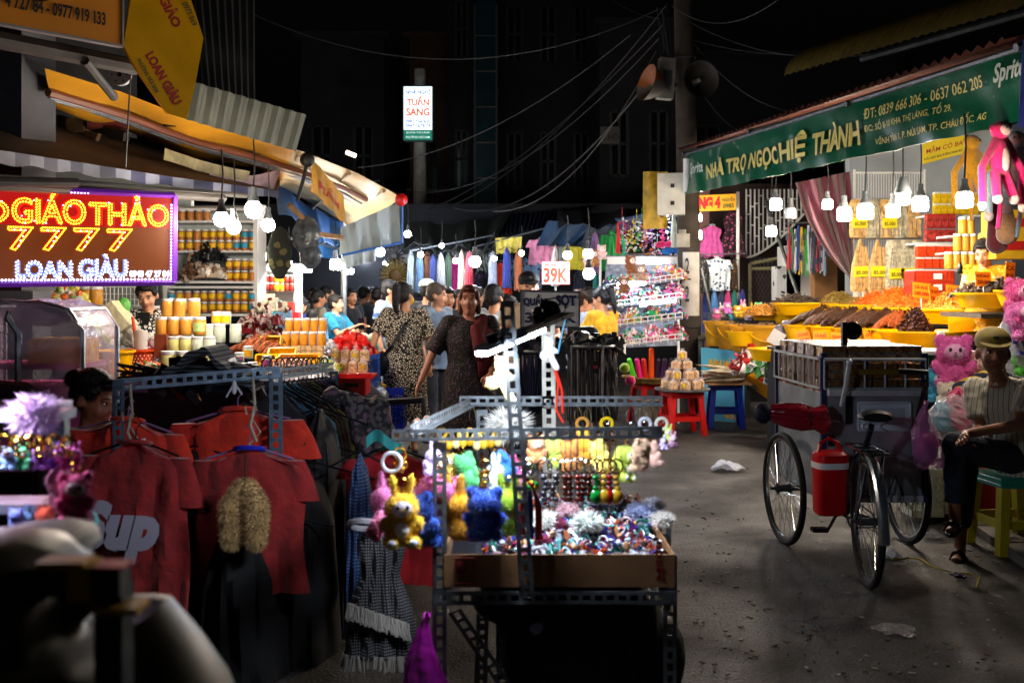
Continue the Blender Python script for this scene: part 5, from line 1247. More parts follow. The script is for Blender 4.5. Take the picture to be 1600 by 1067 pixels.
def jrow(where,px0,px1,py,Y,n,pat,wh=1.0):
 for i in range(n):
  k=pat[i % len(pat)];o=bpy.data.objects.new('jar',JM[k]);COL.objects.link(o);o.location=P(lerp(px0,px1,(i+.5)/n),py,Y)+V((0,U(-.01,.01),0));o.scale=(wh,)*3
  tag(o,'%s jar from the left in %s, %s label' % (ORD[i],where,{'y':'yellow','b':'blue','o':'brown','r':'red'}[k]),'jar','jars in '+where)
jrow('the upper layer of the top jar shelf',277,401,375,9.95,10,'yyoyyyyybb');jrow('the lower layer of the top jar shelf',277,401,392,9.95,10,'yyoyyyybby')
jrow('the upper layer of the second jar shelf',352,401,421,9.95,4,'y');jrow('the lower layer of the second jar shelf',352,401,439,9.95,4,'yyyo')
jrow('the upper layer of the lowest jar shelf',262,401,471,9.95,11,'byoyyyybyyb');jrow('the lower layer of the lowest jar shelf',262,401,488,9.95,11,'yyyyyyyyyyb')
jrow('the topmost shelf behind the glaring bulbs',278,330,345,9.95,4,'o');
for lab,px,py,w,h,cols in (('bag of pale dried goods lying on the second jar shelf',328,434,.36,.12,['#c9b8a0','#8a6a50','#e6e0d8']),('dark clear box of brown goods at the left of the second shelf',301,436,.2,.26,['#6a4a38','#a89888','#3a2a20']),('black plastic bag on the second shelf beside the jars',325,408,.38,.16,['#14181c','#2a3034','#0c0e10'])):
 heap('goods',lab,'goods',P(px,py,9.95),w/2,.1,h,cols,90,.03,int(px))
# small shelf with red jars further
t=thing('shelf_unit','small white wall shelf with red and brown jars beside the lane','shelf',P(437,455,11.5));v0=P(437,455,11.5)
for py in (423,455):
 a,c_=P(411,py,11.5),P(462,py,11.5);b=MB();b.box(V(((a.x+c_.x)/2,11.6,a.z))-v0,(c_.x-a.x,.25,.02));b.obj('shelf_board',WHITEP,t,smooth=False)
for px in (411,462):a=P(px,423,11.5);b=MB();b.box(V((a.x,11.6,P(0,455,11.5).z-.2+.22))-v0,(.03,.25,.56));b.obj('upright',WHITEP,t,smooth=False)
b=MB();b.box((0,.25,-.05),(.42,.02,.75));b.obj('back_panel',WHITEP,t,smooth=False)
jrow('the upper layer of the small lane shelf',413,460,443,11.45,6,'rryyrr',.95);jrow('the lower layer of the small lane shelf',413,460,455,11.45,6,'rryyrr',.95)
# red and teal packages piled under
for i,(px,py,Y,w,h,c_,lab) in enumerate([(449,490,11.3,.16,.13,'#b02818','red orange jar box beside the pink cloth'),(455,500,11.2,.2,.09,'#c81c28','bright red package under the jar box'),(446,512,11.1,.24,.08,'#a81824','dark red package under the bright red one'),(430,500,11.2,.14,.22,'#3a9aa8','teal white package left of the red packages'),(418,478,11.4,.16,.14,'#c9c49a','cream tub below the small lane shelf'),(444,528,10.8,.16,.3,'#6a8aa8','tall blue grey bundle under the red packages')]):
 b=MB();b.box((0,0,h/2),(w,w*.8,h),0,None,.92);tag(b.obj('package',mat('pk'+c_,c_,.4,ns=20,na=.45),loc=P(px,py,Y),smooth=False),lab,'package')
for i,(px,py,w,c_,lab) in enumerate([(405,505,.5,'#a83840','upper tray of red packed meat'),(400,520,.55,'#8a2028','middle tray of red packed meat'),(412,535,.5,'#c05048','lower tray of pale red packed meat'),(420,485,.35,'#c8c8b0','tray of cream packets above the red meat')]):
 heap('packed_meat',lab+' beside the white shelf','packed food',P(px+5,py,9.6-.2*i),w*.42,.2,.08,[c_,'#d8c8c0','#5a1014'],110,.03,100+i)
# ---- left counter and what stands on it
t=thing('counter','long dark food counter across the left shop','counter',(-3.15,7.8,0))
b=MB();b.box((0,0,.86),(3.4,1.5,.04));b.obj('counter_top',mat('counter_purple','#3a3058',.5,ns=5,na=.3),t,smooth=False)
b=MB();b.box((0,.05,.42),(3.3,1.35,.84));b.obj('counter_body',mat('counter_dark2','#15151a',.8),t,smooth=False)
ZC=.885
def on(px,py,z=ZC):return Gz(px,py,z)
# yellow bucket, orange basket
tub('bucket','large bright yellow bucket on the food counter','bucket',P(178,594,7.25),.105,.14,.215,mat('bright_yellow','#f6b800',.35,ns=4,na=.06),sx=1)
o=tub('basket','orange perforated basket behind the yellow bucket','basket',P(223,582,7.5),.065,.10,.175,mat('orange_mesh','#e85018',.45,ns=70,na=.5),n=20)
b=MB()
for r_ in range(6):
 for k in range(20):
  a=2*pi*(k+.5*(r_ % 2))/20;rr=.067+.033*(r_+.7)/7;b.ell((rr*cos(a),rr*sin(a),.02+r_*.022),(.0055,.0055,.0075),n=5,k=4)
b.obj('perforations',mat('hole_dark','#f8d8c8',.7),o)
b=MB();b.lathe([(.12,0),(.15,.03),(.13,.05),(.02,.07)],n=20);tag(b.obj('lid',mat('lid_grey','#6a6a70',.5),loc=P(172,553,7.7)),'grey round lid lying behind the yellow bucket','lid')
b=MB();b.sheet(lambda u,v:V((u*.10,-.02*sin(u*3),v*.17)),4,4,.004);tag(b.obj('paper_sleeve',mat('white_paper','#d8d8d8',.6),loc=P(210,552,7.45)),'white paper sleeve standing in the orange basket','paper')
b=MB();b.cyl((0,0,0),(.06,0,-.38),.012,.022,8);tag(b.obj('orange_chair',plastic('#e03c14'),loc=P(207,495,7.9)),'curved orange chair edge beside the woman with the phone','chair')
t=thing('basket','tilted pale basket with lime green rim leaning by the woman','basket',P(180,500,8.0));
b=MB();rot=Euler((0,R(-38),0)).to_matrix();b.box((0,0,0),(.20,.2,.24),0,rot,1.0)
b.obj('basket_body',mat('basket_cream','#d8cfa8',.5,ns=30,na=.25),t,smooth=False)
b=MB();b.box(rot @ V((-.115,0,0)),(.04,.23,.27),0,rot);b.obj('rim',plastic('#a8c428'),t,smooth=False)
b=MB();b.ell((0,0,0),(.06,.05,.07));tag(b.obj('green_bag',plastic('#5aa84c'),loc=P(193,478,8.1)),'small light green bag over the lime rimmed basket','bag')
heap('plastic_bags','crumpled clear plastic bags behind the yellow bucket','bags',P(178,548,8.1),.34,.2,.24,['#b8b8ae','#8a8a80','#d8d8d0'],160,.05,201,shape='ell')
heap('scraps','pile of scraps and wrappers beside the orange basket','scraps',P(232,592,7.3),.17,.1,.12,['#d8b890','#c8c8b8','#e06a30','#8a9a40'],120,.02,202)
heap('pink_box_goods','pink and white packets behind the orange basket','packets',P(237,555,7.9),.12,.08,.12,['#e8a8b8','#f0e8e8','#d06a80'],50,.03,203)
HON=mat('honey_fill','#d8983a',.4,ns=10,na=.08,vary=.06);CREAM=mat('cream_fill','#e0d68a',.4,ns=8,na=.08,vary=.05);PALE=mat('pale_fill','#cfd8c8',.35,ns=8,na=.08,vary=.05)
for i,px in enumerate((262,281,303)):jar(ORD[i]+' honey brown jar in the top row of the counter stack',P(px,494,7.6),.048,.135,HON,'honey jars top')
for i,px in enumerate((253,271,291,312)):jar(ORD[i]+' honey brown jar in the lower honey row of the counter stack',P(px,523,7.55),.048,.135,HON,'honey jars second',lab='#b8d890' if i == 3 else None)
b=MB();b.box((0,0,0),(.09,.1,.17));tag(b.obj('wooden_box',mat('brown_box','#7a3418',.7,ns=8,na=.2),loc=P(254,540,7.5),smooth=False),'small brown box holding up the honey jars','box')
for i,px in enumerate((272,290,309,327)):jar(ORD[i]+' clear topped jar of pale yellow goods in the third row',P(px,551,7.4),.047,.12,CREAM if i<2 else PALE,'pale jars third row')
for i,px in enumerate((326,343,368)):jar(ORD[i]+' translucent white tub right of the honey jars',P(px,535,7.6),.045,.14,PALE,'white tubs right')
for i,px in enumerate((340,352)):jar(ORD[i]+' small tub with yellow label above the white tubs',P(px,507,7.7),.045,.1,PALE,'labelled tubs',lab='#f0c010')
for i,px in enumerate((262,284,306,328,349)):jar(ORD[i]+' clear topped jar of pale yellow goods in the front row',P(px,585,7.2),.05,.17,CREAM,'pale jars front row')
for i,(px,py) in enumerate([(374,570),(388,560),(395,585),(408,590),(417,575),(380,590)]):jar(ORD[i]+' small white tub with lid right of the striped cloth',P(px,py,7.2+.1*(i % 2)),.035,.09,PALE,'small white tubs',lab=['#d060a0','#f0b020'][i % 2])
# plates of dried fish / orange
fishfan('bunch of orange brown dried fish upright beside the white tubs',P(400,560,7.8),9,.3,FISH[2],31,1.2)
for lab,px,py,Y,w,c_ in (('rear yellow tray standing upright beside the dried fish',424,545,7.9,.16,0),('tilted yellow tray of shrimp in front of the packed biscuits',440,562,7.5,.2,1),('flat yellow tray of nuts at the counter edge',466,572,7.4,.3,1),('yellow tray at the left of the counter edge',415,575,7.4,.14,0)):
 t=thing('tray',lab,'tray',P(px,py,Y),U(-.2,.2));b=MB();rot=Euler((.5 if c_ else 1.2,0,0)).to_matrix()
 for q,d in (((0,0,0),(w,.18,.012)),((0,.09,.025),(w,.012,.05)),((0,-.09,.025),(w,.012,.05)),((w/2,0,.025),(.012,.18,.05)),((-w/2,0,.025),(.012,.18,.05))):b.box(rot @ V(q),d,0,rot)
 b.obj('tray_body',YELP,t,smooth=False)
heap('nuts','pinkish dried shrimp lying in the flat yellow tray','dried seafood',P(455,570,7.35),.16,.08,.05,['#c88a68','#e0b090','#a8603c'],160,.011,205)
# jar pyramid on the right of counter
for i in range(5):jar(ORD[i]+' tall orange honey jar in the upper row at the counter corner',P(452+i*13.2,519,8.2),.033,.115,mat('orange_honey','#e8a030',.4,ns=9,na=.08,vary=.05),'orange honey jars upper')
for i in range(5):jar(ORD[i]+' tall orange honey jar in the lower row at the counter corner',P(447+i*14,540,8.1),.034,.115,mat('orange_honey','#e8a030',.4),'orange honey jars lower')
BISC=mat('biscuit','#c9a070',.6,ns=30,na=.5)
for i in range(4):
 for k in range(3):
  b=MB();b.box((0,0,.02),(.085,.08,.036),0,None,.93);tag(b.obj('biscuit_pack',[BISC],loc=P(446+i*17,563-k*7.5,8.0),smooth=False),'%s biscuit pack from the left, %s in its stack, under the honey jars' % (ORD[i],['lowest','middle','top'][k]),'packet','biscuit packs under the jars')
heap('greens','white and green wrapped vegetables beside the biscuit packs','vegetables',P(500,580,7.9),.17,.1,.1,['#dfe4d8','#4aa838','#f0f0e8','#e0d060'],90,.022,206)
heap('yellow_flowers','small yellow paper pieces beside the red crate','goods',P(505,588,8.4),.1,.08,.06,['#e8d020','#c8b018','#f0f0c8'],50,.02,207)
heap('red_bags','heap of shiny red plastic bags on the counter corner','bags',P(548,552,8.8),.2,.13,.17,['#d01410','#a80c0c','#e83428'],110,.045,208,shape='ell')
heap('striped_bags','blue and white crumpled bags left of the red ones','bags',P(516,552,8.7),.06,.06,.1,['#3048a0','#d8d8e0','#f0d860'],40,.03,209,shape='ell')
SNK=mat('puffed_rice','#c9a27c',.7,ns=45,na=.45,bump=.6)
for r_ in range(2):
 for i in range(4):pack('%s bag of puffed snack in the %s row on the red tray' % (ORD[i],'back' if r_ else 'front'),P(522+i*15+r_*3,583-r_*18,8.4+.1*r_),.075,.06,.13,SNK,'snack bags on the red tray %d' % r_,lab='#f0c820' if (i+r_) % 2 else None)
b=MB();b.box((0,0,0),(.44,.34,.025));b.box((0,-.17,.012),(.44,.015,.04));tag(b.obj('red_tray',plastic('#c81414'),loc=P(545,587,8.45),smooth=False),'flat red tray under the puffed snack bags','tray')
t=thing('crate','red plastic crate with dark hand slot below the snack tray','crate',P(553,617,8.7));b=MB();b.box((0,0,.09),(.25,.3,.17));o=b.obj('crate_body',plastic('#d82010'),t,smooth=False);bv=o.modifiers.new('b','BEVEL');bv.width=.015;bv.segments=2
b=MB();b.box((0,-.155,.10),(.13,.012,.035));b.obj('hand_slot',BLACKM,t,smooth=False)
b=MB();b.box((0,0,.3),(.5,.45,.6));tag(b.obj('support_table',mat('dark_table','#101114',.8),loc=P(548,617,8.75)*V((1,1,0)).x if False else (P(553,617,8.75).x,8.75,0),smooth=False),'dark low table under the red crate','table')
crate('tall blue mesh basket right of the red bags',P(578,602,9.4),.17,.2,.30,'#2a5ab8','basket',rows=8,cols=8)
heap('shrimp','orange dried shrimp filling the tall blue basket','dried seafood',P(578,552,9.4),.09,.09,.05,['#d8643c','#e88a5c','#c04a28'],120,.014,210)
crate('large royal blue mesh crate beside the striped dress',P(606,668,9.6),.33,.35,.40,'#1230b8','crate',rows=8,cols=12)
t=thing('stand','white wire table with green baskets of white buns in the lane','stand',G(573,12.6))
for x in (-.26,.26):
 for y in (0,.4):b=MB();b.cyl((x,y,0),(x,y,.72),.012,n=6);b.obj('leg',WHITEP,t)
b=MB()
for z in (.72,.64):b.tube([(-.26,0,z),(.26,0,z),(.26,.4,z),(-.26,.4,z),(-.26,0,z)],.01,5)
b.obj('frame',WHITEP,t)
for k in range(2):
 b=MB();b.box((0,.2,.80+.09*k),(.54,.38,.06),0,None,.94);tag(b.obj('green_basket',plastic('#18a040'),loc=t.location,smooth=False),'%s green basket under the white buns in the lane' % ('upper' if k else 'lower'),'basket')
for i in range(4):
 b=MB();b.ell((-.21+i*.14,.15,.97),(.085,.09,.065));tag(b.obj('bun',mat('bun_white','#cfd0b8',.7,ns=9,na=.1),loc=t.location),ORD[i]+' round white bun in the row on top of the green baskets','bun','white buns')
# left edge shelf & wall below the sign
b=MB();b.box((0,0,0),(.9,.35,.02));tag(b.obj('shelf',WHITEP,loc=P(160,480,8.9),smooth=False),'white shelf below the lit sign carrying large jars','shelf')
for i,px in enumerate((120,136,150)):jar(ORD[i]+' large amber jar on the white shelf under the sign',P(px,476,8.8),.06,.16,HON,'amber jars under sign')
b=MB()
for i in range(12):b.cyl((-.2+i*.036,0,0),(-.2+i*.036,0,.16),.004,n=4)
for z in (0,.05,.1,.16):b.cyl((-.2,0,z),(.2,0,z),.004,n=4)
tag(b.obj('wire_basket',WHITEP,loc=P(182,477,8.8)),'white wire basket right of the amber jars under the sign','basket')
heap('vegetable_bags','green and white bags hanging at the left under the sign','bags',P(92,478,8.5),.26,.1,.2,['#d8d8d0','#8ab048','#e06a28','#e8d868'],100,.035,211,shape='ell')
b=MB();b.box((0,0,.7),(3.2,.1,2.9));tag(b.obj('back_wall',mat('wall_white_blue','#a8b0b0',.8,ns=3,na=.1),loc=(-5.0,10.6,.75),smooth=False),'pale back wall of the food shop','wall',kind='structure')
b=MB();b.box((0,0,1.0),(.5,.3,2.0));tag(b.obj('wall_pier',mat('pier_grey','#5c5e66',.8,ns=3,na=.15),loc=G(15,7.6),smooth=False),'grey wall pier behind the plastic covered cart','wall',kind='structure')
# black bags hanging near the lamps
for lab,px,py,w,h,cols in (('camouflage patterned bag hanging right of the glaring lamps',437,395,.26,.55,0),('dark bag hanging in clear film beside the camouflage bag',478,368,.3,.42,1),('grey film bag below the dark hanging bag',485,400,.24,.28,1)):
 b=MB();b.loft([[V((w/2*a*cos(q),.07*a*sin(q),-h/2+h*z)) for q in [2*pi*k/12 for k in range(12)]] for z,a in ((0,.3),(.25,.9),(.6,1),(.9,.6),(1,.1))])
 tag(b.obj('hanging_bag',[pmat('camo','spots','#14180e','#5a5428',9,thr=.35),mat('film_dark','#4a5258',.2,ns=14,na=.6,bump=.8)][cols],loc=P(px,py,10.4)),lab,'bag')
for i,(px,py,Y,d,lab) in enumerate([(346,343,6.9,30,'left lamp of the glaring cluster over the food shelf'),(365,355,7.0,28,'lowest lamp of the glaring cluster over the food shelf'),(396,328,7.3,34,'topmost lamp of the glaring cluster by the awning'),(419,352,8.2,26,'right lamp of the glaring cluster by the awning'),(409,400,10.6,18,'bulb low beside the white shelf'),(480,418,11.2,19,'bulb above the orange honey jars'),(524,413,12.0,21,'bulb hanging in front of the pale tarpaulin'),(451,411,12.4,12,'small bulb behind the film bags')]):
 make_bulb(lab,P(px,py,Y),d*Y/F*.8,.35,BULBN,'bulbs of the left shops',tee=i>3)
# plastic covered cart at the left edge
FILMP=mat('cover_film','#e6d6ec',.2,ns=9,na=.12,bump=.9,alpha=.34,spec=.9)
t=thing('covered_cart','clear plastic covered food cart with rounded top at the left edge','cart',P(60,640,5.9));q0=t.location
# frame arches and cover
def arch(x,m_=0):return None
xa,xb=P(-40,0,5.9).x-q0.x,P(146,0,5.9).x-q0.x;zt=P(0,472,5.9).z-q0.z
pr=[V((xa,0)),V((xa,zt*.8)),V((xa+.1,zt*.95)),V((xa+.3,zt)),V((xb-.3,zt)),V((xb-.1,zt*.93)),V((xb,zt*.72)),V((xb,0))]
pr=[(xa,0),(xa,zt*.8),(xa+.08,zt*.95),(xa+.25,zt*1.0),(xb-.25,zt),(xb-.08,zt*.93),(xb,zt*.74),(xb,0)]
b=MB()
for y in (-.15,.35):b.tube([V((x,y,z)) for x,z in pr],.016,6)
b.tube([V((xb-.36,-.17,0)),V((xb-.36,-.17,zt*.72)),V((xb-.42,-.17,zt*.86)),V((xa+.3,-.17,zt*.92))],.02,6)
for x,z in (pr[2],pr[5]):b.tube([V((x,-.15,z)),V((x,.35,z))],.014,6)
b.obj('frame',STEEL,t)
def cov(u,v):
 f=u*7;i=min(int(f),6);x=lerp(pr[i][0],pr[i+1][0],f-i);z=lerp(pr[i][1],pr[i+1][1],f-i);return V((x,-.17+.54*v,z+.012+.008*sin(u*31+v*9)))
b=MB();b.sheet(cov,40,6,.003,nrm=V((0,0,1)));
b.poly([V((x,-.18,z)) for x,z in pr],.003);b.obj('cover',FILMP,t)
b=MB();b.box((xb-.22,.1,.34),(.32,.25,.16));b.obj('yellow_goods',mat('goods_yellow','#e0a818',.5,ns=20,na=.3),t,smooth=False)
b=MB();b.box(((xa+xb)/2,.1,.26),(xb-xa-.08,.4,.03));b.box(((xa+xb)/2,.1,-.1),(xb-xa-.04,.42,.5));b.obj('cart_body',mat('cart_pink','#d860a0',.5,ns=4,na=.3),t,smooth=False)
b=MB();b.box(((xa+xb)/2,.1,-.7),(xb-xa-.1,.4,.7));b.obj('lower_body',BLACKM,t,smooth=False)
b=MB();b.ell((xb-.3,.05,.56),(.17,.12,.07));b.obj('dark_goods',mat('goods_dark','#2c2630',.6,ns=9,na=.5),t)
# dark red seat back at left in front of the cart
b=MB();b.tube([(-.32,0,0),(-.3,0,.02),(.0,0,.0),(.055,0,-.03),(.07,0,-.12),(.07,0,-.5)],.045,8);tag(b.obj('maroon_chair',mat('dark_maroon','#2a0c12',.5),loc=P(40,612,4.6)),'dark maroon rounded chair frame in front of the covered cart','chair')
# ------------------------------------------------------------------ middle of the lane: tarpaulins, clothes shops
tarp('dark_tarp','large dark green tarpaulin sagging over the clothes shops in the middle','tarpaulin',[P(632,380,15),P(775,378,15.5),P(800,330,18),P(632,345,17)],mat('tarp_dark','#26302e',.7,ns=3,na=.35,bump=.5),20,10,.12,.06)
tarp('dark_tarp','dark tarpaulin strip reaching from the blue striped canopy to the pole','tarpaulin',[P(870,352,15),P(1055,326,14),P(1060,312,15),P(870,328,16)],mat('tarp_darkblue','#14181f',.7,ns=3,na=.35,bump=.5),20,6,.1,.04)
corr('striped_canopy','blue and black striped corrugated canopy in the middle of the lane',(P(768,372,16),P(915,345,16),P(935,322,18.5),P(768,340,18.5)),pmat('stripe_blueblack','stripes','#0c1220','#2a4a8a',7,thr=.35),22,.03)
tarp('blue_tarp','faded blue tarpaulin hanging under the canopy behind the pink shirts','tarpaulin',[P(838,384,15.4),P(922,386,15.4),P(985,350,15.2),P(856,345,15.4)],mat('tarp_fadedblue','#183450',.6,ns=3,na=.3,bump=.5),20,8,.0,.05)
tarp('grey_tarp','greyish blue translucent tarpaulin right of the faded blue one','tarpaulin',[P(905,388,15.3),P(955,378,15.1),P(1000,348,14.8),P(915,352,15.3)],mat('tarp_greyblue','#343e48',.6,ns=4,na=.3,bump=.5),16,8,.03,.05)
tarp('blue_tarp','deep blue tarpaulin corner just left of the ivory box','tarpaulin',[P(970,358,14.2),P(1040,355,13.7),P(1040,322,13.7),P(960,342,14.2)],mat('tarp_deepblue','#143460',.6,ns=4,na=.35,bump=.5),14,6,.03,.03)
o,fn,n=tarp('yellow_banner','yellow vinyl banner with dense print hanging left of the sale signs','banner',[P(775,397,15.6),P(816,394,15.6),P(816,370,15.6),P(774,372,15.6)],mat('banner_pale_yellow','#cfc04c',.5,ns=22,na=.4),10,4,0,.02)
tarp('grey_cloth','bundle of draped grey cloth above the striped grey dress','cloth',[P(705,402,16.5),P(760,392,16.5),P(770,372,16.5),P(700,390,16.5)],cloth('#8d9290'),16,8,.12,.06)
for a,c_,r in ((P(560,392,17),P(770,380,16.8),.015),(P(760,408,16.2),P(930,405,15.6),.012),(P(975,398,14.2),P(1048,396,14.2),.012),(P(1005,345,14.5),P(1010,372,14.5),.03)):
 b=MB();b.tube([a,c_],r,6);tag(b.obj('clothes_rail',STEEL if r<.02 else WOOD),{560:'long rail',}.get(0,'')+['rail carrying the row of dark coats left of the middle','rail carrying the shirts around the sale signs','rail carrying the coloured leggings left of the pole','short wooden prop under the blue tarpaulin corner'][[.015,.012,.012,.03].index(r) if r != .012 else (1 if a.y>15 else 2)],'rail')
b=MB();b.box((0,0,1.6),(11,.15,3.2));tag(b.obj('shop_backdrop',mat('shop_back_dark','#191c22',.9,ns=2,na=.3),loc=(-.9,18.6,0),smooth=False),'dark back wall of the clothes shops in the middle','wall',kind='structure')
b=MB();b.box((0,0,1.6),(8,.15,3.2));tag(b.obj('lane_end_wall',mat('shop_back_blue','#232a38',.9,ns=2,na=.3),loc=(-6.5,26,0),smooth=False),'dark shop wall closing the far end of the lane','wall',kind='structure')
FL=pmat('floral_navy','spots','#5a7a98','#1a2238',14,thr=.35)
rows=[  # kind, label, px, top py, Y, width m, height m, material
 ('dress','white long dress at the left end of the middle clothes row',624,392,16.6,.38,.62,cloth('#c8ccd2')),
 ('side','navy garment right of the white long dress',632,398,16.8,.3,.7,cloth('#2a2466')),
 ('side','olive green garment beside the navy one',638,396,17.0,.3,.7,cloth('#7a8c28')),
 ('dress','grey green long coat beside the olive garment',651,393,16.6,.42,.75,cloth('#5c6c6c')),
 ('side','black bulky coat in the middle row',664,388,16.6,.6,.78,cloth('#15120f')),
 ('side','dark olive brown coat with wide sleeve',680,385,16.4,.7,.85,cloth('#2c2519')),
 ('side','midnight blue coat beside the brown one',697,386,16.5,.5,.72,cloth('#141c2c')),
 ('side','rust brown coat hanging above the magenta dress',706,398,16.5,.4,.5,cloth('#7a4a2c')),
 ('dress','hot magenta ruffled girl dress in the middle row',708,410,16.2,.36,.5,cloth('#d02c8c')),
 ('side','amber yellow garment right of the magenta dress',718,412,16.4,.22,.38,cloth('#c8901c')),
 ('side','dark red garment left of the glowing lamp',724,402,16.6,.3,.45,cloth('#8a1c2c')),
 ('side','teal garment immediately left of the glowing lamp',731,402,16.5,.28,.5,cloth('#1c6a80')),
 ('dress','striped grey pleated dress right of the glowing lamp',762,390,16.6,.45,.55,pmat('grey_pleat','stripes','#4a5450','#a8b4b0',22,thr=.5)),
 ('dress','dark purple flowered dress below the glowing lamp',752,425,16.4,.45,.45,pmat('purple_fl','spots','#1c1424','#4a2c5a',16,thr=.35)),
 ('dress','bright red orange girl dress with white collar',782,412,15.9,.36,.48,cloth('#d03414')),
 ('side','royal navy patterned garment right of the red orange dress',798,398,16.2,.5,.55,pmat('navy_check','check','#101c4c','#26387c',20)),
 ('shirt','denim blue flowered shirt left of the 39K sign',822,405,15.6,.5,.45,FL),
 ('shirt','light pink ruffled shirt above the 39K sign',848,372,15.6,.48,.42,cloth('#d88aac')),
 ('side','magenta skirt hanging directly left of the 39K sign',840,418,15.7,.3,.4,cloth('#a81868')),
 ('shirt','white shirt next to the light pink one',878,378,15.8,.36,.36,cloth('#c4d4d0')),
 ('shirt','yellow shirt hanging between two bulbs',902,380,15.7,.42,.42,cloth('#c8c038')),
 ('side','navy garment under the yellow shirt',905,420,15.8,.5,.4,cloth('#18243c')),
 ('side','coral red printed garment beside the lower bulb',922,405,15.3,.28,.3,pmat('red_print','spots','#d8d0c8','#c02c28',18,thr=.4)),
 ('side','maroon plum garment left of the green dress',943,365,14.8,.26,.55,cloth('#4a1630')),
 ('dress','bright green long sleeved dress with white flower print',956,362,14.6,.36,.58,pmat('green_print','spots','#108a3c','#0c7030',9,thr=.25)),
 ('side','teal green garment under the hanging plush heads',932,418,14.9,.3,.4,cloth('#0e6a60')),
 ('shirt','white and maroon shirt directly left of the concrete pole',1056,400,13.7,.34,.4,cloth('#b8b4bc')),
 ('side','wine red trousers below the white and maroon shirt',1056,432,13.7,.34,.4,cloth('#601020')),
]
for k,lab,px,py,Y,w,h,m in rows:
 garment(k,lab,P(px,py,Y),w,h,m,sleeves=True if 'dress' in lab and 'long' in lab else None,rz=U(-.3,.3))
legc=[('#d07890','rose'),('#c86080','pink'),('#b82858','raspberry'),('#c03c50','coral'),('#a81c40','crimson'),('#98a01c','olive lime'),('#c0b820','yellow'),('#4c9c38','grass green'),('#c8c030','lemon'),('#a02048','ruby'),('#58a040','leaf green'),('#d0c838','bright yellow'),('#1c8c68','jade'),('#c04058','salmon red'),('#d8b820','gold'),('#20a068','emerald')]
for i,(c_,nm) in enumerate(legc):
 garment('side','%s leggings in the coloured row above the trinket stall' % nm,P(984+i*4.2,402,13.6),.20,.36,cloth(c_),'trousers','leggings above the trinket stall',name='leggings')
# far left shops
far=[(576,430,'#c87a38','orange'),(584,432,'#b86a30','burnt orange'),(592,430,'#7ca838','lime green'),(600,432,'#4c9440','green'),(607,430,'#2878a8','blue'),(613,432,'#c8c028','yellow'),(560,428,'#604058','plum'),(550,430,'#205060','dark teal'),(541,436,'#148868','sea green'),(505,425,'#5838a8','violet'),(517,432,'#b84040','brick red'),(528,430,'#504858','dusky grey'),(568,434,'#282430','black')]
for i,(px,py,c_,nm) in enumerate(far):
 garment('side','%s garment hanging in the far shop down the lane' % nm,P(px,py-8,20.5),.38,.75,cloth(c_),'clothing','garments in the far shops')
for px,py,c_,nm in ((556,425,'#d8d8dc','white'),(540,418,'#b0b8c0','pale grey')):
 garment('shirt','%s shirt hanging highest in the far shop down the lane' % nm,P(px,py,20),.4,.5,pmat('bwflor'+nm,'spots',c_,'#202028',14,thr=.35),group='garments in the far shops')
# sunflower wreath
t=thing('wreath','golden woven sunburst wreath beside the grey tarpaulin','wreath',P(618,430,15.5));b=MB()
for k in range(20):
 a=2*pi*k/20;b.tube([(.05*cos(a),0,.05*sin(a)),(.22*cos(a+.2),-.02,.22*sin(a+.2)),(.27*cos(a+.35),0,.27*sin(a+.35))],[.02,.025,.004],5)
b.obj('rays',mat('straw_gold','#5c4a16',.7,ns=20,na=.3),t);b=MB();b.ell((0,-.03,0),(.10,.04,.10));b.obj('centre',mat('straw_dark','#4a3410',.7),t)
t=thing('wreath','smaller black and silver wreath above the golden one','wreath',P(616,400,15.7));b=MB()
for k in range(16):
 a=2*pi*k/16;b.tube([(.04*cos(a),0,.04*sin(a)),(.2*cos(a+.2),-.02,.2*sin(a+.2))],[.02,.006],5)
b.obj('rays',mat('wreath_black','#26262c',.5,ns=20,na=.6),t)
# bulbs of the middle
for lab,px,py,Y,d in (('bulb shining beside the striped grey dress',742,409,11.5,20),('small bulb between coats and magenta dress',712,408,15,9),('left bulb of the pair beside the yellow shirt',887,399,10.5,15),('right bulb of the pair beside the yellow shirt',919,397,9.2,18),('big bulb just right of the 39K sign',920,428,9.0,20),('bulb shining above the wreath',637,366,13.5,12),('bulb under the grey tarpaulin at the wreath',594,394,12,16),('added fill bulb in the far shops above the olive shirted man',570,404,18.5,9),('added fill bulb in the far shops left of the wreath',603,412,18,10),('added fill bulb between the white dress and the dark coats',657,398,14.8,10),('added fill bulb hanging before the black coats',690,384,14.8,8),('added fill bulb left of the red orange girl dress',772,404,14.6,9),('added fill bulb at the flowered denim shirt',815,396,14.2,9),  # from the far shops on, these bulbs are added to brighten the clothes
                          ('left bulb of two small ones behind the crowd',541,425,17,9),('right bulb of two small ones behind the crowd',549,424,17.4,9),('tiny bulb glowing behind the boy in blue',483,450,19,10),('small bulb at the top of the hanging trinkets',1040,337,13.4,7)):
 make_bulb(lab,P(px,py,Y),d*Y/F*.9,.3,BULB,'bulbs of the middle shops',tee=False)
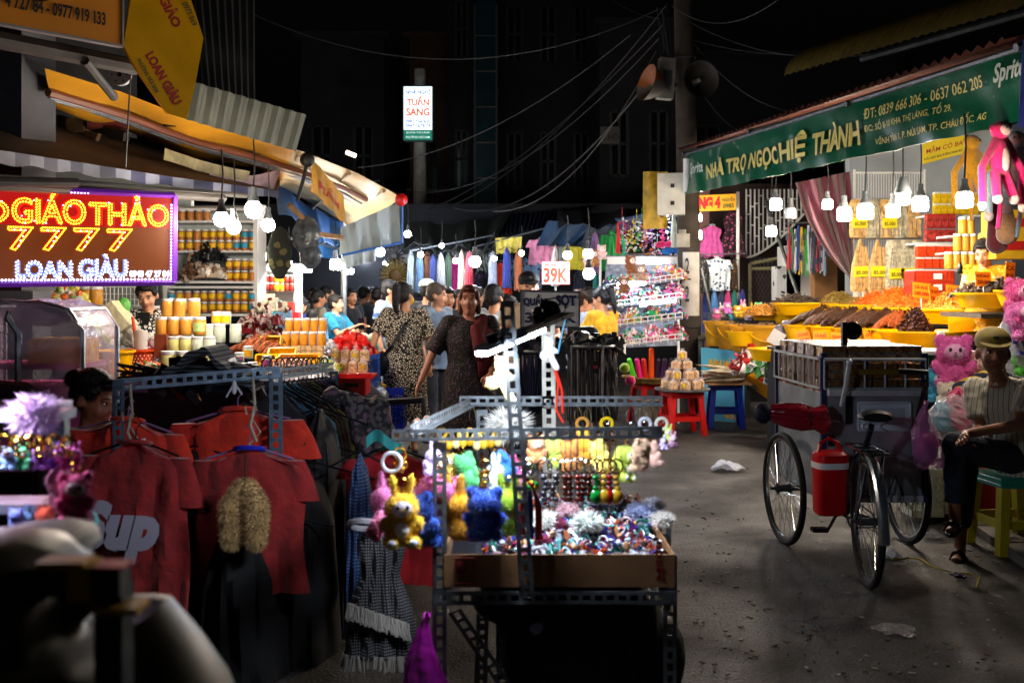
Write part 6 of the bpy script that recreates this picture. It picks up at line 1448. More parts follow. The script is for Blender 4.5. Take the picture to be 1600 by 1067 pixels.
# ---- sale signs
t,fn=flat_sign('sale_sign','white sale sign reading DONG GIA 39K in orange',P(847,444,9.6),P(890,444,9.6),P(890,409,9.6),P(847,409,9.6),mat('card_white','#e0dcd8',.7),.006,frame=mat('ink_orange','#d0401c',.6),fw=.003)
OR_=mat('ink_orange','#d0401c',.6)
write(fn,'39K',.06,.94,.06,.74,OR_,t,.03);write(fn,'ĐỒNG GIÁ',.1,.9,.78,.95,OR_,t,.04)
b=MB();b.cyl((0,0,0),(0,0,-.35),.012,n=6);tag(b.obj('sign_stick',STEEL,loc=P(868,444,9.62)),'thin stick holding up the 39K sale sign','stick')
t,fn=flat_sign('sale_sign','grey board reading QUAN SOT in blue, behind the led bar',P(815,510,8.0),P(904,510,8.0),P(904,457,8.0),P(815,455,8.0),mat('board_grey','#b8bec6',.6,ns=3,na=.08),.012,frame=DARKSTEEL,fw=.012)
IN=mat('ink_navy','#10124a',.6)
write(fn,'QUẦN',.03,.44,.56,.93,IN,t,.05);write(fn,'SỌT',.60,.96,.52,.93,IN,t,.05);write(fn,'39K',.06,.96,.10,.40,IN,t,.03,spacing=2.2)
# ---- round racks of skirts
SKN=mat('skirt_navy','#080e30',.85,ns=6,na=.3,bump=.6);SKS=pmat('skirt_pinstripe','stripes','#141418','#6c6c72',26,thr=.16)
def skirtrack(label,px0,px1,pyt,pyb,Y,m,n):
 a,c_=P(px0,pyt,Y),P(px1,pyt,Y);cx=(a.x+c_.x)/2;r=(c_.x-a.x)/2*.92;zt=a.z;zb=P(0,pyb,Y).z
 t=thing('garment_rack','round metal rack carrying skirts, one '+label,'rack',(cx,Y,0));b=MB();b.ring((0,0,zt),r*.72,.012,'z',28,6);b.obj('ring_rail',STEEL,t)
 for k in range(4):a_=k*pi/2+.4;b=MB();b.tube([(r*.72*cos(a_),r*.72*sin(a_),zt),(r*.6*cos(a_),r*.6*sin(a_),0)],.012,6);b.obj('leg',STEEL,t)
 for i in range(n):
  ang=-pi*.97+pi*.94*i/(n-1);h=zt-zb
  g=garment('skirt','%s skirt from the left, %s' % (ORD[i],label),(cx+r*.74*cos(ang),Y+r*.74*sin(ang)*.8,zt-.02),r*.55,h,m,'skirt',label,rz=ang+pi/2,hook=True)
skirtrack('of the plain navy skirts left of the pinstriped ones',802,880,548,640,7.9,SKN,7)
skirtrack('of the black and grey pinstriped skirts',872,978,540,650,7.7,SKS,9)
heap('folded_clothes','dark folded clothes lying on top of the pinstriped skirts','clothes',P(925,545,7.8),.27,.2,.08,['#26282c','#4a4c50','#101114','#34363c'],90,.055,300)
heap('folded_clothes','dark clothes piled on top of the navy skirts','clothes',P(838,548,8.0),.2,.2,.08,['#10162c','#26282c','#101114'],60,.055,301)
b=MB();b.ell((0,0,0),.05);b.box((-.1,0,0),(.2,.1,.11));tag(b.obj('fan_motor',mat('motor_grey','#3a3c40',.5),loc=P(926,521,7.9)),'small dark speaker box standing on the skirt rack right of the grey board','speaker')
b=MB();b.box((0,-.02,0),(.05,.012,.09));b.box((0,-.02,-.0),(.03,.02,.02),1);tag(b.obj('pink_tag',[BLACKM,plastic('#b01850')],loc=P(930,573,7.3),smooth=False),'pink and black price tag pinned to the pinstriped skirts','tag')
# ---- trinket stall in white light
t=thing('trinket_stand','sloping white wire display stand crowded with trinkets in white light','display stand',G(1005,12.6));w0=t.location
tr=[(908,1062,540,11.6),(914,1062,507,12.0),(925,1062,476,12.4),(945,1062,446,12.8)]
for i,(x0,x1,py,Y) in enumerate(tr):
 a,c_=P(x0,py+9,Y)-w0,P(x1,py-9,Y)-w0
 b=MB();b.poly([a+V((0,-.18,0)),c_+V((0,-.18,0)),c_+V((0,.18,.06)),a+V((0,.18,.06))],.012);b.obj('shelf',mat('shelf_blue_grey','#8a92a0',.5),t,smooth=False)  # shelves in one even bluish grey
 b=MB()
 for k in range(2):b.cyl(a+V((0,-.18,.03+.05*k)),c_+V((0,-.18,.03+.05*k)),.006,n=5)
 for k in range(15):p=a.lerp(c_,k/14)+V((0,-.18,0));b.cyl(p,p+V((0,0,.08)),.005,n=4)
 b.obj('rail',WHITEP,t)
for px in (938,1060):
 b=MB();b.tube([P(px,560,11.8)-w0,P(px,400,13.2)-w0],.015,6);b.obj('upright',WHITEP,t)
 b=MB();b.tube([P(px,560,11.8)-w0,V((P(px,560,11.8)-w0).to_tuple())*V((1,1,1)).x if False else V(((P(px,560,11.8)-w0).x,(P(px,560,11.8)-w0).y,0))],.015,6);b.obj('leg',WHITEP,t)
b=MB();b.poly([P(936,545,12.25)-w0,P(1062,540,12.25)-w0,P(1060,400,13.25)-w0,P(948,400,13.25)-w0],.01);b.obj('back_panel',mat('back_greyblue','#8c96a8',.6,ns=14,na=.5),t,smooth=False)
b=MB();b.box(P(1005,425,13.15)-w0,(.95,.02,.4));b.obj('back_card',mat('card_white','#c8c2be',.7),t,smooth=False)
TC=['#d8d8e0','#c02848','#20a060','#e8e0d0','#30407c','#7a2418','#d86aa0','#c8a040','#241c1c','#60b0c8']
for i,(x0,x1,py,Y) in enumerate(tr):
 for k in range(5):
  px=lerp(x0+12,x1-10,k/4);heap('trinkets','cluster of small shiny trinkets on the %s tier, %s' % (['lowest','second','third','top'][i],['far left','left of centre','centre','right of centre','by the pole'][k]),'trinkets',P(px,py+8-4.5*k,Y),.17,.15,.19,random.sample(TC,7),150,.019,320+i*7+k)
for i in range(22):
 c_=TC[i % 10];p=P(945+i*5.3,452+(i % 3)*2,12.55);b=MB();b.ell((0,0,-.05),(.025,.02,.035),n=8,k=6);b.cyl((0,0,-.02),(0,0,.04),.003,n=4)
 tag(b.obj('charm',mat('bit_'+c_,c_,.35),loc=p),'small %s charm under the top tier of the trinket stand, %s' % (['pale grey','crimson','green','cream','navy','brown','pink','gold','black','aqua'][i % 10],['left part','right part','far right end'][i // 10]),'charm','charms under the top tier')
for lab,a,c_ in (('bright tube light along the middle of the trinket stand',P(965,447,12.2),P(1008,441,12.2)),('tube light at the upper edge of the trinket stand',P(1010,412,12.8),P(1046,410,12.8)),('tube light under the third tier of the trinket stand',P(1000,478,12.1),P(1056,470,12.1)),('tube light under the lowest tier of the trinket stand',P(945,548,11.7),P(1045,524,11.7))):
 b=MB();b.cyl(a,c_,.013 if 'bright' not in lab else .035,n=8);tag(b.obj('tube_light',mat('tube_glow','#ffffff',.3,emis=22,ecol='#e8eeff')),lab,'lamp')
# hung toys, plush heads, fans above the trinket stand
for i,(px,py,c_,s,lab) in enumerate([(884,428,'#e8b8b8',.26,'pink and white'),(892,416,'#a87038',.24,'tan'),(905,405,'#e0c0c0',.2,'pale pink'),(985,428,'#8a5028',.26,'chestnut brown'),(975,458,'#7a4a28',.22,'small dark brown'),(1000,440,'#a88878',.24,'greyish brown')][:6]):
 plush('%s plush toy hanging at the left top of the trinket stand' % lab if i<3 else '%s plush toy hanging in front of the trinket tiers' % lab,P(px+(35 if i<3 else 0),py,12.0),s,c_,'round',yaw=U(-1,1),tufts=600)
for i in range(26):
 c_=['#c02030','#8040a0','#d0d0d8','#e07820','#2060b0','#18a050','#d83078','#e8c828','#b8c0d0'][i % 9];nm=['red','purple','silver','orange','blue','green','pink','yellow','pale'][i % 9]
 px,py=972+(i*37 % 82),352+(i*23 % 44);b=MB();rnd=random.Random(i)
 for k in range(16):b.box((rnd.uniform(-.07,.07),rnd.uniform(-.02,.02),rnd.uniform(-.12,.1)),(.035,.006,.016),rnd.choice([0,0,1]),Euler((rnd.uniform(-1,1),rnd.uniform(-1,1),rnd.uniform(-1,1))).to_matrix())
 b.cyl((0,0,.1),(0,0,.25),.003,n=4)
 tag(b.obj('hanging_toy',[plastic(c_),plastic('#d8d8e0')],loc=P(px,py,13.6+.05*(i % 5)),smooth=False),'%s card of small toys in the %s of the cluster left of the pole' % (nm,['left','middle','right'][i // 9]),'toy','small toys hanging left of the pole')
b=MB();b.tube([P(965,345,13.7),P(1058,338,13.7)],.012,5);tag(b.obj('toy_rail',STEEL),'rail from which the small toys hang left of the pole','rail')
for lab,px,py,c_,w in (('pink hair bow hanging left of the pole',1040,382,'#d82868',.22),('blue fabric bow below the pink one',1052,392,'#1c6ab8',.26),('white and green long ribbon beside the pole',1052,352,'#c8d8c8',.12),('red tassel on a string above the plush heads',965,372,'#c81c28',.08),('green tassel beside the red one',974,395,'#18a080',.08)):
 b=MB()
 if w>.2:
  for s in (-1,1):b.ell((s*w*.3,0,0),(w*.32,.03,w*.2),rot=Matrix.Rotation(s*.3,3,'Y'))
  b.ell((0,-.02,0),w*.1)
 else:b.tube([(0,0,.2),(.01,0,0),(0,0,-.3 if w>.1 else-.2)],[.01,w*.3,w*.4],8)
 tag(b.obj('ribbon',cloth(c_),loc=P(px,py,13.3)),lab,'ribbon')
# basket of combs on red stool and snack stool
stool('red stool carrying the woven basket of bright handles',G(1016,11.8),'#c81412',.48,.36,.3)
t=tub('woven_basket','round woven basket on the farther red stool','basket',(G(1016,11.8).x,11.8,.49),.28,.33,.07,mat('straw','#8a6c34',.8,ns=30,na=.5),n=28)
for i,(dx,c_,nm) in enumerate([(-.2,'#58d020','lime green'),(-.13,'#e01878','hot pink'),(-.07,'#c02018','dark red'),(0,'#e85010','orange'),(.06,'#2a1030','purple black'),(.12,'#3a1440','plum'),(.18,'#241024','blackish violet'),(.23,'#1c1444','indigo')]):
 b=MB();b.cap((0,0,0),(dx*.3,0,.22+(i == 3)*.12),.035,.03,8);tag(b.obj('brush',plastic(c_),loc=(G(1016,11.8).x+dx,11.7,.53)),'%s brush standing in the woven basket' % nm,'brush','brushes in the woven basket')
tub('plastic_bag','beige bag hanging under the farther red stool','bag',G(1010,11.5)+V((0,0,.08)),.12,.18,.24,mat('bag_beige','#a89880',.5,ns=9,na=.3,bump=.8))
for lab,px,py,c_ in (('bright pink ball hanging beside the pinstriped skirts',985,595,'#e0186c'),('lime green stick toy above the pink ball',976,575,'#9ac020')):
 b=MB();b.ell((0,0,0),.045);tag(b.obj('toy_ball',fur(c_),loc=P(px,py,8.6)),lab,'toy')
stool('nearer red stool carrying the pyramid of snack bags',G(1066,10.95),'#d01614',.47,.38,.15)
tub('tray','round steel tray on the nearer red stool','tray',(G(1066,10.95).x,10.95,.475),.26,.29,.02,STEEL,n=28)
k=0;cx,cy=G(1066,10.95).x,10.95
for lv,(n_,r_) in enumerate(((9,.19),(6,.13),(3,.07),(1,0))):
 for i in range(n_):
  a=2*pi*i/n_+lv*.4-pi/2;pack('%s bag of small round snacks in the %s layer of the pyramid' % (ORD[i],['bottom','second','third','topmost'][lv]),(cx+r_*cos(a),cy+r_*sin(a),.495+lv*.105),.095,.085,.125,SNK,'snack pyramid layer %d' % lv,rz=U(-.6,.6),lab='#e8c010' if (i+lv) % 3 == 0 else None)
stool('blue stool under the tray of split dried fish',G(1133,11.5),'#0c2c9c',.50,.36,-.1)
b=MB();b.box((0,0,0),(.5,.42,.015));tag(b.obj('board',CARD,loc=(G(1133,11.5).x,11.45,.512),smooth=False),'cardboard sheet on the blue stool','board')
t=thing('fish_pile','pile of pale split dried fish on the blue stool','dried fish',(G(1130,11.4).x,11.4,.53));FP=mat('fish_pale','#a89c80',.55,ns=14,na=.4,bump=.4)
b=MB();b.loft([[V((x*.52,wy*.5*cos(2*pi*k/8),wz*sin(2*pi*k/8))) for k in range(8)] for x,wy,wz in ((-.5,.02,.006),(-.4,.09,.02),(-.1,.15,.03),(.2,.10,.02),(.36,.03,.01),(.5,.09,.004))]);me=b.mesh('dried_fish',FP)
for i in range(12):o=bpy.data.objects.new('dried_fish',me);COL.objects.link(o);o.parent=t;o.location=(U(-.06,.06),U(-.1,.1),.014*i);o.rotation_euler=(U(-.12,.12),U(-.15,.15),pi+U(-.45,.45))
for i,(px,py,Y,c_,nm) in enumerate([(642,400,15.4,'#b8c8d0','pale blue'),(655,404,15.2,'#4c6c8c','steel blue'),(668,402,15.5,'#8c5838','cinnamon'),(678,406,15.3,'#30407c','cobalt'),(689,404,15.2,'#787c80','mid grey'),(700,402,15.5,'#405c48','sage green'),(722,400,15.3,'#c8b8a0','beige'),(733,402,15.2,'#a02838','cherry red'),(770,402,15.2,'#9098a8','silver blue'),(792,396,15.2,'#283c8c','ultramarine'),(810,400,15.3,'#b0643c','copper'),(868,392,15.0,'#dcd4d0','off white'),(930,372,14.6,'#6c4c7c','mauve')]):
 garment('side','%s garment in the nearer row behind the shoppers heads' % nm,P(px,py-10,Y),.34,.62,cloth(c_),'clothing','nearer row of hanging clothes',rz=U(-.4,.4))
tarp('blue_tarp','light blue tarpaulin awning deep in the lane above the crowd','tarpaulin',[P(470,385,17),P(570,398,18),P(580,360,20),P(470,330,17)],mat('tarp_lightblue','#3c78b0',.5,ns=3,na=.3,bump=.5),16,8,.15,.05)
for lab,a,c_ in (('upper white awning rod crossing the blue tarpaulins in the lane',P(455,372,12),P(560,395,15)),('lower white awning rod above the lane bulbs',P(470,395,12),P(520,372,14)),('thin white rod over the middle coats',P(640,392,15),P(770,368,15.5)),('grey rod sloping over the blue striped canopy',P(745,385,15.6),P(870,352,15.6))):
 b=MB();b.tube([a,c_],.014,6);tag(b.obj('awning_rod',mat('rod_grey','#4c5258',.5)),lab,'rod')
# ------------------------------------------------------------------ foreground keyring stall of slotted angle steel
OLD=mat('old_steel','#70787c',.45,.55,ns=18,na=.35,bump=.3)
t=thing('keyring_stall','slotted steel market stall hung with plush keyrings in the foreground','stall',(.15,3.4,0));f0=t.location
def iron(label,a,c_,u,v,m=OLD,w=.042,pitch=.036,parent=t,off=f0,name='slotted_bar'):
 b=MB();angle_iron(b,V(a)-off,V(c_)-off,u,v,w,.0022,pitch);o=b.obj(name,m,parent,smooth=False);return o
ZB=P(0,690,3.0).z+.005
fl,frr=P(612,690,3.0),P(1035,684,3.03);bl,br=P(718,633,3.9),P(1035,633,3.9)
iron('',fl,frr,(0,0,1),(0,1,0),w=.036);iron('',bl,br,(0,0,1),(0,-1,0),w=.036)
iron('',P(640,680,3.0),P(735,633,3.88),(0,0,1),(1,0,0),w=.03)
def post(px,Y,top,u,v,px2=None):
 a=G(px,Y);b_=P(px2 or px,top,Y);iron('',a,b_,u,v)
post(676,3.02,690,(1,0,0),(0,1,0));post(1058,3.02,868,(-1,0,0),(0,1,0));post(745,3.85,640,(1,0,0),(0,-1,0));post(1046,3.85,800,(-1,0,0),(0,-1,0))
iron('',P(813,935,2.93),P(781,470,2.93),(1,0,0),(0,1,0),w=.042)                    # tall front post
iron('',P(870,880,3.9),P(866,505,3.9),(-1,0,0),(0,-1,0),mat('pale_iron','#b8b8ac',.5,.3,ns=14,na=.25),w=.05)     # pale back post
zb0=P(0,945,3.0).z
for y,px0,px1 in ((3.0,683,1056),(3.85,745,1046)):
 a,c_=P(px0,945,3.0),P(px1,945,3.0);iron('',(a.x,y,zb0),(c_.x,y,zb0),(0,0,1),(0,1 if y<3.5 else-1,0))
for x in (P(690,0,3.0).x,P(1050,0,3.0).x):iron('',(x,3.02,zb0),(x,3.83,zb0),(0,0,1),(1 if x<0 else-1,0,0))
iron('',P(700,958,3.05),P(780,1075,3.1),(1,0,.4),(0,1,0));iron('',P(745,960,3.4),P(735,1200,3.4),(1,0,0),(0,1,0));iron('',P(775,970,3.2),P(775,1250,3.2),(1,0,0),(0,1,0),DARKSTEEL)
# cardboard box tray with printing
BXM=mat('box_card_dark','#8a6440',.85,ns=7,na=.18,bump=.15)
b_=thing('cardboard_tray','shallow cardboard box full of hair clips on the stall','box',(.145,3.4,zb0+.05));q0=b_.location
x0,x1=P(693,0,3.0).x-q0.x,P(1056,0,3.0).x-q0.x;y0,y1=-.38,.40;zt=P(0,868,3.0).z-q0.z
for nm,pts in (('front_flap',[(x0,y0,0),(x1,y0,0),(x1,y0,zt),(x0,y0,zt)]),('back_flap',[(x0,y1,0),(x1,y1,0),(x1,y1,zt),(x0,y1,zt)]),('side_flap',[(x0,y0,0),(x0,y1,0),(x0,y1,zt),(x0,y0,zt)]),('side_flap',[(x1,y1,0),(x1,y0,0),(x1,y0,zt),(x1,y1,zt)]),('bottom',[(x0,y0,.004),(x1,y0,.004),(x1,y1,.004),(x0,y1,.004)])):
 b=MB();b.poly(pts,.006);b.obj(nm,BXM,b_,smooth=False)
b=MB();b.sheet(lambda u,v:V((x1+.005,y0+.55+u*.24,zt))+V((.0-v*.13,0,-.00+v*.01*sin(u*5))),6,2,.004,nrm=V((0,0,1)));b.obj('top_flap',CARD,b_,smooth=False)
FI=mat('carton_ink_red','#7a1c10',.8)
write(lambda x,y:V((lerp(x0,x1,.90+.08*y),y0-.0075,.02+x*.12)),'Made',0,1,.2,.7,FI,b_,.03)
b=MB()
for p,q in (((.05,.12),(.05,.9)),((.05,.9),(.13,.9)),((.13,.9),(.13,.12)),((.13,.12),(.05,.12))):b.cyl((lerp(x0,x1,p[0]),y0-.0075,zt*p[1]),(lerp(x0,x1,q[0]),y0-.0075,zt*q[1]),.0015,n=4)
b.ell((lerp(x0,x1,.075),y0-.0075,zt*.62),(.016,.002,.022));b.obj('printed_mark',FI,b_)
# hair clips: hundreds of pieces
random.seed(21)
def clips():
 b=MB();cols=['#c8d8e0','#1a1a20','#7c1440','#4c2c7c','#d89c68','#e8e8ec','#1c5a50','#c04c28','#2c3c8c','#a8a8b8','#6cc0c0','#2c1c24','#d8b8c0','#8a4a2c']
 for i in range(1500):
  u,v=random.random(),random.random();x=lerp(x0+.12,x1-.02,u);y=lerp(y0+.02,y1-.02,v);z=zt-.04+.05*v+U(-.012,.016);k=random.randrange(len(cols));s=U(.006,.017)
  rot=Euler((U(0,3),U(0,3),U(0,3))).to_matrix();ty=i % 4
  if ty == 0:b.box((x,y,z),(s*3.2,s,s*.5),k,rot)
  elif ty == 1:b.ell((x,y,z),(s,s*.8,s*.7),k,7,4,rot)
  elif ty == 2:b.ring((x,y,z),s*1.3,s*.28,'y',9,4,k,rot)
  else:
   for q in range(4):b.box(V((x,y,z))+rot @ V((s*(q-1.5)*.7,0,0)),(s*.35,s*1.8,s*.5),k,rot)
 b.add([(x0+.01,y0+.01,zt-.05),(x1-.01,y0+.01,zt-.05),(x1-.01,y1-.01,zt-.02),(x0+.01,y1-.01,zt-.02)],[(0,1,2,3)],1)
 mats=[mat('clip'+c_,c_,.18,spec=.8) for c_ in cols];return b.obj('hair_clips',mats,None,loc=q0)
tag(clips(),'glittering mass of small hair clips and claws in the cardboard tray','hair clips',kind='stuff')
def pompom(label,pos,r,col,n=900,name='scrunchie',sq=.7,seed=1,ln=.45):
 rnd=random.Random(seed);b=MB();b.ell((0,0,0),(r*.6,r*.6,r*.6*sq),0,12,8)
 for i in range(n):
  d=V((rnd.gauss(0,1),rnd.gauss(0,1),rnd.gauss(0,1))).normalized();L=r*rnd.uniform(.75,1.1);s=d.cross(V((rnd.gauss(0,1),rnd.gauss(0,1),1))).normalized()*r*.035;p=d*r*.5;e=d*L+V((rnd.gauss(0,1),rnd.gauss(0,1),rnd.gauss(0,1)))*r*.10
  p.z *= sq;e.z *= sq;b.add([p-s,p+s,e],[(0,1,2)])
 return tag(b.obj(name,mat('tulle_'+col,col,.8,ns=30,na=.1,sheen=.3),loc=pos),label,'scrunchie')
for i,(px,py,Y,r,c_,lab) in enumerate([(845,812,3.35,.055,'#e8e8e0','large white tulle scrunchie in the middle of the tray'),(888,797,3.5,.045,'#e0b8c0','pale pink fluffy scrunchie left of the white one'),(918,815,3.3,.06,'#e6f0e8','big whitish ruffled scrunchie at the front of the tray'),(1000,800,3.5,.06,'#b8c4e8','lilac blue fluffy scrunchie at the right of the tray'),(1035,812,3.3,.045,'#e8e4dc','cream fluffy scrunchie at the right end of the tray'),(958,790,3.6,.07,'#14141c','black fluffy scrunchie at the back of the tray'),(868,822,3.4,.05,'#7c0c3c','wine red tinsel scrunchie in the tray'),(848,845,3.2,.035,'#8c1448','small wine red scrunchie near the front edge'),(1020,790,3.65,.05,'#d8dce8','pale scrunchie behind the lilac one')]):
 pompom(lab,P(px,py,Y),r,c_,1100,seed=i)
pompom('big white feathery pompom behind the tall steel post',P(795,665,3.75),.10,'#f2f2ea',1400,'pompom',.75,50)
# plush keyrings: (px, py of the bottom, Y, size, colour, ears, yaw, label, roll)
PK=[
 (628,851,2.92,.185,'#f2c414','long',.15,'yellow bunny keyring plush facing the camera at the left of the stall',0,'#e8dff0',True),
 (663,852,3.04,.19,'#0c4cb8','round',2.2,'deep blue plush partly behind the yellow bunny',.1,'#e8dff0',False),
 (668,812,3.06,.16,'#e878b8','droop',3.0,'large pink floppy eared plush above the yellow bunny',-.3,'#e8dff0',False),
 (603,832,3.05,.18,'#ec86c0','long',1.8,'light pink plush at the far left edge of the stall',.7,'#f0d0dc',False),
 (577,838,2.94,.095,'#f090b8','round',.9,'smallest pink plush at the far left edge of the stall',.9,'#f0d0dc',True),
 (757,845,2.96,.185,'#1048b0','round',3.14,'royal blue plush turned away in front of the stall middle',0,'#e8dff0',False),
 (720,843,3.05,.18,'#e8ac14','long',2.5,'golden yellow plush beside the royal blue one',.12,'#e8dff0',False),
 (786,835,3.06,.17,'#9cc41c','long',3.0,'lime green plush just left of the tall post',-.1,'#e8dff0',False),
 (702,800,3.12,.13,'#e878b0','round',2.8,'pink plush between the corner post and the golden one',0,'#e8dff0',False),
 (735,760,3.3,.13,'#5ccf7c','round',2.6,'mint green plush under the side rail',.3,'#e8dff0',False),
 (770,770,3.35,.12,'#d8e8f0','long',1.0,'white plush with pale ears behind the blue one',.2,'#e8dff0',False),
 (672,742,3.2,.10,'#c8b8e0','long',.6,'lavender plush hanging at the left end of the front beam',.2,'#f0e8f0',True),
 (700,745,3.35,.09,'#f0dc68','round',.2,'pale yellow plush right of the lavender one',0,'#f8f0e0',True),
 (795,745,3.45,.12,'#2c7cd0','droop',2.3,'sky blue plush near the top of the tall post',.8,'#e8f0f8',False),
 (812,760,3.5,.11,'#e060a0','long',2.0,'magenta plush right of the tall post',.5,'#e8f0f8',False),
 (838,722,3.4,.105,'#d8945c','round',.1,'orange brown plush with white face and blue eyes',0,'#f8f8f8',True),
 (868,730,3.45,.11,'#c4d858','round',2.7,'lime yellow plush right of the white faced one',.1,'#f0f8e0',False),
 (893,735,3.4,.12,'#d08838','round',2.9,'caramel brown plush in the back row',.1,'#f0f8e0',False),
 (915,725,3.5,.11,'#f0b028','long',2.6,'orange yellow plush beside the caramel one',.1,'#f0f8e0',False),
 (942,735,3.4,.125,'#ecdc70','round',2.2,'straw yellow plush in the back row',.4,'#f0f8e0',False),
 (972,750,3.45,.14,'#c8dc58','droop',.9,'yellow green plush left of the beige teddy head',.2,'#f0f8e0',True),
 (1003,735,3.3,.125,'#c8a888','round',-2.3,'beige teddy plush at the right end of the stall',0,'#d8b898',False),
 (1024,728,3.5,.10,'#e0b8a8','round',2.0,'pinkish beige plush at the far right end',.3,'#d8b898',False)]
for px,py,Y,s,c_,ears,yaw,lab,roll,fc,bel in PK:
 plush(lab,P(px,py,Y),s,c_,ears,fc,yaw,0,roll,group=None,belly=1 if bel and s>.12 else None,tufts=2600,name='plush_keyring')
for i,(px,py,Y,s,c_,lab) in enumerate([(1045,690,3.6,.06,'#c8e070','tiny lime green figure'),(1052,700,3.55,.055,'#e8b8d8','tiny pink figure'),(1037,702,3.5,.05,'#d0c0f0','tiny lilac figure')]):
 plush(lab+' dangling from the end of the back beam',P(px,py,Y),s,c_,'long',yaw=U(-.5,.5),tufts=600,name='plush_keyring')
# slippers-like bunny ears & yellow goods at the left back
for i,(px,py) in enumerate(((650,672),(668,668))):
 b=MB();b.ell((0,0,0),(.022,.03,.045),0);b.ell((0,-.022,0),(.015,.012,.033),1);tag(b.obj('bunny_ear_clip',[fur('#a8744c'),mat('felt_white','#e0e0e8',.8)],loc=P(px,py,3.6),rot=(-.2,.1-.2*i,0)),'%s of two brown and white rabbit ear clips at the left back' % ('left' if i == 0 else 'right'),'hair clip')
for i in range(9):
 px,py=690+i*11,668+(i*7) % 9;b=MB();b.ring((0,0,.0),.018,.004,'y',14,5);b.ell((0,0,-.03),(.016,.012,.018));tag(b.obj('yellow_charm',plastic(['#f0d040','#e8b020','#f0e8a0'][i % 3]),loc=P(px,py+8,3.7)),ORD[i]+' small yellow ring charm under the slanting side rail','charm','yellow ring charms')
# giraffe-like yellow plush limbs clinging to the tall post, white plush by the lamp
def climber(label,pos,s,c_,patch,rot):
 t=thing('plush_toy',label,'plush toy',pos);b=MB();b.ell((0,0,.30),(.10,.09,.11));b.ell((0,0,.10),(.11,.09,.14));b.ell((-.13,-.05,.02),(.10,.09,.10));b.cap((.03,0,0),(.16,-.02,-.24),.06,.065);b.cap((.05,0,.16),(.14,-.03,.1),.045,.05);b.ell((-.07,0,.40),(.03,.02,.04));b.ell((.07,0,.40),(.03,.02,.04))
 o=voxel(b,'fur_body',fur(c_),t,.02,1);fuzz(o,1500,.02,.004,seed=5)
 q=MB();q.ell((-.05,-.075,.33),(.035,.02,.03));q.ell((-.13,-.135,.02),(.03,.015,.03));q.obj('patches',fur(patch),t);t.scale=(s,)*3;t.rotation_euler=rot;return t
climber('pale yellow plush toy clinging to the tall steel post under the lamp',P(783,600,3.15),.21,'#e8cf80','#8a3c70',(0,0,0))
climber('white fluffy plush toy glowing under the lamp by the pale back post',P(858,556,3.6),.17,'#f2f4ff','#d8e0f8',(0,0,.4))
b=MB();b.tube([P(866,575,3.7),P(872,600,3.7),P(869,640,3.7),P(880,660,3.7)],.004,5);b.tube([P(868,575,3.7),P(878,610,3.7),P(879,645,3.7)],.004,5);tag(b.obj('red_string',plastic('#d83020')),'thin red strings hanging beside the pale back post','string')
b=MB();b.tube([P(884,497,3.5),P(876,530,3.55),P(872,552,3.6)],.003,5);tag(b.obj('blue_wire',plastic('#5ab0d8')),'light blue wire running down from the led bar','wire')
# led bar with its battery
t2=thing('led_lamp','slanting led bar lamp clamped to the tall steel post','lamp',P(800,535,3.0));l0=t2.location
a,c_=P(752,549,2.86)-l0,P(888,494,3.42)-l0;d=(c_-a).normalized();side=d.cross(V((0,0,1))).normalized();up=side.cross(d)
b=MB();b.add([a-side*.022,c_-side*.022,c_+side*.022,a+side*.022,a-side*.022+up*.014,c_-side*.022+up*.014,c_+side*.022+up*.014,a+side*.022+up*.014],[(0,3,2,1),(4,5,6,7),(0,1,5,4),(1,2,6,5),(2,3,7,6),(3,0,4,7)]);b.obj('bar_housing',DARKSTEEL,t2,smooth=False)
b=MB();e=c_.lerp(a,.36)
b.add([a-side*.018-up*.002,e-side*.018-up*.002,e+side*.018-up*.002,a+side*.018-up*.002,a-side*.018-up*.013,e-side*.018-up*.016,e+side*.018-up*.013,a+side*.018-up*.013],[(3,2,1,0),(7,6,5,4)[::-1],(0,1,5,4),(1,2,6,5),(2,3,7,6),(3,0,4,7)]);b.obj('diode_strip',LEDBAR,t2,smooth=False)
for lab,px,py,Y,sz in (('battery_pack',857,487,3.3,(.07,.04,.03)),('battery_pack',840,497,3.2,(.035,.03,.03)),('clamp',800,526,2.98,(.09,.02,.03)),('clamp',768,530,2.92,(.03,.02,.03))):
 b=MB();b.box((0,0,0),sz,0,Euler((0,-.35,.3)).to_matrix());
 if lab == 'battery_pack':b.ell((.0,0,.02),(sz[0]*.5,sz[1]*.6,sz[2]*.6))
 o=b.obj(lab,[BLACKP],t2,loc=P(px,py,Y)-l0,smooth=False)
b=MB();b.cyl((-.10,-.02,0),(-.10,0,0),.018,n=14);b.obj('switch_dial',STEEL,t2,loc=P(840,520,3.0)-l0)
b=MB();b.tube([P(845,470,3.25)-l0,P(870,465,3.3)-l0,P(885,478,3.3)-l0,P(878,500,3.3)-l0],.003,5);b.obj('cord',BLACKM,t2)
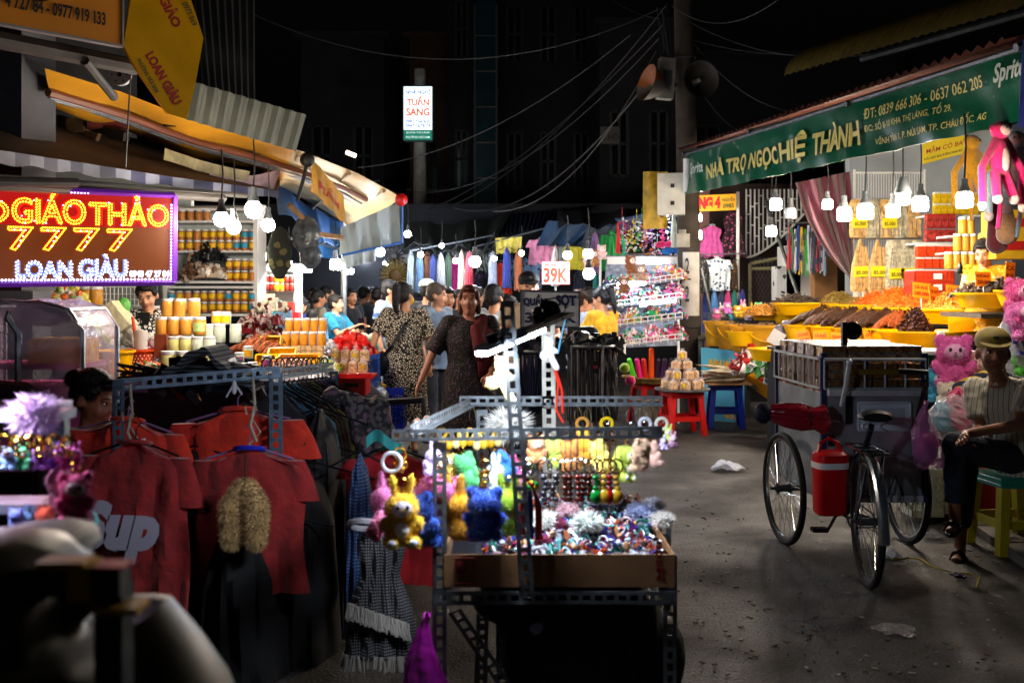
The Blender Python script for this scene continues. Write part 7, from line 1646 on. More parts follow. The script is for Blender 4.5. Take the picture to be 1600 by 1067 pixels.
# hooks, rings, tassel keyrings
def hook(label,pos,h=.075):
 b=MB();b.tube([(0,0,0),(-.012,0,-h*.4),(-.012,0,-h*.7),(0,0,-h),(.014,0,-h*.75),(.012,0,-h*.4),(0,0,0)],.0022,5);return tag(b.obj('wire_hook',CHROME,loc=pos),label,'hook','wire hooks on the back beam')
for i,px in enumerate((738,762,780,903,918,948,983,997,1003,1015,1033)):hook(ORD[i]+' small chrome wire hook hanging from the back beam of the stall',P(px,633,3.88))
for i,px in enumerate((910,948,1008,1034)):
 b=MB();b.ring((0,0,0),.022,.007,'y',18,6);tag(b.obj('hair_ring',plastic(['#c89040','#e8c818','#e0e4f0','#f0f0e0'][i]),loc=P(px,662,3.87)),'%s hair ring hanging on a hook of the back beam' % ['brown','yellow','white blue','cream'][i],'hair ring')
kr=[(822,'#2a2a30',0),(851,'#30303c',0),(866,'#26262c',0),(884,'#5a140c',0),(892,'#4a1008',0),(902,'#6a1810',0),(912,'#3a0c08',0),(922,'#4a140c',0),(932,'#108030',1),(944,'#b08820',1),(952,'#8a1010',1),(962,'#c09828',1)]
for i,(px,c_,k) in enumerate(kr):
 t=thing('keyring','%s keyring with steel ring, %s from the left in the row over the tray' % ({'#2a2a30':'black','#30303c':'dark grey','#26262c':'charcoal','#5a140c':'dark red','#4a1008':'maroon','#6a1810':'brownish red','#3a0c08':'blackish red','#4a140c':'deep maroon','#108030':'green','#b08820':'brass','#8a1010':'scarlet','#c09828':'golden'}[c_],['first','second','third','fourth','fifth','sixth','seventh','eighth','ninth','tenth','eleventh','last'][i]),'keyring',P(px,728,3.12),U(-.4,.4))
 b=MB();b.ring((0,0,0),.022,.0028,'y',18,5);b.cyl((0,0,.02),(0,0,.10),.0015,n=4);b.obj('ring',CHROME if k == 0 else GOLD,t)
 b=MB();rnd=random.Random(i)
 for z in range(5):b.ell((rnd.uniform(-.006,.006),0,-.035-z*.017),(.012,.010,.010),0,8,6)
 if k:b.ell((0,0,-.095),(.024,.018,.026))
 b.obj('beads',mat('bead'+c_,c_,.2,coat=.5),t)
t=thing('tassel_keyring','long tassel keyring in red, blue and orange right of the tall post','keyring',P(828,735,3.0));b=MB();b.ring((0,0,0),.02,.003,'y');b.obj('ring',CHROME,t)
for i,(dx,c_) in enumerate(((-.024,'#8a1018'),(0,'#101c70'),(.026,'#c8240c'))):
 b=MB();rnd=random.Random(i)
 for k in range(26):b.tube([(dx*.4,0,-.05),(dx+rnd.uniform(-.009,.009),rnd.uniform(-.01,.01),-.11),(dx*1.1+rnd.uniform(-.012,.012),rnd.uniform(-.012,.012),-.20-rnd.uniform(0,.01))],.0022,4)
 b.obj('tassel',cloth(c_),t)
b=MB()
for k in range(14):a_=2*pi*k/14;b.ell((.02*cos(a_),.012*sin(a_),-.05+.01*(k % 2)),.008,k % 3,6,4)
b.obj('flower_beads',[plastic('#e8c010'),plastic('#18a040'),plastic('#c01818')],t)
for lab,px,py,Y in (('brass ring cluster above the royal blue plush',757,745,2.98),('brass ring cluster hanging at the left end of the stall',625,725,3.02),('brass chain cluster beside the corner post',690,735,3.1)):
 b=MB()
 for k in range(9):b.ring((U(-.014,.014),U(-.01,.01),U(-.03,.02)),.010,.0025,'y',12,4,0,Euler((0,0,U(0,3))).to_matrix())
 b.ring((0,0,.03),.020,.003,'y',16,5);tag(b.obj('ring_cluster',GOLD,loc=P(px,py,Y)),lab,'key rings')
b=MB();b.ring((0,0,0),.028,.006,'y',20,6);tag(b.obj('white_ring',plastic('#e8e8ec'),loc=P(612,722,3.0)),'white plastic ring hanging at the left tip of the front beam','ring')
# black bundle and bag under the stall
BB=mat('black_bag','#040405',.55,ns=9,na=.3,bump=.6)
b=MB();b.ell((0,0,.42),(.28,.25,.30),fn=lambda p:1+.10*sin(p.x*7)*sin(p.y*6+p.z*5));b.ell((-.22,-.02,.52),(.14,.12,.08));b.ell((.2,.02,.32),(.16,.16,.18));b.ell((.02,-.1,.65),(.10,.08,.06))
tag(voxel(b,'black_bundle',BB,None,.015,2),'bulky black cloth bundle standing under the stall','bundle').location=P(905,1190,3.3)*1.0-V((0,0,P(905,1190,3.3).z-.02))
b=MB();b.ell((0,0,0),(.03,.012,.02));tag(b.obj('mirror',mat('mirror_white','#a8b4c8',.2),loc=P(842,982,3.1)),'small pale oval mirror on the black bundle','mirror')
BAGV=mat('bag_violet','#b020a0',.25,ns=7,na=.25,bump=1,alpha=.8,spec=.8)
def carrier(label,pos,w,h,m,fill=None,seed=1,cat='plastic bag',yaw=0):
 t=thing('plastic_bag',label,cat,pos,yaw);b=MB();rings=[]
 for z,a in ((-1,.6),(-.95,.95),(-.8,1.05),(-.62,.92),(-.45,.8),(-.3,.5),(-.16,.3),(-.06,.1),(0,.16)):
  rings.append([V((w/2*a*cos(q)*(1+.13*sin(6*q+z*7))+w*.10*sin(z*5),w/2*a*.6*sin(q)*(1+.16*sin(5*q+z*9)),h*z+h*.03*sin(3*q))) for q in [2*pi*k/22 for k in range(22)]])
 b.loft(rings);b.obj('film',m,t)
 if fill:f=MB();f.ell((0,0,-h*.72),(w*.40,w*.28,h*.24));f.obj('contents',fill,t)
 return t
carrier('magenta plastic bag tied to the left front leg of the stall',P(667,960,2.98),.14,.36,BAGV)
# ------------------------------------------------------------------ clothes rack on the left
t=thing('clothes_rack','slotted steel clothes rack crowded with red and dark garments','rack',(-1.2,4.3,0));r0=t.location
RK=mat('rack_steel','#5c7080',.45,.55,ns=18,na=.4,bump=.3)
ra,rb,rc,rd=P(175,612,4.05),P(438,590,4.25),P(400,578,5.6),P(545,590,5.3)
iron('',ra,rb,(0,0,1),(0,1,0),RK,.05,.04,t,r0);iron('',P(405,596,4.3),P(520,578,5.9),(0,0,1),(1,0,0),RK,.045,.04,t,r0)
iron('',(ra.x,4.05,0),ra+V((0,0,.05)),(1,0,0),(0,1,0),RK,.05,.04,t,r0);iron('',(rb.x-.05,4.25,0),rb+V((-.05,0,.02)),(1,0,0),(0,1,0),RK,.06,.04,t,r0);iron('',P(515,1000,5.8)*V((1,1,0)) if False else (P(515,0,5.8).x,5.8,0),P(515,580,5.8),(1,0,0),(0,1,0),RK,.05,.04,t,r0)
b=MB();a,c_=P(420,577,6.5),P(300,585,6.3);b.tube([a-r0,c_-r0],.014,6);b.obj('cross_tube',STEEL,t)
REDO=mat('cloth_red_orange','#b82408',.85,ns=16,na=.2,bump=.9,sheen=.2);REDD=mat('cloth_dark_red','#7c0e0c',.85,ns=16,na=.22,bump=.9,sheen=.2)
HNG=mat('hanger_violet','#7a5c80',.4)
garment('shirt','bright red orange shirt hanging behind the dark red up shirt',P(200,655,4.1),.52,.62,REDO,mh=HNG,roll=.05)
g=garment('shirt','dark red shirt with pale letters up on the left rack',P(212,690,3.85),.47,.68,REDD,mh=BLACKP,roll=.03)
write(lambda x,y:V((-.18+x*.31,-.084,-.45+y*.24)),'Sup',0,1,0,1,mat('print_grey','#9a98a4',.8),g,.07,.25)
write(lambda x,y:V((-.03+x*.05,.052,-.01+y*.016)),'M',0,1,0,1,WHITEP,g,.0)
garment('shirt','second bright red orange shirt hanging right of the steel post',P(372,640,4.35),.62,.62,REDO,mh=HNG,roll=-.02,rz=.1)
g=garment('shirt','dark red shirt with blue lining and white tag on a purple hanger',P(390,700,4.0),.49,.58,REDD,mh=HNG,collar=mat('collar_blue','#1014a0',.8))
b=MB();b.box((0,-.045,.008),(.05,.004,.012));b.obj('neck_tag',WHITEP,g,smooth=False)
BLKC=mat('cloth_black','#050506',.9,ns=8,na=.3,bump=.5)
garment('side','black long coat hanging under the fur collar',P(385,795,4.1),1.0,.95,BLKC,'coat',name='coat');garment('side','black garment right of the fur collar',P(470,720,4.35),.9,1.05,BLKC,'coat',name='coat');garment('side','black garment between the two red shirts',P(305,700,4.3),.8,1.0,BLKC,'coat',name='coat')
g=garment('trousers','dark track trousers with three pale side stripes',P(262,840,3.9),.25,.5,mat('track_dark','#10101c',.8),'trousers',hook=False)
for k in range(3):
 b=MB();b.box((.012+k*.019,-.028,-.25),(.008,.004,.48));b.obj('side_stripe',mat('stripe_pale','#8c90a0',.8),g,smooth=False)
t=thing('fur_collar','beige fluffy fur collar hanging in two strands on the black coat','fur collar',P(383,760,3.8));t.scale=(.88,.9,.88);FC=mat('fur_beige','#a88c5c',.95,ns=25,na=.35)
for s in (-1,1):
 b=MB();b.cap((s*.015,0,0),(s*.055,-.02,-.08),.03,.042);b.cap((s*.055,-.02,-.08),(s*.052,-.02,-.225),.044,.04);o=voxel(b,'fur_strand',FC,t,.01,1);fuzz(o,4500,.022,.0022,seed=s+3,gravity=.5)
b=MB();b.tube([(0,0,.0),(0,0,.08),(.0,0,.14)],.004,5);b.obj('loop',BLACKM,t)
# hanging ropes and hanger knots
for i,(px,py) in enumerate(((203,600),(395,590))):
 b=MB();b.tube([P(px,py,4.0),P(px+3,py+40,3.98),P(px-4,py+75,3.95),P(px+6,py+100,3.95)],.006,6);b.tube([P(px-4,py+60,3.97),P(px+12,py+85,3.95),P(px-6,py+105,3.95)],.004,5);b.tube([P(px-10,py+58,3.97),P(px-12,py+44,3.97),P(px-2,py+36,3.97),P(px+6,py+46,3.97),P(px,py+62,3.97)],.003,5)
 tag(b.obj('rope_knot',mat('rope_cream','#8a8270',.8)),'knotted pale rope with hooks over the %s red shirts' % ('left' if i == 0 else 'right'),'rope')
b=MB();b.ell((0,0,0),(.012,.01,.03));b.tube([(0,0,.02),(-.03,-.01,-.04)],.004,5);b.tube([(0,0,.02),(.035,-.01,-.03)],.004,5);tag(b.obj('white_tie',mat('tie_white','#b8bcc0',.6),loc=P(366,605,4.15)),'white plastic tie knotted round the rack beam','tie')
# folded striped cloth on top
PL=pmat('plaid_grey','bands','#12151c','#5c646c',55,thr=.28)
b=MB();b.sheet(lambda u,v:V((-.17+u*.40,-.1+v*.3,.13*math.exp(-((u-.42)/.28) ** 2)-.04*u+.008*sin(u*30))),30,10,.03,nrm=V((0,0,1)));b.ell((.02,.05,.02),(.18,.13,.06))
tag(b.obj('folded_cloth',PL,loc=P(325,592,4.4)),'folded grey and black striped cloth lying on top of the rack','cloth')
heap('clothes_pile','dark clothes piled under the folded striped cloth on the rack','clothes',P(330,610,4.5),.26,.14,.12,['#0c0e14','#1a1c24','#14181c','#2a1c20'],60,.05,401)
b=MB()
for i in range(26):a_=U(0,pi);b.tube([(U(-.22,.22),0,U(-.02,.01)),(U(-.2,.2),-.02,U(.0,.06)),(U(-.2,.25),0,U(-.02,.01))],.005,5)
tag(b.obj('wire_bundle',mat('dark_wire','#2c2024',.4),loc=P(252,588,4.6)),'tangle of dark hangers lying on the rack left of the cloth','hangers')
# line of hangers and garments on the receding rail
rail0,rail1=P(415,585,4.5),P(512,578,5.9)
pal=[('#0a0b10','black'),('#10182c','midnight'),('#1a4a60','petrol'),('#16181c','charcoal'),('#2c5f78','dull turquoise'),('#0c0c10','jet black'),('#3a1018','maroon'),('#1a1a24','inky'),('#5c5a10','mustard'),('#101018','near black'),('#400c24','plum'),('#0a1c6a','royal blue'),('#0c0c0e','coal'),('#08144c','navy')]
for i,(c_,nm) in enumerate(pal):
 p=rail0.lerp(rail1,(i+.5)/len(pal))+V((0,0,-.05));t=thing('garment','%s garment on the receding rail of the clothes rack' % nm,'clothing',p,.32,'garments on the receding rail')
 b=MB();rings=[]
 for z,xw,yw in ((0,.03,.02),(-.06,.12,.022),(-.16,.23,.03),(-.3,.26,.04),(-.7,.27,.045),(-.95,.25,.05)):
  rings.append([V((xw*cos(q)+.02*z,yw*sin(q)*(1+.3*sin(3*q+i)),z*1.0-abs(cos(q))*.05*(z<-.02))) for q in [2*pi*k/20 for k in range(20)]])
 b.loft(rings);b.obj('cloth',cloth(c_),t)
 b=MB();b.tube([(-.2,0,-.11),(0,0,.01),(.2,0,-.11)],.006,5);b.tube([(0,0,0),(0,0,.06),(.02,0,.08),(0,0,.10),(-.02,0,.085)],.003,5);b.obj('hanger',CHROME if i % 3 else BLACKP,t)
for i in range(12):
 b=MB();p=rail0.lerp(rail1,(i+.2)/12)+V((0,0,.045));b.ring((0,0,0),.03,.004,'y',16,5,0,Matrix.Rotation(U(.7,1.3),3,'Z'));tag(b.obj('hanger_hook',CHROME,loc=p),ORD[i]+' curved steel hanger hook on the receding rail','hanger','hanger hooks on the rail')
PLD=pmat('plaid_dark','check','#08080a','#2c2430',30,thr=.12)
garment('side','black checked long shirt in front of the receding rail',P(500,640,4.6),.62,.95,PLD,'shirt',name='shirt');garment('side','second black checked shirt, farther left under the rail',P(455,630,4.8),.6,.9,PLD,'shirt',name='shirt')
garment('side','blue checked shirt with open collar beside the gingham dress',P(562,708,4.15),.34,.74,pmat('plaid_blue','gingham','#14264c','#4a6ea0',70,thr=.5),'shirt',name='shirt')
GG=pmat('gingham_bw','gingham','#0c0c0e','#7a7a7c',90,thr=.45)
t=garment('dress','black and white gingham dress with frayed white hem in the middle',P(595,812,3.7),.26,.50,GG,'dress')
b=MB();rnd=random.Random(4)
for k in range(160):
 u=rnd.uniform(-1,1);b.tube([(u*.115,-.055+rnd.uniform(-.01,.01),-.33-.04*u),(u*.12+rnd.uniform(-.01,.01),-.07,-.37-.04*u+rnd.uniform(-.02,.0))],.003,4)
 q=rnd.uniform(0,2*pi);b.tube([(.14*cos(q),.05*sin(q)-.005,-.49),(.145*cos(q)+rnd.uniform(-.01,.01),.055*sin(q),-.53-rnd.uniform(0,.02))],.003,4)
b.obj('frayed_trim',mat('fray_white','#9a968c',.9),t)
b=MB();b.ring((0,0,0),.05,.012,'y',24,6,0,Matrix.Rotation(R(60),3,'X'));tag(b.obj('white_collar',mat('collar_white','#8c8c90',.8),loc=P(567,820,3.65)),'round white ruffled collar at the neck of the gingham dress','collar')
garment('shirt','red girl dress behind the plush keyrings with teal collar',P(610,700,4.4),.42,.60,mat('cloth_red_mid','#900c14',.85,ns=9,na=.2,bump=.4),'dress',name='dress',sl=.25,collar=mat('teal_cloth','#2c8c8c',.8))
b=MB();b.sheet(lambda u,v:V((u*.15-.07,.02*sin(u*9),v*.05+.03*sin(u*5))),12,6,.006);tag(b.obj('teal_cloth',mat('teal_cloth','#2c8c8c',.8),loc=P(598,700,4.3)),'teal cloth crumpled above the red dress','cloth')
SCF=pmat('scarf_grey','floral','#1c1c20','#54524f',34,thr=.5,c3='#5a4050')
b=MB();b.sheet(lambda u,v:P(lerp(520,585,u)+25*v,620+85*u*.9+0*v,4.9)-P(520,620,4.9)+V((0,.25*v,.22*v-.12*u+.02*sin(u*22+v*9))),24,12,.01,nrm=V((0,-1,0)))
b2=MB();b2.cap((-.12,0,.10),(.10,0,.0),.05,.07);b2.cap((.08,0,.02),(.17,0,-.20),.075,.05);b2.cap((-.02,-.03,.05),(.06,-.04,-.18),.06,.05);tag(voxel(b2,'scarf',SCF,None,.01,1,.03),'grey patterned scarf draped over the clothes beside the striped dress','scarf').location=P(560,650,4.9)
b=MB();b.tube([P(575,630,5.0),P(662,625,4.8),P(665,690,4.8)],.018,8);tag(b.obj('black_stand',BLACKM),'black tubular frame behind the left end of the keyring stall','frame')
o,_,_=tarp('grey_sheet','hidden','cloth',[(0,0,0),(1,0,0),(1,0,1),(0,0,1)],BLKC,1,1) if False else (None,None,None)
# ground level dark drape closing the rack
garment('side','long black coat at the right end of the red shirts',P(520,700,4.7),.8,1.0,BLKC,'coat',name='coat')
# ------------------------------------------------------------------ left foreground cluster of keyrings
t=thing('keyring_stand','small display stand of keyrings at the left edge in front of the seated woman','stand',(P(50,0,2.2).x,2.25,0));n0=t.location
for z_,x1_ in ((P(0,648,2.2).z,104),(P(0,788,2.2).z,104)):
 b=MB();a,c_=P(-60,0,2.2),P(x1_,0,2.2);b.box(V(((a.x+c_.x)/2,2.2,z_))-n0,(c_.x-a.x,.10,.02));b.obj('shelf_bar',mat('stand_metal','#9aa4b4',.3,.6,ns=20,na=.3),t,smooth=False)
for px in (-40,100):iron('',(P(px,0,2.28).x,2.28,0),P(px,655,2.28),(-1,0,0),(0,1,0),OLD,.03,.03,t,n0)
b=MB();b.box(V((P(65,0,2.2).x,2.2,P(0,638,2.2).z))-n0,(.11,.06,.03));b.obj('clear_box',CLEAR,t,smooth=False)
pompom('pale lilac tulle scrunchie on top of the left keyring stand',P(55,648,2.15),.062,'#d4bce0',1600,seed=77,sq=.8)
gold=[(8,0),(32,0),(50,0),(75,0),(85,0),(108,0)]
nm=[('#88b8e0','pale blue'),('#50d088','mint green'),('#a878d8','violet'),('#9060c8','deep violet'),('#d060c0','magenta'),('#c85cb0','orchid')]
for i,px in enumerate((14,36,62,86,100,118)):
 c_,lab=nm[i];plush('%s tiny plush charm in the upper row of the left stand' % lab,P(px,733,2.1+.02*(i % 2)),.055,c_,'long' if i % 2 else 'round',yaw=U(-.6,.6),tufts=600,name='plush_charm')
for i,px in enumerate((6,24,33,50,60,75,85,104,110)):
 b=MB();b.ring((0,0,0),.014,.0028,'y',16,5,0,Matrix.Rotation(U(-.7,.7),3,'Z'));b.ring((.002,0,-.018),.007,.002,'y',12,4,0,Matrix.Rotation(U(-.7,1.7),3,'Z'));tag(b.obj('brass_ring',GOLD,loc=P(px,690+(i % 3)*3,2.08)),ORD[i]+' brass split ring in the row under the lilac scrunchie','key ring','brass rings of the left stand')
plush('pink plush head with round eyes hanging right on the left stand',P(118,815,2.02),.115,'#d8508c','round','#e8d8d0',.35,tufts=2600,name='plush_charm')
plush('pale pink plush peeking behind the pink plush head',P(92,800,2.12),.11,'#e8b0c8','round',yaw=2.4,tufts=2600,name='plush_charm')
plush('coral orange plush in the lower row of the left stand',P(70,838,2.1),.075,'#e87048','round',yaw=2.6,tufts=2600,name='plush_charm')
plush('white and sky blue plush below the coral one',P(80,868,2.05),.075,'#c8e0f0','droop',yaw=1.0,roll=.6,tufts=2600,name='plush_charm')
plush('periwinkle blue plush in the lower left corner of the stand',P(25,832,2.1),.06,'#7890e0','round',yaw=2.9,tufts=600,name='plush_charm')
plush('light blue plush beside the coral orange one',P(45,835,2.12),.06,'#80b8e8','long',yaw=2.5,tufts=600,name='plush_charm')
b=MB();b.box((0,0,0),(.065,.05,.045));o=b.obj('teal_block',mat('teal_soft','#30b0c0',.7,ns=20,na=.15),loc=P(128,815,2.12));tag(o,'turquoise soft block behind the pink plush head','toy');bv=o.modifiers.new('b','BEVEL');bv.width=.02;bv.segments=3
b=MB();b.ell((0,0,0),(.05,.012,.024),rot=Matrix.Rotation(.7,3,'Y'));tag(b.obj('yellow_clip',plastic('#d8a018'),loc=P(112,848,2.0)),'curved yellow hair clip at the bottom of the left stand','hair clip')
pompom('dark glittery scrunchie at the left edge beside the chair frame',P(8,660,2.25),.06,'#2c0c28',700,seed=79)
heap('wallets','dark red glittering purses hanging low at the left','purses',P(75,1010,2.3),.10,.08,.16,['#5a0c14','#14141c','#2c2c60','#801820'],60,.03,402)
# ------------------------------------------------------------------ white scooter and steel frame right in front of the lens
SCW=mat('scooter_cream','#55534a',.45,ns=3,na=.08)
t=thing('scooter','cream motor scooter seat and rear body at the lower left corner','scooter',(-.72,1.35,0))
b=MB();q=P(20,905,1.35)-t.location
b.ell(P(20,895,1.36)-t.location,(.095,.16,.05));b.ell(P(-20,930,1.3)-t.location,(.12,.2,.08));b.cap(P(-40,990,1.3)-t.location,P(125,935,1.3)-t.location,.045,.028)
b.ell(P(20,1050,1.35)-t.location,(.16,.25,.10));voxel(b,'tail_cowl',SCW,t,.012,3)
b=MB();rings=[]
for px,py,w,h in ((195,930,.02,.02),(215,935,.07,.05),(240,990,.09,.09),(265,1060,.11,.12),(290,1150,.12,.14)):c=P(px,py,1.45)-t.location;rings.append([c+V((w*cos(k*pi/8)*.9-.02,w*1.3*sin(k*pi/8),-abs(sin(k*pi/8))*.02)) for k in range(16)])
b.loft(rings);b.obj('leg_shield',SCW,t)
b=MB();b.ell(P(20,868,1.38)-t.location,(.095,.2,.028));b.obj('seat',mat('seat_grey','#3c3a34',.6,ns=12,na=.1),t)
for s in (-.1,.3):
 b=MB();b.ring((s-.5,0,.22),.17,.05,'y',28,8);b.obj('wheel',RUBBER,t)
b=MB();b.ell(P(10,968,1.22)-t.location,.006);b.obj('rivet',CHROME,t)
t=thing('steel_frame','square steel tube frame bound with yellow tape at the lower left','frame',(P(120,0,1.25).x,1.25,0));g0_=t.location
SQ=mat('tube_blue_grey','#3f4c50',.45,.3,ns=16,na=.5,bump=.3)
b=MB();a,c_=P(-30,908,1.25)-g0_,P(196,900,1.25)-g0_;b.box((a+c_)/2,((c_-a).x,.036,.036));b.obj('top_bar',SQ,t,smooth=False)
b=MB();a=P(178,900,1.27)-g0_;b.box((a.x,.02,a.z/2),(.036,.036,a.z-.02));b.obj('upright',SQ,t,smooth=False)
for px in (134,):b=MB();a=P(px,905,1.25)-g0_;b.box(a,(.028,.044,.044));b.box(a+V((.045,.0,-.034)),(.055,.044,.008));b.box(a+V((-.025,0,.022)),(.06,.04,.008));b.obj('yellow_tape',mat('tape_yellow','#e8b010',.5),t,smooth=False)
b=MB();b.box(P(178,882,1.25)-g0_,(.04,.04,.004));b.obj('magenta_tape',plastic('#a01860'),t,smooth=False)
b=MB();b.sheet(lambda u,v:P(lerp(15,38,u),lerp(890,960,1-v),1.22)-g0_,2,6,.003,nrm=V((0,-1,0)));b.obj('strap',mat('strap_brown','#3a2824',.8),t)
t=thing('led_lamp','small led bar lamp clamped over the left keyring stand at the frame edge','lamp',P(-70,585,2.05))
b=MB();b.box((0,0,.012),(.14,.04,.014));b.obj('bar_housing',DARKSTEEL,t,smooth=False)
b=MB();b.box((0,0,0),(.13,.026,.010));b.obj('diode_strip',mat('led_strip_soft','#ffffff',.3,emis=220,ecol='#f0e0ff'),t,smooth=False)
b=MB();b.tube([(-.02,.02,.01),(-.03,.13,.0),(-.03,.13,-.35)],.008,6);b.obj('clamp_arm',STEEL,t)
# ------------------------------------------------------------------ cargo tricycle
t=thing('tricycle','cargo tricycle cart with metal box and stacked goods parked on the right','tricycle',(2.0,5.8,0));c0=V((2.0,5.8,0))
ALU=mat('aluminium_sheet','#9aa2a8',.35,.35,ns=5,na=.35,bump=.15);BLUEP=mat('blue_paint','#1c2c58',.45,ns=8,na=.3)
RR=.345
def wheel(label,pos,hd,par):
 pos=V(pos)-c0;rot=Matrix.Rotation(-R(hd),3,'Z');ax=rot @ V((1,0,0))
 w=thing('wheel_mount','','') if False else None
 b=MB();b.ring((0,0,0),RR-.02,.02,'x',44,8);o=b.obj('wheel',RUBBER,par,loc=pos,rot=(0,0,-R(hd)))
 b=MB();b.ring((0,0,0),RR-.045,.011,'x',44,6);b.obj('rim',CHROME,o)
 b=MB();b.cyl((-.05,0,0),(.05,0,0),.022,n=12);b.cyl((-.085,0,0),(.085,0,0),.010,n=8)
 for s in (-1,1):b.cyl((s*.035,0,0),(s*.04,0,0),.034,n=14)
 b.obj('hub',DARKSTEEL,o)
 b=MB()
 for k in range(36):
  a=2*pi*k/36;s=1 if k % 2 else-1;a2=a+(.5 if (k // 2) % 2 else-.5);b.cyl((s*.037,.030*cos(a2),.030*sin(a2)),(0,(RR-.05)*cos(a),(RR-.05)*sin(a)),.0016,n=4)
 b.obj('spokes',CHROME,o)
 return o
wheel('',(1.675,6.14,RR),-5,t);wheel('',(2.44,6.17,RR),-1,t);wheel('',(1.872,5.25,RR),7,t)
b=MB();b.cyl(V((1.72,6.14,RR))-c0,V((2.40,6.17,RR))-c0,.016,n=8);b.obj('axle',DARKSTEEL,t)
# box
nx0,nx1,fx0,fx1,ny,fy=1.80,2.385,1.765,2.36,5.76,6.62;z0,z1=.34,.965
q=lambda x,y,z:V((x,y,z))-c0
for nm,pts in (('near_panel',[(nx0,ny,z0),(nx1,ny,z0),(nx1,ny,z1),(nx0,ny,z1)]),('side_panel',[(fx0,fy,z0),(nx0,ny,z0),(nx0,ny,z1),(fx0,fy,z1)]),('side_panel',[(nx1,ny,z0),(fx1,fy,z0),(fx1,fy,z1),(nx1,ny,z1)]),('far_panel',[(fx1,fy,z0),(fx0,fy,z0),(fx0,fy,z1),(fx1,fy,z1)]),('bottom_panel',[(fx0,fy,z0+.006),(fx1,fy,z0+.006),(nx1,ny,z0+.006),(nx0,ny,z0+.006)]),('top_panel',[(nx0+.002,ny+.002,z1-.01),(nx1-.002,ny+.002,z1-.01),(fx1-.002,fy,z1-.01),(fx0+.002,fy,z1-.01)])):
 b=MB();b.poly([q(*p) for p in pts],-.006);b.obj(nm,ALU,t,smooth=False)
b=MB()
for (x,y),zt in (((nx0,ny),1.2),((nx1,ny),1.2),((fx0,fy),1.2),((fx1,fy),1.2)):b.box(q(x,y,(z0+zt)/2),(.03,.03,zt-z0))
b.obj('corner_posts',[BLUEP],t,smooth=False)['kind']='stuff'
b=MB();b.box(q((nx0+nx1)/2,ny-.03,z1+.01),(nx1-nx0-.03,.07,.035));b.obj('ledge',mat('pale_alu','#c8d4dc',.35,.2,ns=9,na=.15),t,smooth=False)
b=MB();b.box(q((nx0+nx1)/2,ny-.012,z0+.02),(nx1-nx0-.03,.02,.04));b.obj('bottom_trim',mat('pale_alu','#a8b4bc',.35),t,smooth=False)
# window frame
wx0,wx1,wz0,wz1=P(1340,0,ny).x,P(1421,0,ny).x,P(0,671,ny).z,P(0,629,ny).z;b=MB()
for a,c_ in (((wx0,wz0),(wx1,wz0)),((wx1,wz0),(wx1,wz1)),((wx1,wz1),(wx0,wz1)),((wx0,wz1),(wx0,wz0))):b.cyl(q(a[0],ny-.014,a[1]),q(c_[0],ny-.014,c_[1]),.009,n=4)
b.box(q((wx0+wx1)/2,ny-.010,(wz0+wz1)/2),(wx1-wx0,.01,wz1-wz0));b.obj('tray_door',mat('door_pale_blue','#d0e4f0',.4,0,ns=5,na=.15),t,smooth=False)
b=MB();b.box(q((wx0+wx1)/2,ny-.017,(wz0+wz1)/2),(wx1-wx0-.07,.008,wz1-wz0-.06));b.obj('door_field',mat('door_field','#a8c0cc',.4),t,smooth=False)
for py in (688,737):b=MB();b.box(q(P(1298,0,ny).x,ny-.012,P(0,py,ny).z),(.035,.012,.06));b.obj('hinge',BLACKM,t,smooth=False)
b=MB();b.box(q(P(1325,0,ny).x,ny-.012,P(0,640,ny).z),(.035,.012,.16));b.obj('dark_slot',BLACKM,t,smooth=False)
# fence
b=MB();FZ0,FZ1=z1+.03,1.165
def fence_side(a,c_,n):
 b.cyl(q(*a,FZ0),q(*c_,FZ0),.008,n=5);b.cyl(q(*a,FZ1),q(*c_,FZ1),.010,n=5)
 for i in range(n+1):x=lerp(a[0],c_[0],i/n);y=lerp(a[1],c_[1],i/n);b.cyl(q(x,y,FZ0),q(x,y,FZ1),.006,n=4)
fence_side((nx0,ny-.02),(nx1,ny-.02),5);fence_side((nx0-.02,ny),(fx0-.02,fy),9);fence_side((nx1+.02,ny),(fx1+.02,fy),9);fence_side((fx0,fy+.02),(fx1,fy+.02),6);b.obj('top_fence',mat('pale_alu','#a8b4bc',.35),t,smooth=False)
b=MB();b.tube([q(P(1404,0,5.65).x,5.65,1.105),q(P(1449,0,5.6).x,5.6,1.10),q(P(1447,0,5.6).x,5.6,1.03),q(P(1436,0,5.7).x,5.7,.86),q(P(1430,0,5.74).x,5.74,.6)],.017,8);b.obj('push_handle',BLACKP,t)
b=MB();b.tube([q(*P(1327,566,5.6)),q(*P(1322,600,5.62)),q(*P(1315,634,5.66))],.014,8);b.ell(q(*P(1327,566,5.6)),.018);b.obj('brake_lever',mat('pale_alu','#a8b4bc',.35),t)
b=MB();b.box(q(*P(1319,528,5.9)),(.03,.03,.19));b.obj('mirror_post',BLACKP,t,smooth=False)
b=MB();b.ell(q(*P(1333,517,5.9)),(.055,.012,.055));b.box(q(*P(1325,514,5.9)),(.04,.02,.04));b.obj('mirror',mat('mirror_dark','#14181c',.2),t)
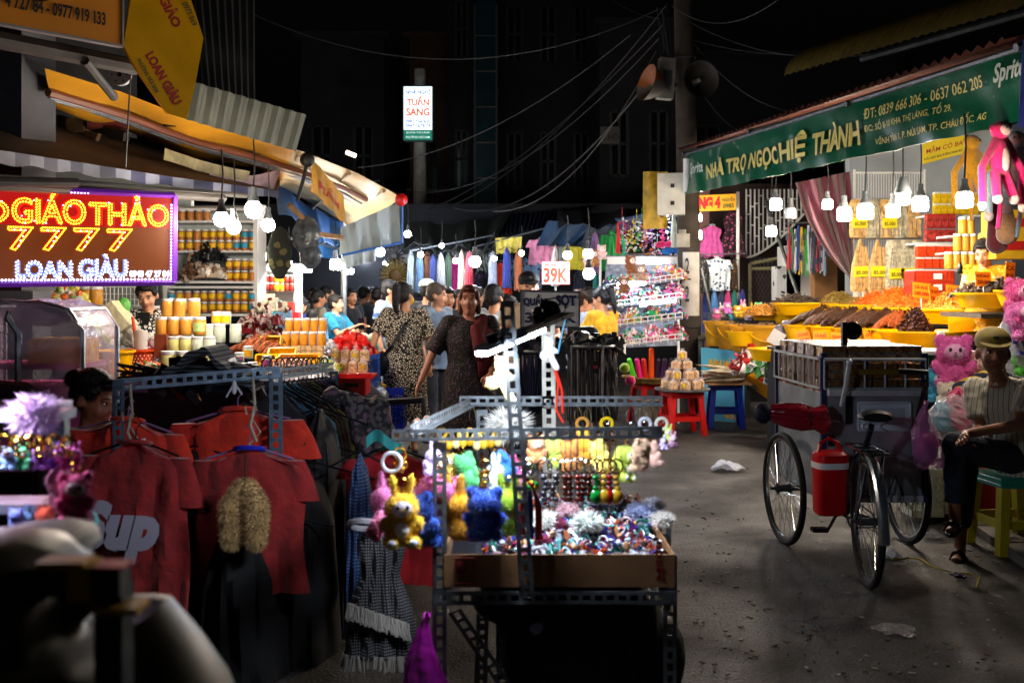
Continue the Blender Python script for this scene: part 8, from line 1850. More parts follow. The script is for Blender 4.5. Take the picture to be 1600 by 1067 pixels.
# bicycle part
bb=(1.90,5.66,.30);hub=(1.872,5.25,RR);sad=(1.925,5.33,.84)
FR_=mat('frame_dark','#1c2430',.35,.3)
b=MB();b.tube([q(*bb),q(*sad)],.016,8);b.obj('seat_tube',FR_,t)
b=MB()
for s in (-.045,.045):b.tube([q(bb[0]+s,bb[1],bb[2]),q(hub[0]+s*1.3,hub[1],hub[2])],.009,6);b.tube([q(sad[0]+s*.4,sad[1],.70),q(hub[0]+s*1.3,hub[1],hub[2])],.008,6)
b.obj('rear_stays',FR_,t)
b=MB();b.tube([q(*bb),q(2.02,6.15,.36)],.018,8);b.tube([q(1.92,5.4,.68),q(2.02,5.78,.55)],.018,8);b.obj('main_tube',FR_,t)
b=MB()
pts=[V((0,(RR+.03)*cos(a),(RR+.03)*sin(a))) for a in [R(20)+R(165)*i/16 for i in range(17)]]
rot=Matrix.Rotation(-R(7),3,'Z');rings=[[q(*hub)+rot @ (p+V((x,0,0))+p.normalized()*z) for x,z in ((-.028,-.012),(-.018,.004),(0,.009),(.018,.004),(.028,-.012),(0,.004))] for p in pts];b.loft(rings);b.obj('mudguard',mat('mudguard_steel','#9aa4ac',.25,.9,ns=9,na=.2),t)
b=MB();sd=q(*sad)+V((0,0,.04));rings=[]
for y,w,z,h in ((-.14,.075,.012,.03),(-.10,.095,.015,.04),(-.02,.08,.01,.035),(.06,.04,.0,.03),(.14,.022,-.01,.022)):rings.append([sd+rot @ V((w*cos(k*pi/7),y,z+h*sin(k*pi/7)*(1 if k <= 7 else .6))) for k in range(14)])
b.loft(rings);b.obj('saddle',mat('saddle_black','#0c0c0d',.5),t)
b=MB()
for s in (-.045,.045):
 pts=[sd+rot @ V((s+.02*cos(k*.75),-.09+.0*k,-.012-.006*k))+rot @ V((0,.02*sin(k*.75),0)) for k in range(9)];b.tube(pts,.004,5)
b.obj('saddle_springs',STEEL,t)
b=MB();rk=.73
for s in (-.06,.06):b.tube([q(hub[0]+s,5.42,rk),q(hub[0]+s-.02,5.02,rk)],.006,5);b.tube([q(hub[0]+s-.01,5.15,rk),q(hub[0]+s,hub[1],hub[2])],.006,5)
for y in (5.02,5.14,5.27,5.4):b.cyl(q(hub[0]-.07,y,rk),q(hub[0]+.07,y,rk),.006,n=5)
b.obj('luggage_rack',CHROME,t)
for s,z in ((-.12,-.06),(.12,.04)):
 b=MB();p=q(*bb);b.tube([p,p+V((s*.5,0,z*.3)),p+V((s*.6,.1,z*2))],.009,6);b.box(p+V((s*.6+(.05 if s>0 else-.05),.1,z*2)),(.09,.06,.022));b.obj('pedal',BLACKP,t,smooth=False)
b=MB();b.ring(q(bb[0]+.03,bb[1],bb[2]),.085,.006,'x',26,5);b.obj('chain_ring',DARKSTEEL,t)
b=MB();b.tube([q(bb[0]+.03,bb[1],bb[2]+.085),q(hub[0]+.04,hub[1],hub[2]+.03)],.005,4);b.tube([q(bb[0]+.03,bb[1],bb[2]-.085),q(hub[0]+.04,hub[1],hub[2]-.03)],.005,4);b.obj('chain',DARKSTEEL,t)
b=MB();b.tube([q(2.0,5.6,.55),q(2.1,5.66,.30),q(2.2,5.72,.5),q(2.28,5.75,.32)],.005,5);b.tube([q(1.95,5.5,.62),q(2.06,5.6,.42),q(2.12,5.7,.66)],.004,5);b.obj('brake_cables',BLACKM,t)
# goods on the tray
PKM=mat('packet_brown','#7a5634',.25,ns=38,na=.6,bump=.6,coat=.6);PKS=mat('packet_edge','#665e58',.2,0,ns=26,na=.75,bump=1)
for lv in range(3):
 for ix in range(4):
  for iy in range(5):
   if lv<2 and 0<ix<3 and 0<iy<4:continue
   x=lerp(nx0+.075,nx1-.07,ix/3);y=lerp(ny+.09,fy-.09,iy/4);z=z1+.035+lv*.092+(0 if lv<2 else .01)
   b=MB();b.box((0,0,0),(.135,.155,.078),0,Euler((0,0,U(-.05,.05))).to_matrix(),.97);b.box((0,-.0,.042),(.134,.152,.006),1);b.box((0,-.079,0),(.128,.003,.016),1)
   tag(b.obj('goods_packet',[PKM,PKS],loc=(x-.04*(y-ny)/.9,y,z),smooth=False),'wrapped brown packet on the cart, %s layer, %s row, %s' % (['bottom','middle','top'][lv],['nearest','second','middle','fourth','farthest'][iy],['leftmost','left of centre','right of centre','rightmost'][ix]),'packet','packets stacked on the cart')
for i,(px,py,Y) in enumerate([(1290,553,6.0),(1345,551,6.2),(1395,556,6.0)]):
 b=MB();b.sheet(lambda u,v:V((u*.12-.06,v*.16-.1,.014*sin(u*14+v*19+i)+.01*sin(v*31+u*23))),16,16,.002,nrm=V((0,0,1)));tag(b.obj('plastic_film',FILM,loc=P(px,py,Y)+V((0,0,.012))),'%s sheet of crinkled clear film over the packets on the cart' % ['left','middle','right'][i],'plastic film')
b=MB();b.box((0,0,0),(.36,.02,.03));tag(b.obj('yellow_strip',mat('strip_yellow','#7a6410',.5),loc=P(1370,581,5.72),smooth=False),'dull yellow strip lying along the packets above the cart fence','strip')
# maroon umbrella
UM=mat('umbrella_maroon','#a0182c',.22,ns=12,na=.3,bump=1,coat=.6)
t=thing('umbrella','folded shiny maroon umbrella tied to the left side of the cart','umbrella',P(1245,645,5.62));b=MB();rings=[]
for x,r in ((-.19,.015),(-.14,.045),(-.06,.062),(.03,.068),(.10,.055),(.15,.075),(.17,.06)):rings.append([V((x,r*cos(k*pi/16)*(1+.16*(k % 4<2)),r*sin(k*pi/16)*(1+.16*(k % 4<2))-.12*x-.02)) for k in range(32)])
b.loft(rings);b.obj('canopy',UM,t)
b=MB();b.ell((-.19,0,0),(.055,.05,.06));b.obj('navy_cap',mat('navy_cloth','#0c1030',.7),t)
b=MB();b.cyl((.15,0,-.035),(.24,0,-.05),.008,n=6);b.obj('shaft',STEEL,t)
b=MB();b.ring((.06,0,-.027),.068,.004,'x',20,4);b.obj('tie_cord',BLACKM,t)
# red cooler
t=thing('cooler','red cooler jug with white band hanging beside the saddle','cooler',(1.755,5.5,.33));t.rotation_euler=(0,0,R(8));rc_=plastic('#c80c14',.3)
b=MB();b.loft([[V((w*.5*(abs(cos(a)) ** .55)*(1 if cos(a)>0 else-1),w*.42*(abs(sin(a)) ** .55)*(1 if sin(a)>0 else-1),z)) for a in [2*pi*(k+.5)/24 for k in range(24)]] for z,w in ((0,.15),(.015,.168),(.255,.178))]);b.obj('body',rc_,t)
b=MB();b.loft([[V((w*.5*(abs(cos(a)) ** .55)*(1 if cos(a)>0 else-1),w*.42*(abs(sin(a)) ** .55)*(1 if sin(a)>0 else-1),z)) for a in [2*pi*(k+.5)/24 for k in range(24)]] for z,w in ((.255,.184),(.288,.184))]);b.obj('white_band',WHITEP,t)
b=MB();b.loft([[V((w*.5*(abs(cos(a)) ** .55)*(1 if cos(a)>0 else-1),w*.42*(abs(sin(a)) ** .55)*(1 if sin(a)>0 else-1),z)) for a in [2*pi*(k+.5)/24 for k in range(24)]] for z,w in ((.288,.18),(.33,.176),(.345,.14))]);b.obj('lid',rc_,t)
b=MB();b.tube([(-.07,0,.32),(-.05,.01,.39),(0,.012,.415),(.05,.01,.39),(.07,0,.32)],[.013,.011,.01,.011,.013],8);b.obj('handle',rc_,t)
BAGM=mat('bag_magenta_film','#c01898',.2,ns=7,na=.2,bump=1,alpha=.72,spec=.8)
t=carrier('magenta plastic bag hanging from the right handle of the tricycle',P(1447,628,5.45),.18,.36,mat('bag_pink_clear','#d890c8',.2,ns=7,na=.2,bump=1,alpha=.45,spec=.8),mat('magenta_goods','#b4108c',.4,ns=12,na=.3),yaw=.3)
# litter on the street
def litter(label,px,py,s,m,hgt=.03,seed=1):
 rnd=random.Random(seed);p=P(px,py,EYE*F/(py-457));p.z=.006;ph=[rnd.random()*6 for _ in range(4)]
 b=MB();b.sheet(lambda u,v:V(((u-.5)*s*(1+.2*sin(v*5+ph[0])),(v-.5)*s*.9*(1+.25*sin(u*6+ph[1])),hgt*(.5+.5*sin(u*9+v*7+ph[2]))*(1-abs(2*u-1) ** 3)+hgt*.4*abs(sin(v*15+u*4)))),18,14,.0015,nrm=V((0,0,1)));return tag(b.obj('plastic_bag',m,loc=p),label,'litter')
LIT=mat('litter_film','#dfe4ee',.15,ns=16,na=.2,bump=1,alpha=.55,spec=.8)
litter('crumpled clear plastic bag lying on the street left of the tricycle',1135,734,.25,LIT,.05)
litter('thin clear film lying on the street at the lower right',1400,988,.17,mat('litter_thin','#a8a8a8',.2,ns=16,na=.2,bump=1,alpha=.3,spec=.8),.012,5)
litter('pale crumpled plastic scrap beside the rear wheel',1390,872,.11,LIT,.03,8)
litter('clear crumpled film beside the sandals of the seated man',1455,842,.16,mat('litter_thin','#a8a8a8',.2,alpha=.3),.03,9)
pts=[(1377,870),(1395,876),(1420,873),(1440,876),(1452,884),(1470,892),(1495,897),(1515,898),(1530,904),(1525,920)]
b=MB();b.tube([V((P(x,y,EYE*F/(y-457)).x,EYE*F/(y-457),.008)) for x,y in pts],.0045,5);tag(b.obj('yellow_string',mat('string_yellow','#b8a81c',.7)),'yellow plastic string lying on the street behind the rear wheel','string')
litter('small dark violet wrapper on the yellow string',1497,901,.07,mat('wrapper_violet','#3c2850',.4),.01,12)
rnd=random.Random(12);b=MB()
for i in range(420):
 py=rnd.uniform(660,1060);px=rnd.uniform(1060,1600);Y=EYE*F/(py-457);p=P(px,py,Y);s=rnd.uniform(.004,.014)
 b.box((p.x,p.y,.006),(s*2,s,.004),rnd.randrange(3),Euler((0,0,rnd.random()*6)).to_matrix())
tag(b.obj('crumbs',[mat('crumb_pale','#8a8478',.8),mat('crumb_dark','#2a2622',.8),mat('crumb_brown','#5c4a34',.8)],smooth=False),kind='stuff',label='small scraps and grit scattered over the street')
# ------------------------------------------------------------------ toys beside the seated man
random.seed(5)
b=MB();b.box((0,0,.19),(.55,.5,.38));tag(b.obj('crate',mat('crate_white','#a8aca4',.6,ns=20,na=.3),loc=(3.05,7.0,.05),smooth=False),'whitish crate under the pile of big plush toys','crate')
crate('white mesh crate on the ground behind the magenta bag',(2.78,6.75,.05),.22,.2,.32,'#b8bcb0',rows=5,cols=6)
big=[(1490,605,6.95,.42,'#d858a8','round','#e0a8d0',-.3,'large pink and white plush sitting on top of the toy pile'),(1460,625,7.0,.26,'#30a0c8','round','#d8e0e8',.3,'turquoise plush at the left of the toy pile'),(1478,640,6.85,.22,'#e0d8c8','round','#e8e0d8',.2,'cream coloured plush head below the large pink one'),(1530,612,7.05,.34,'#c8a080','droop','#e0c8b8',-.4,'brown and cream plush right of the large pink one'),(1497,668,6.6,.30,'#e03c80','round','#f0b0c8',1.2,'deep pink plush wrapped in clear film'),(1530,665,6.6,.27,'#d86a38','round','#e8b8a8',.8,'orange plush wrapped in clear film'),(1475,672,6.65,.22,'#50a8c0','round','#e8e8e8',1.9,'light blue plush wrapped low in clear film'),(1515,690,6.5,.22,'#e04878','round','#f0b0c8',.4,'rose red plush at the bottom of the toy pile'),
       (1592,505,6.5,.34,'#e058a0','round','#f0b0d0',.2,'pink plush at the right edge above the seated man'),(1598,530,6.45,.3,'#e078c0','droop','#f0d0e0',.1,'lilac pink plush below the first one at the right edge'),(1596,555,6.5,.28,'#2c38a0','round','#a0b0e0',.5,'dark blue plush at the right edge behind the man'),(1600,585,6.5,.26,'#48b020','round','#c0e0a0',0,'bright green plush at the right edge by the man')]
for px,py,Y,s,c_,ears,fc,yaw,lab in big:plush(lab,P(px,py,Y),s,c_,ears,fc,yaw,ring=False,tufts=2600)
b=MB();b.cap((0,0,0),(.16,0,.07),.08,.08,16);o=b.obj('striped_plush',pmat('bee_stripe','stripes','#141c38','#c8a828',11,thr=.42),loc=P(1505,592+20,6.8));tag(o,'navy and yellow striped plush roll in the toy pile','plush toy')
for lab,px,py,r_ in (('crinkled clear film wrapping over the deep pink plush',1505,655,(.22,.18,.17)),('crinkled clear film wrapping over the upper right toys',1530,625,(.13,.15,.14)),('crinkled clear film over the toys at the right edge',1600,535,(.16,.16,.24))):
 b=MB();b.ell((0,0,0),r_,0,30,20,fn=lambda p:1+.05*sin(p.x*17+p.z*5)*sin(p.y*9+p.z*13)+.03*sin(p.z*31+p.x*11));tag(b.obj('film_wrap',FILM,loc=P(px,py,6.55),smooth=False),lab,'plastic film')
b=MB();b.cyl((0,0,0),(0,0,.32),.13,.16,20);tag(b.obj('red_bucket',plastic('#8c0c10'),loc=(3.28,6.75,.05)),'dark red bucket on the pavement behind the yellow stool','bucket')
b=MB();b.ell((0,0,.1),(.14,.12,.11),fn=lambda p:1+.08*sin(p.x*12+p.z*7));tag(b.obj('white_bag',mat('bag_white','#a8b0b0',.4,ns=9,na=.3,bump=.8),loc=(3.5,6.6,.05)),'white plastic bag on the pavement right of the yellow stool','plastic bag')
t=stool('yellow stool with teal seat under the seated man',(3.03,6.05,.0),'#b8a810',.455,.34,.12)
for ch in t.children:
 if ch.name.startswith('seat'):ch['label']='teal seat';recolor(ch,{plastic('#b8a810',.4).name:plastic('#189078',.4)})
# ------------------------------------------------------------------ people
def stand(x,y,yaw,H=1.62,**ov):
 """world joints of a standing figure; overrides are in its own frame for a height of 1.65 m: x to its left, y backwards"""
 k=H/1.65;rot=Matrix.Rotation(yaw,3,'Z')
 J=dict(pelvis=(0,0,.92),chest=(0,.0,1.20),neck=(0,.01,1.385),head=(0,-.01,1.53),shL=(.165,.01,1.345),shR=(-.165,.01,1.345),elL=(.21,.03,1.07),elR=(-.21,.03,1.07),wrL=(.21,-.05,.84),wrR=(-.21,-.05,.84),
             hipL=(.085,0,.88),hipR=(-.085,0,.88),knL=(.09,-.01,.47),knR=(-.09,-.01,.47),anL=(.09,.02,.075),anR=(-.09,.02,.075))
 ex={a:ov.pop(a) for a in ('hy','hp') if a in ov};J.update(ov)
 J={a:rot @ (V(v)*k)+V((x,y,0)) for a,v in J.items()}
 J['k']=k;J['yaw']=yaw;J['toe']=rot @ V((0,-1,0));J['hy']=yaw+ex.get('hy',0);J['hp']=ex.get('hp',0)
 return J
def torso_rings(J,grow=0,g=1.0,lo=0,hi=6,n=20):
 P0,C,N,k=J['pelvis'],J['chest'],J['neck'],J['k'];r=(J['shL']-J['shR']).normalized();hr=(J['hipL']-J['hipR']).normalized()
 sp=[(P0+(P0-C).normalized()*.10*k,.13,.10,hr),(P0,.165,.118,hr),(P0.lerp(C,.4),.142,.105,(r+hr).normalized()),(C,.158,.115,r),(C.lerp(N,.45),.16,.105,r),(C.lerp(N,.82),.11,.08,r),(N,.052,.055,r)]
 out=[]
 for i,(c,a,b_,rr) in enumerate(sp):
  if not lo <= i <= hi:continue
  up=(sp[min(i+1,6)][0]-sp[max(i-1,0)][0]).normalized();f=up.cross(rr).normalized()
  gg=g if i<5 else 1
  out.append([c+rr*(a*k*gg+grow)*cos(2*pi*q/n)+f*(b_*k*gg+grow)*sin(2*pi*q/n) for q in range(n)])
 return out
def hand(b,w,d,palmn,k,curl=.5,sgn=1):
 """palm and five bent fingers at wrist w pointing along d; palmn the way the palm faces"""
 d=d.normalized();s=d.cross(palmn).normalized()*sgn;pn=s.cross(d).normalized()*sgn
 pc=w+d*.045*k;M=Matrix((s,pn,d)).transposed()
 b.ell(pc,(.038*k,.016*k,.05*k),0,12,8,M)
 for i,(o,L) in enumerate(((-.027,.062),(-.009,.072),(.009,.068),(.026,.052))):
  p=w+d*.080*k+s*o*k;q=p+(d*cos(curl*.5)+pn*sin(curl*.5))*L*.45*k;e=q+(d*cos(curl*1.4)+pn*sin(curl*1.4))*L*.5*k
  b.cap(p-d*.02*k,q,.0092*k,.0085*k,7);b.cap(q,e,.0085*k,.0072*k,7)
 p=w+d*.03*k-s*.032*k;q=p+(d*.7-s*.6+pn*.2).normalized()*.035*k;b.cap(p+s*.012*k,q,.011*k,.0098*k,7);b.cap(q,q+(d*.95-s*.1+pn*.3).normalized()*.028*k,.0098*k,.008*k,7)
def person(label,J,skin=None,hair='short',hairm=None,top=None,sleeve=.55,bottom=None,leg=1.0,dress=None,hem=.45,girth=1.0,vox=.012,shoes='#15110f',extra=None,cat='person',group=None,curl=.5,lips=True,flare=.2,hs=1.0,collar=False,capped=False):
 skin=skin or SKIN;hairm=hairm or HAIR;k=J['k'];base=(J['anL']+J['anR'])/2;base.z=0
 if 'root' in J:base=J['root']
 t=thing('person',label,cat,base,0,group);L={a:(v-base if isinstance(v,V) and a not in ('toe',) else v) for a,v in J.items()};L['toe']=J['toe']
 b=MB();b.loft(torso_rings(L,0,girth));
 b.cap(L['shL'],L['shR'],.052*k,.052*k,12);up=(L['head']-L['neck']).normalized();b.cap(L['neck']-up*.05*k,L['head']-up*.02*k,.054*k*(girth ** .3),.048*k,12)
 for s in 'LR':
  b.cap(L['sh'+s],L['el'+s],.046*k*girth ** .5,.036*k*girth ** .3,12);b.cap(L['el'+s],L['wr'+s],.036*k*girth ** .3,.024*k,12)
  b.cap(L['hip'+s],L['kn'+s],.082*k*girth ** .5,.052*k,12);b.cap(L['kn'+s],L['an'+s],.050*k,.034*k,12);b.ell(L['kn'+s].lerp(L['an'+s],.28)+V((0,0,0)),(.05*k,)*3)
  td=L.get('toe'+s,L['toe']).normalized();a=L['an'+s];b.cap(a+V((0,0,-.035*k))-td*.03*k,a+td*.12*k+V((0,0,-.05*k)),.034*k,.026*k,10);b.ell(a+td*.14*k+V((0,0,-.052*k)),(.034*k,.034*k,.02*k))
 # head
 HM=Matrix.Rotation(J['hy'],3,'Z') @ Matrix.Rotation(J['hp'],3,'X');hk=k*hs*1.04;H=L['head']
 hp=lambda x,y,z:H+HM @ (V((x,y,z))*hk)
 def he(bb,c,r,m=0,n=14,kk=10):bb.ell(hp(*c),tuple(x*hk for x in r),m,n,kk,HM)
 he(b,(0,.014,.03),(.074,.092,.084));he(b,(0,-.028,-.022),(.062,.062,.088));he(b,(0,-.055,-.088),(.034,.032,.026))
 for s in (-1,1):
  he(b,(s*.034,-.062,-.03),(.026,.024,.026));he(b,(s*.076,.012,-.012),(.011,.02,.032));he(b,(s*.03,-.078,.028),(.026,.014,.009));he(b,(s*.012,-.096,-.026),(.010,.010,.008))
 b.cap(hp(0,-.086,.012),hp(0,-.103,-.022),.009*hk,.0125*hk,8);he(b,(0,-.082,-.056),(.024,.014,.010))
 o=voxel(b,'body',skin,t,vox,2)
 fb=MB()
 if J.get('handL',True):hand(fb,L['wrL'],L.get('hdL',L['wrL']-L['elL']),L.get('pnL',V((0,0,-1)) if abs((L['wrL']-L['elL']).normalized().z)<.7 else HM @ V((-1,0,0))),k,curl,1)
 if J.get('handR',True):hand(fb,L['wrR'],L.get('hdR',L['wrR']-L['elR']),L.get('pnR',V((0,0,-1)) if abs((L['wrR']-L['elR']).normalized().z)<.7 else HM @ V((1,0,0))),k,curl,-1)
 # hands are part of the same mesh
 me=o.data;n0_=len(me.vertices);vs=[tuple(v.co) for v in me.vertices]+fb.v;fs=[tuple(p.vertices) for p in me.polygons]+[tuple(i+n0_ for i in f) for f in fb.f]
 m2=bpy.data.meshes.new('body');m2.from_pydata(vs,[],fs);m2.materials.append(skin);m2.polygons.foreach_set('use_smooth',[True]*len(fs));m2.update();o.data=m2
 e=MB()
 for s in (-1,1):he(e,(s*.030,-.0765,.009),(.0125,.009,.0045),0,10,6);he(e,(s*.030,-.084,.009),(.0058,.004,.0046),1,8,6);e.tube([hp(s*.045,-.074,.015),hp(s*.030,-.085,.0175),hp(s*.015,-.083,.013)],.0022*hk,5,1)
 e.obj('eyes',[EYEW,EYEB],t)
 e=MB()
 for s in (-1,1):e.tube([hp(s*.050,-.074,.030),hp(s*.032,-.090,.037),hp(s*.014,-.091,.032)],[.002*hk,.0042*hk,.003*hk],5)
 e.obj('eyebrows',hairm,t)
 e=MB();e.tube([hp(-.024,-.083,-.056),hp(-.008,-.0955,-.053),hp(.008,-.0955,-.053),hp(.024,-.083,-.056)],[.002*hk,.0052*hk,.0052*hk,.002*hk],6);e.tube([hp(-.020,-.085,-.061),hp(0,-.096,-.064),hp(.020,-.085,-.061)],[.002*hk,.006*hk,.002*hk],6);e.obj('lips',LIP,t)
 # hair
 h=MB()
 if hair in ('short','bob','bun','pony','long','tied'):
  he(h,(0,.026,.046),(.083,.094,.084) if not capped else (.076,.088,.07),0,16,12);he(h,(0,.045,.0),(.078,.076,.075) if not capped else (.073,.06,.06))
  if not capped:
   for s in (-1,1):he(h,(s*.064,-.008,.04),(.022,.05,.04))
   he(h,(0,-.055,.088),(.055,.03,.022))
 if hair == 'bun':he(h,(0,.125,.045),(.048,.042,.045))
 if hair == 'pony':h.cap(hp(0,.10,.09),hp(0,.135,.07),.022*hk,.035*hk);h.cap(hp(0,.135,.07),hp(.01,.13,-.08),.04*hk,.034*hk);h.cap(hp(.01,.13,-.08),hp(.0,.11,-.19),.034*hk,.012*hk)
 if hair == 'tied':he(h,(0,.10,-.02),(.05,.04,.05));h.cap(hp(0,.11,-.03),hp(0,.10,-.15),.03*hk,.018*hk)
 if hair == 'long':
  h.cap(hp(0,.07,.02),hp(0,.09,-.22),.075*hk,.055*hk)
  for s in (-1,1):h.cap(hp(s*.06,.02,0),hp(s*.075,.04,-.2),.035*hk,.02*hk)
 if hair == 'bob':
  for s in (-1,1):h.cap(hp(s*.07,.02,0),hp(s*.072,.015,-.085),.026*hk,.022*hk)
  he(h,(0,.06,-.05),(.07,.05,.06))
 if hair != 'none' :ho=voxel(h,'hair',hairm,t,min(vox,.01),1,.004);fuzz(ho,1500 if vox<.0135 else 400,.022,.0016,seed=3,gravity=1.6)
 if hair == 'cap':pass
 # clothes
 def cloth_arm(b,s,f,g_=.018):
  a,c,d=L['sh'+s],L['el'+s],L['wr'+s];fl=g_*k
  b.ell(a,.056*k*girth ** .4+fl*.6)
  if f <= 1:e_=a.lerp(c,f);b.cyl(a,e_,.056*k+fl*.6,.046*k*girth ** .4+fl*1.15,14)
  else:b.cap(a,c,.05*k+fl,.040*k+fl,12);b.cyl(c,c.lerp(d,f-1),.040*k+fl,.030*k+fl,12)
 if top:
  b=MB();rr=torso_rings(L,.020*k,girth,0,5)
  low=[p-(L['chest']-L['pelvis']).normalized()*.05*k for p in rr[0]];cc=sum(low,V())/len(low);low=[cc+(p-cc)*1.22 for p in low]
  nk=torso_rings(L,.028*k,girth,6,6)[0];nk=[p-up*.022*k for p in nk]
  b.loft([low]+rr[:]+[nk]);b.cap(L['shL'],L['shR'],.062*k,.062*k,12)
  for s in 'LR':cloth_arm(b,s,sleeve)
  voxel(b,'shirt',top,t,vox,3,.011)
  if collar:
   b=MB();n_=L['neck'];fwd=HM @ V((0,-1,0));rt=(L['shL']-L['shR']).normalized()
   for s in (-1,1):p0=n_+rt*s*.055*k+up*.02*k;b.poly([p0-fwd*.04*k,p0+fwd*.03*k,n_+rt*s*.03*k+fwd*.10*k-up*.035*k,n_+rt*s*.085*k+fwd*.075*k-up*.04*k,n_+rt*s*.085*k-fwd*.02*k-up*.02*k],.006*k)
   b.obj('collar',top,t,smooth=False)
 if dress:
  b=MB();rr=torso_rings(L,.020*k,girth,1,5);nk=[p-up*.022*k for p in torso_rings(L,.028*k,girth,6,6)[0]]
  c0_=L['pelvis'];r_=(L['hipL']-L['hipR']).normalized();f_=V((0,0,1)).cross(r_);rings=[]
  for i in range(6):
   u=i/5;z=lerp(hem*k,c0_.z-.06*k,u);a=(.185+flare*.35*(1-u))*k*girth;b2_=(.145+flare*.3*(1-u))*k*girth
   rings.append([V((c0_.x,c0_.y,z))+r_*a*cos(2*pi*q_/40)*(1+.05*(1-u)*sin(9*2*pi*q_/40))+f_*b2_*sin(2*pi*q_/40)*(1+.05*(1-u)*sin(9*2*pi*q_/40)) for q_ in range(40)])
  b.loft(rings);b.loft([rr[0]]+rr[1:]+[nk]);b.loft([[p for p in torso_rings(L,.02*k,girth,1,1)[0]],[p-V((0,0,.12*k)) for p in torso_rings(L,.028*k,girth,1,1)[0]]]);b.cap(L['shL'],L['shR'],.062*k,.062*k,12)
  for s in 'LR':cloth_arm(b,s,sleeve,.024)
  voxel(b,'dress',dress,t,vox,3,.010)
 if bottom:
  b=MB();rr=torso_rings(L,.012*k,girth,0,2);b.loft(rr)
  for s in 'LR':
   h_,kn,an=L['hip'+s],L['kn'+s],L['an'+s];b.cap(h_,kn,.088*k*girth ** .5,.066*k,14)
   if leg>.5:b.cyl(kn,kn.lerp(an,(leg-.5)*2*.93),.066*k,.055*k,14)
  voxel(b,'trousers',bottom,t,vox,2,.011)
 if shoes:
  b=MB()
  for s in 'LR':
   td=L.get('toe'+s,L['toe']).normalized();a=L['an'+s];c=a+td*.05*k;sd=td.cross(V((0,0,1))).normalized()
   if abs(td.z)>.9:sd=V((1,0,0))
   nn=sd.cross(td).normalized()
   b.loft([[c+td*y*k+sd*w*cos(q*pi/6)*k+V((0,0,0))+nn*z_*k for q in range(12) for y,w in [(.145*sin(q*pi/6)+.01,.044)]] for z_ in (-.082,-.062)])
   for yy in (.06,.02):b.tube([c+td*yy*k+sd*.042*k*q+nn*(-.07+.055*math.sqrt(max(0,1-q*q)))*k for q in (-1,-.7,0,.7,1)],.008*k,5)
  b.obj('sandals',mat('shoe'+shoes,shoes,.5),t)
 if extra:extra(t,L,k,hp,HM,he,up)
 return t
# woman in the black and cream dress, seen from behind
def bag_extra(t,L,k,hp,HM,he,up):
 b=MB();n_=L['neck'];pts=[L['shR'].lerp(n_,.35)+V((0,0,.045)),L['chest']+V((.02,-.165,.04)),L['pelvis']+V((-.10,-.19,.12)),L['pelvis']+V((-.22,-.10,-.02))]
 b.loft([[p+V((0,0,0))+d for d in (V((-.022,-.004,0)),V((.022,-.004,0.01)),V((.022,.004,.01)),V((-.022,.004,0)))] for p in pts]);b.obj('bag_strap',mat('bag_navy','#0c1018',.6),t,smooth=False)
 b=MB();b.ell(L['pelvis']+V((-.24,-.08,-.05)),(.12,.08,.13));b.obj('shoulder_bag',mat('bag_navy','#0c1018',.6),t)
 b=MB();b.box(hp(0,.10,.095),(.04,.03,.02),0,HM);b.obj('hair_clip',mat('clip_gold','#c8b070',.4),t,smooth=False)
 b=MB();he(b,(0.0,-.062,-.045),(.062,.05,.052));b.obj('face_mask',mat('mask_yellow','#e0b818',.7),t)
LEO=pmat('leopard_cream','maze','#e6dfca','#121010',46,thr=.17)
J=stand(P(632,0,9.7).x,9.7,pi+.25,1.64,hy=-.75,wrL=(.20,-.02,.86),wrR=(-.25,.02,.86),elR=(-.26,.06,1.08))
# in the photograph her left arm is at the left edge: joints given straight
x_,y_=P(632,0,9.7).x,9.7
person('woman in black and cream spotted dress seen from behind, ponytail and shoulder bag',dict(J,elL=V((x_-.27,9.62,1.13)),wrL=V((x_-.30,9.42,.90))),skin=SKINL,hair='pony',dress=LEO,hem=.32,sleeve=.85,girth=1.12,flare=.08,extra=bag_extra,vox=.013)
carrier('grey plastic bag carried by the woman in the spotted dress',V((x_-.30,9.36,.86)),.30,.34,mat('bag_grey','#54585e',.25,ns=8,na=.3,bump=1,spec=.8))
b=MB();b.ell((0,0,0),(.05,.04,.035),fn=lambda p:1+.2*sin(p.x*9));tag(b.obj('yellow_bundle',mat('bundle_yellow','#c89a10',.6,ns=20,na=.3),loc=V((x_-.20,9.45,.66))),'small yellow bundle beside the grey plastic bag of the woman','goods')
# grey haired man in profile
person('grey haired man in pale blue shirt looking right beside the spotted dress',stand(P(682,0,10.3).x,10.3,.9,1.64,hy=.55,hp=.15),skin=SKINL,hair='short',hairm=GREYHAIR,top=cloth('#7c90a4'),bottom=cloth('#3a3c44'),sleeve=.7,collar=True)
person('smiling dark haired woman in slate top between the man and the floral dress',stand(P(700,0,10.9).x,10.9,.1,1.60,hy=.15,hp=.1),skin=SKINL,hair='bob',top=cloth('#383c44'),bottom=cloth('#8a8478'),sleeve=.6)
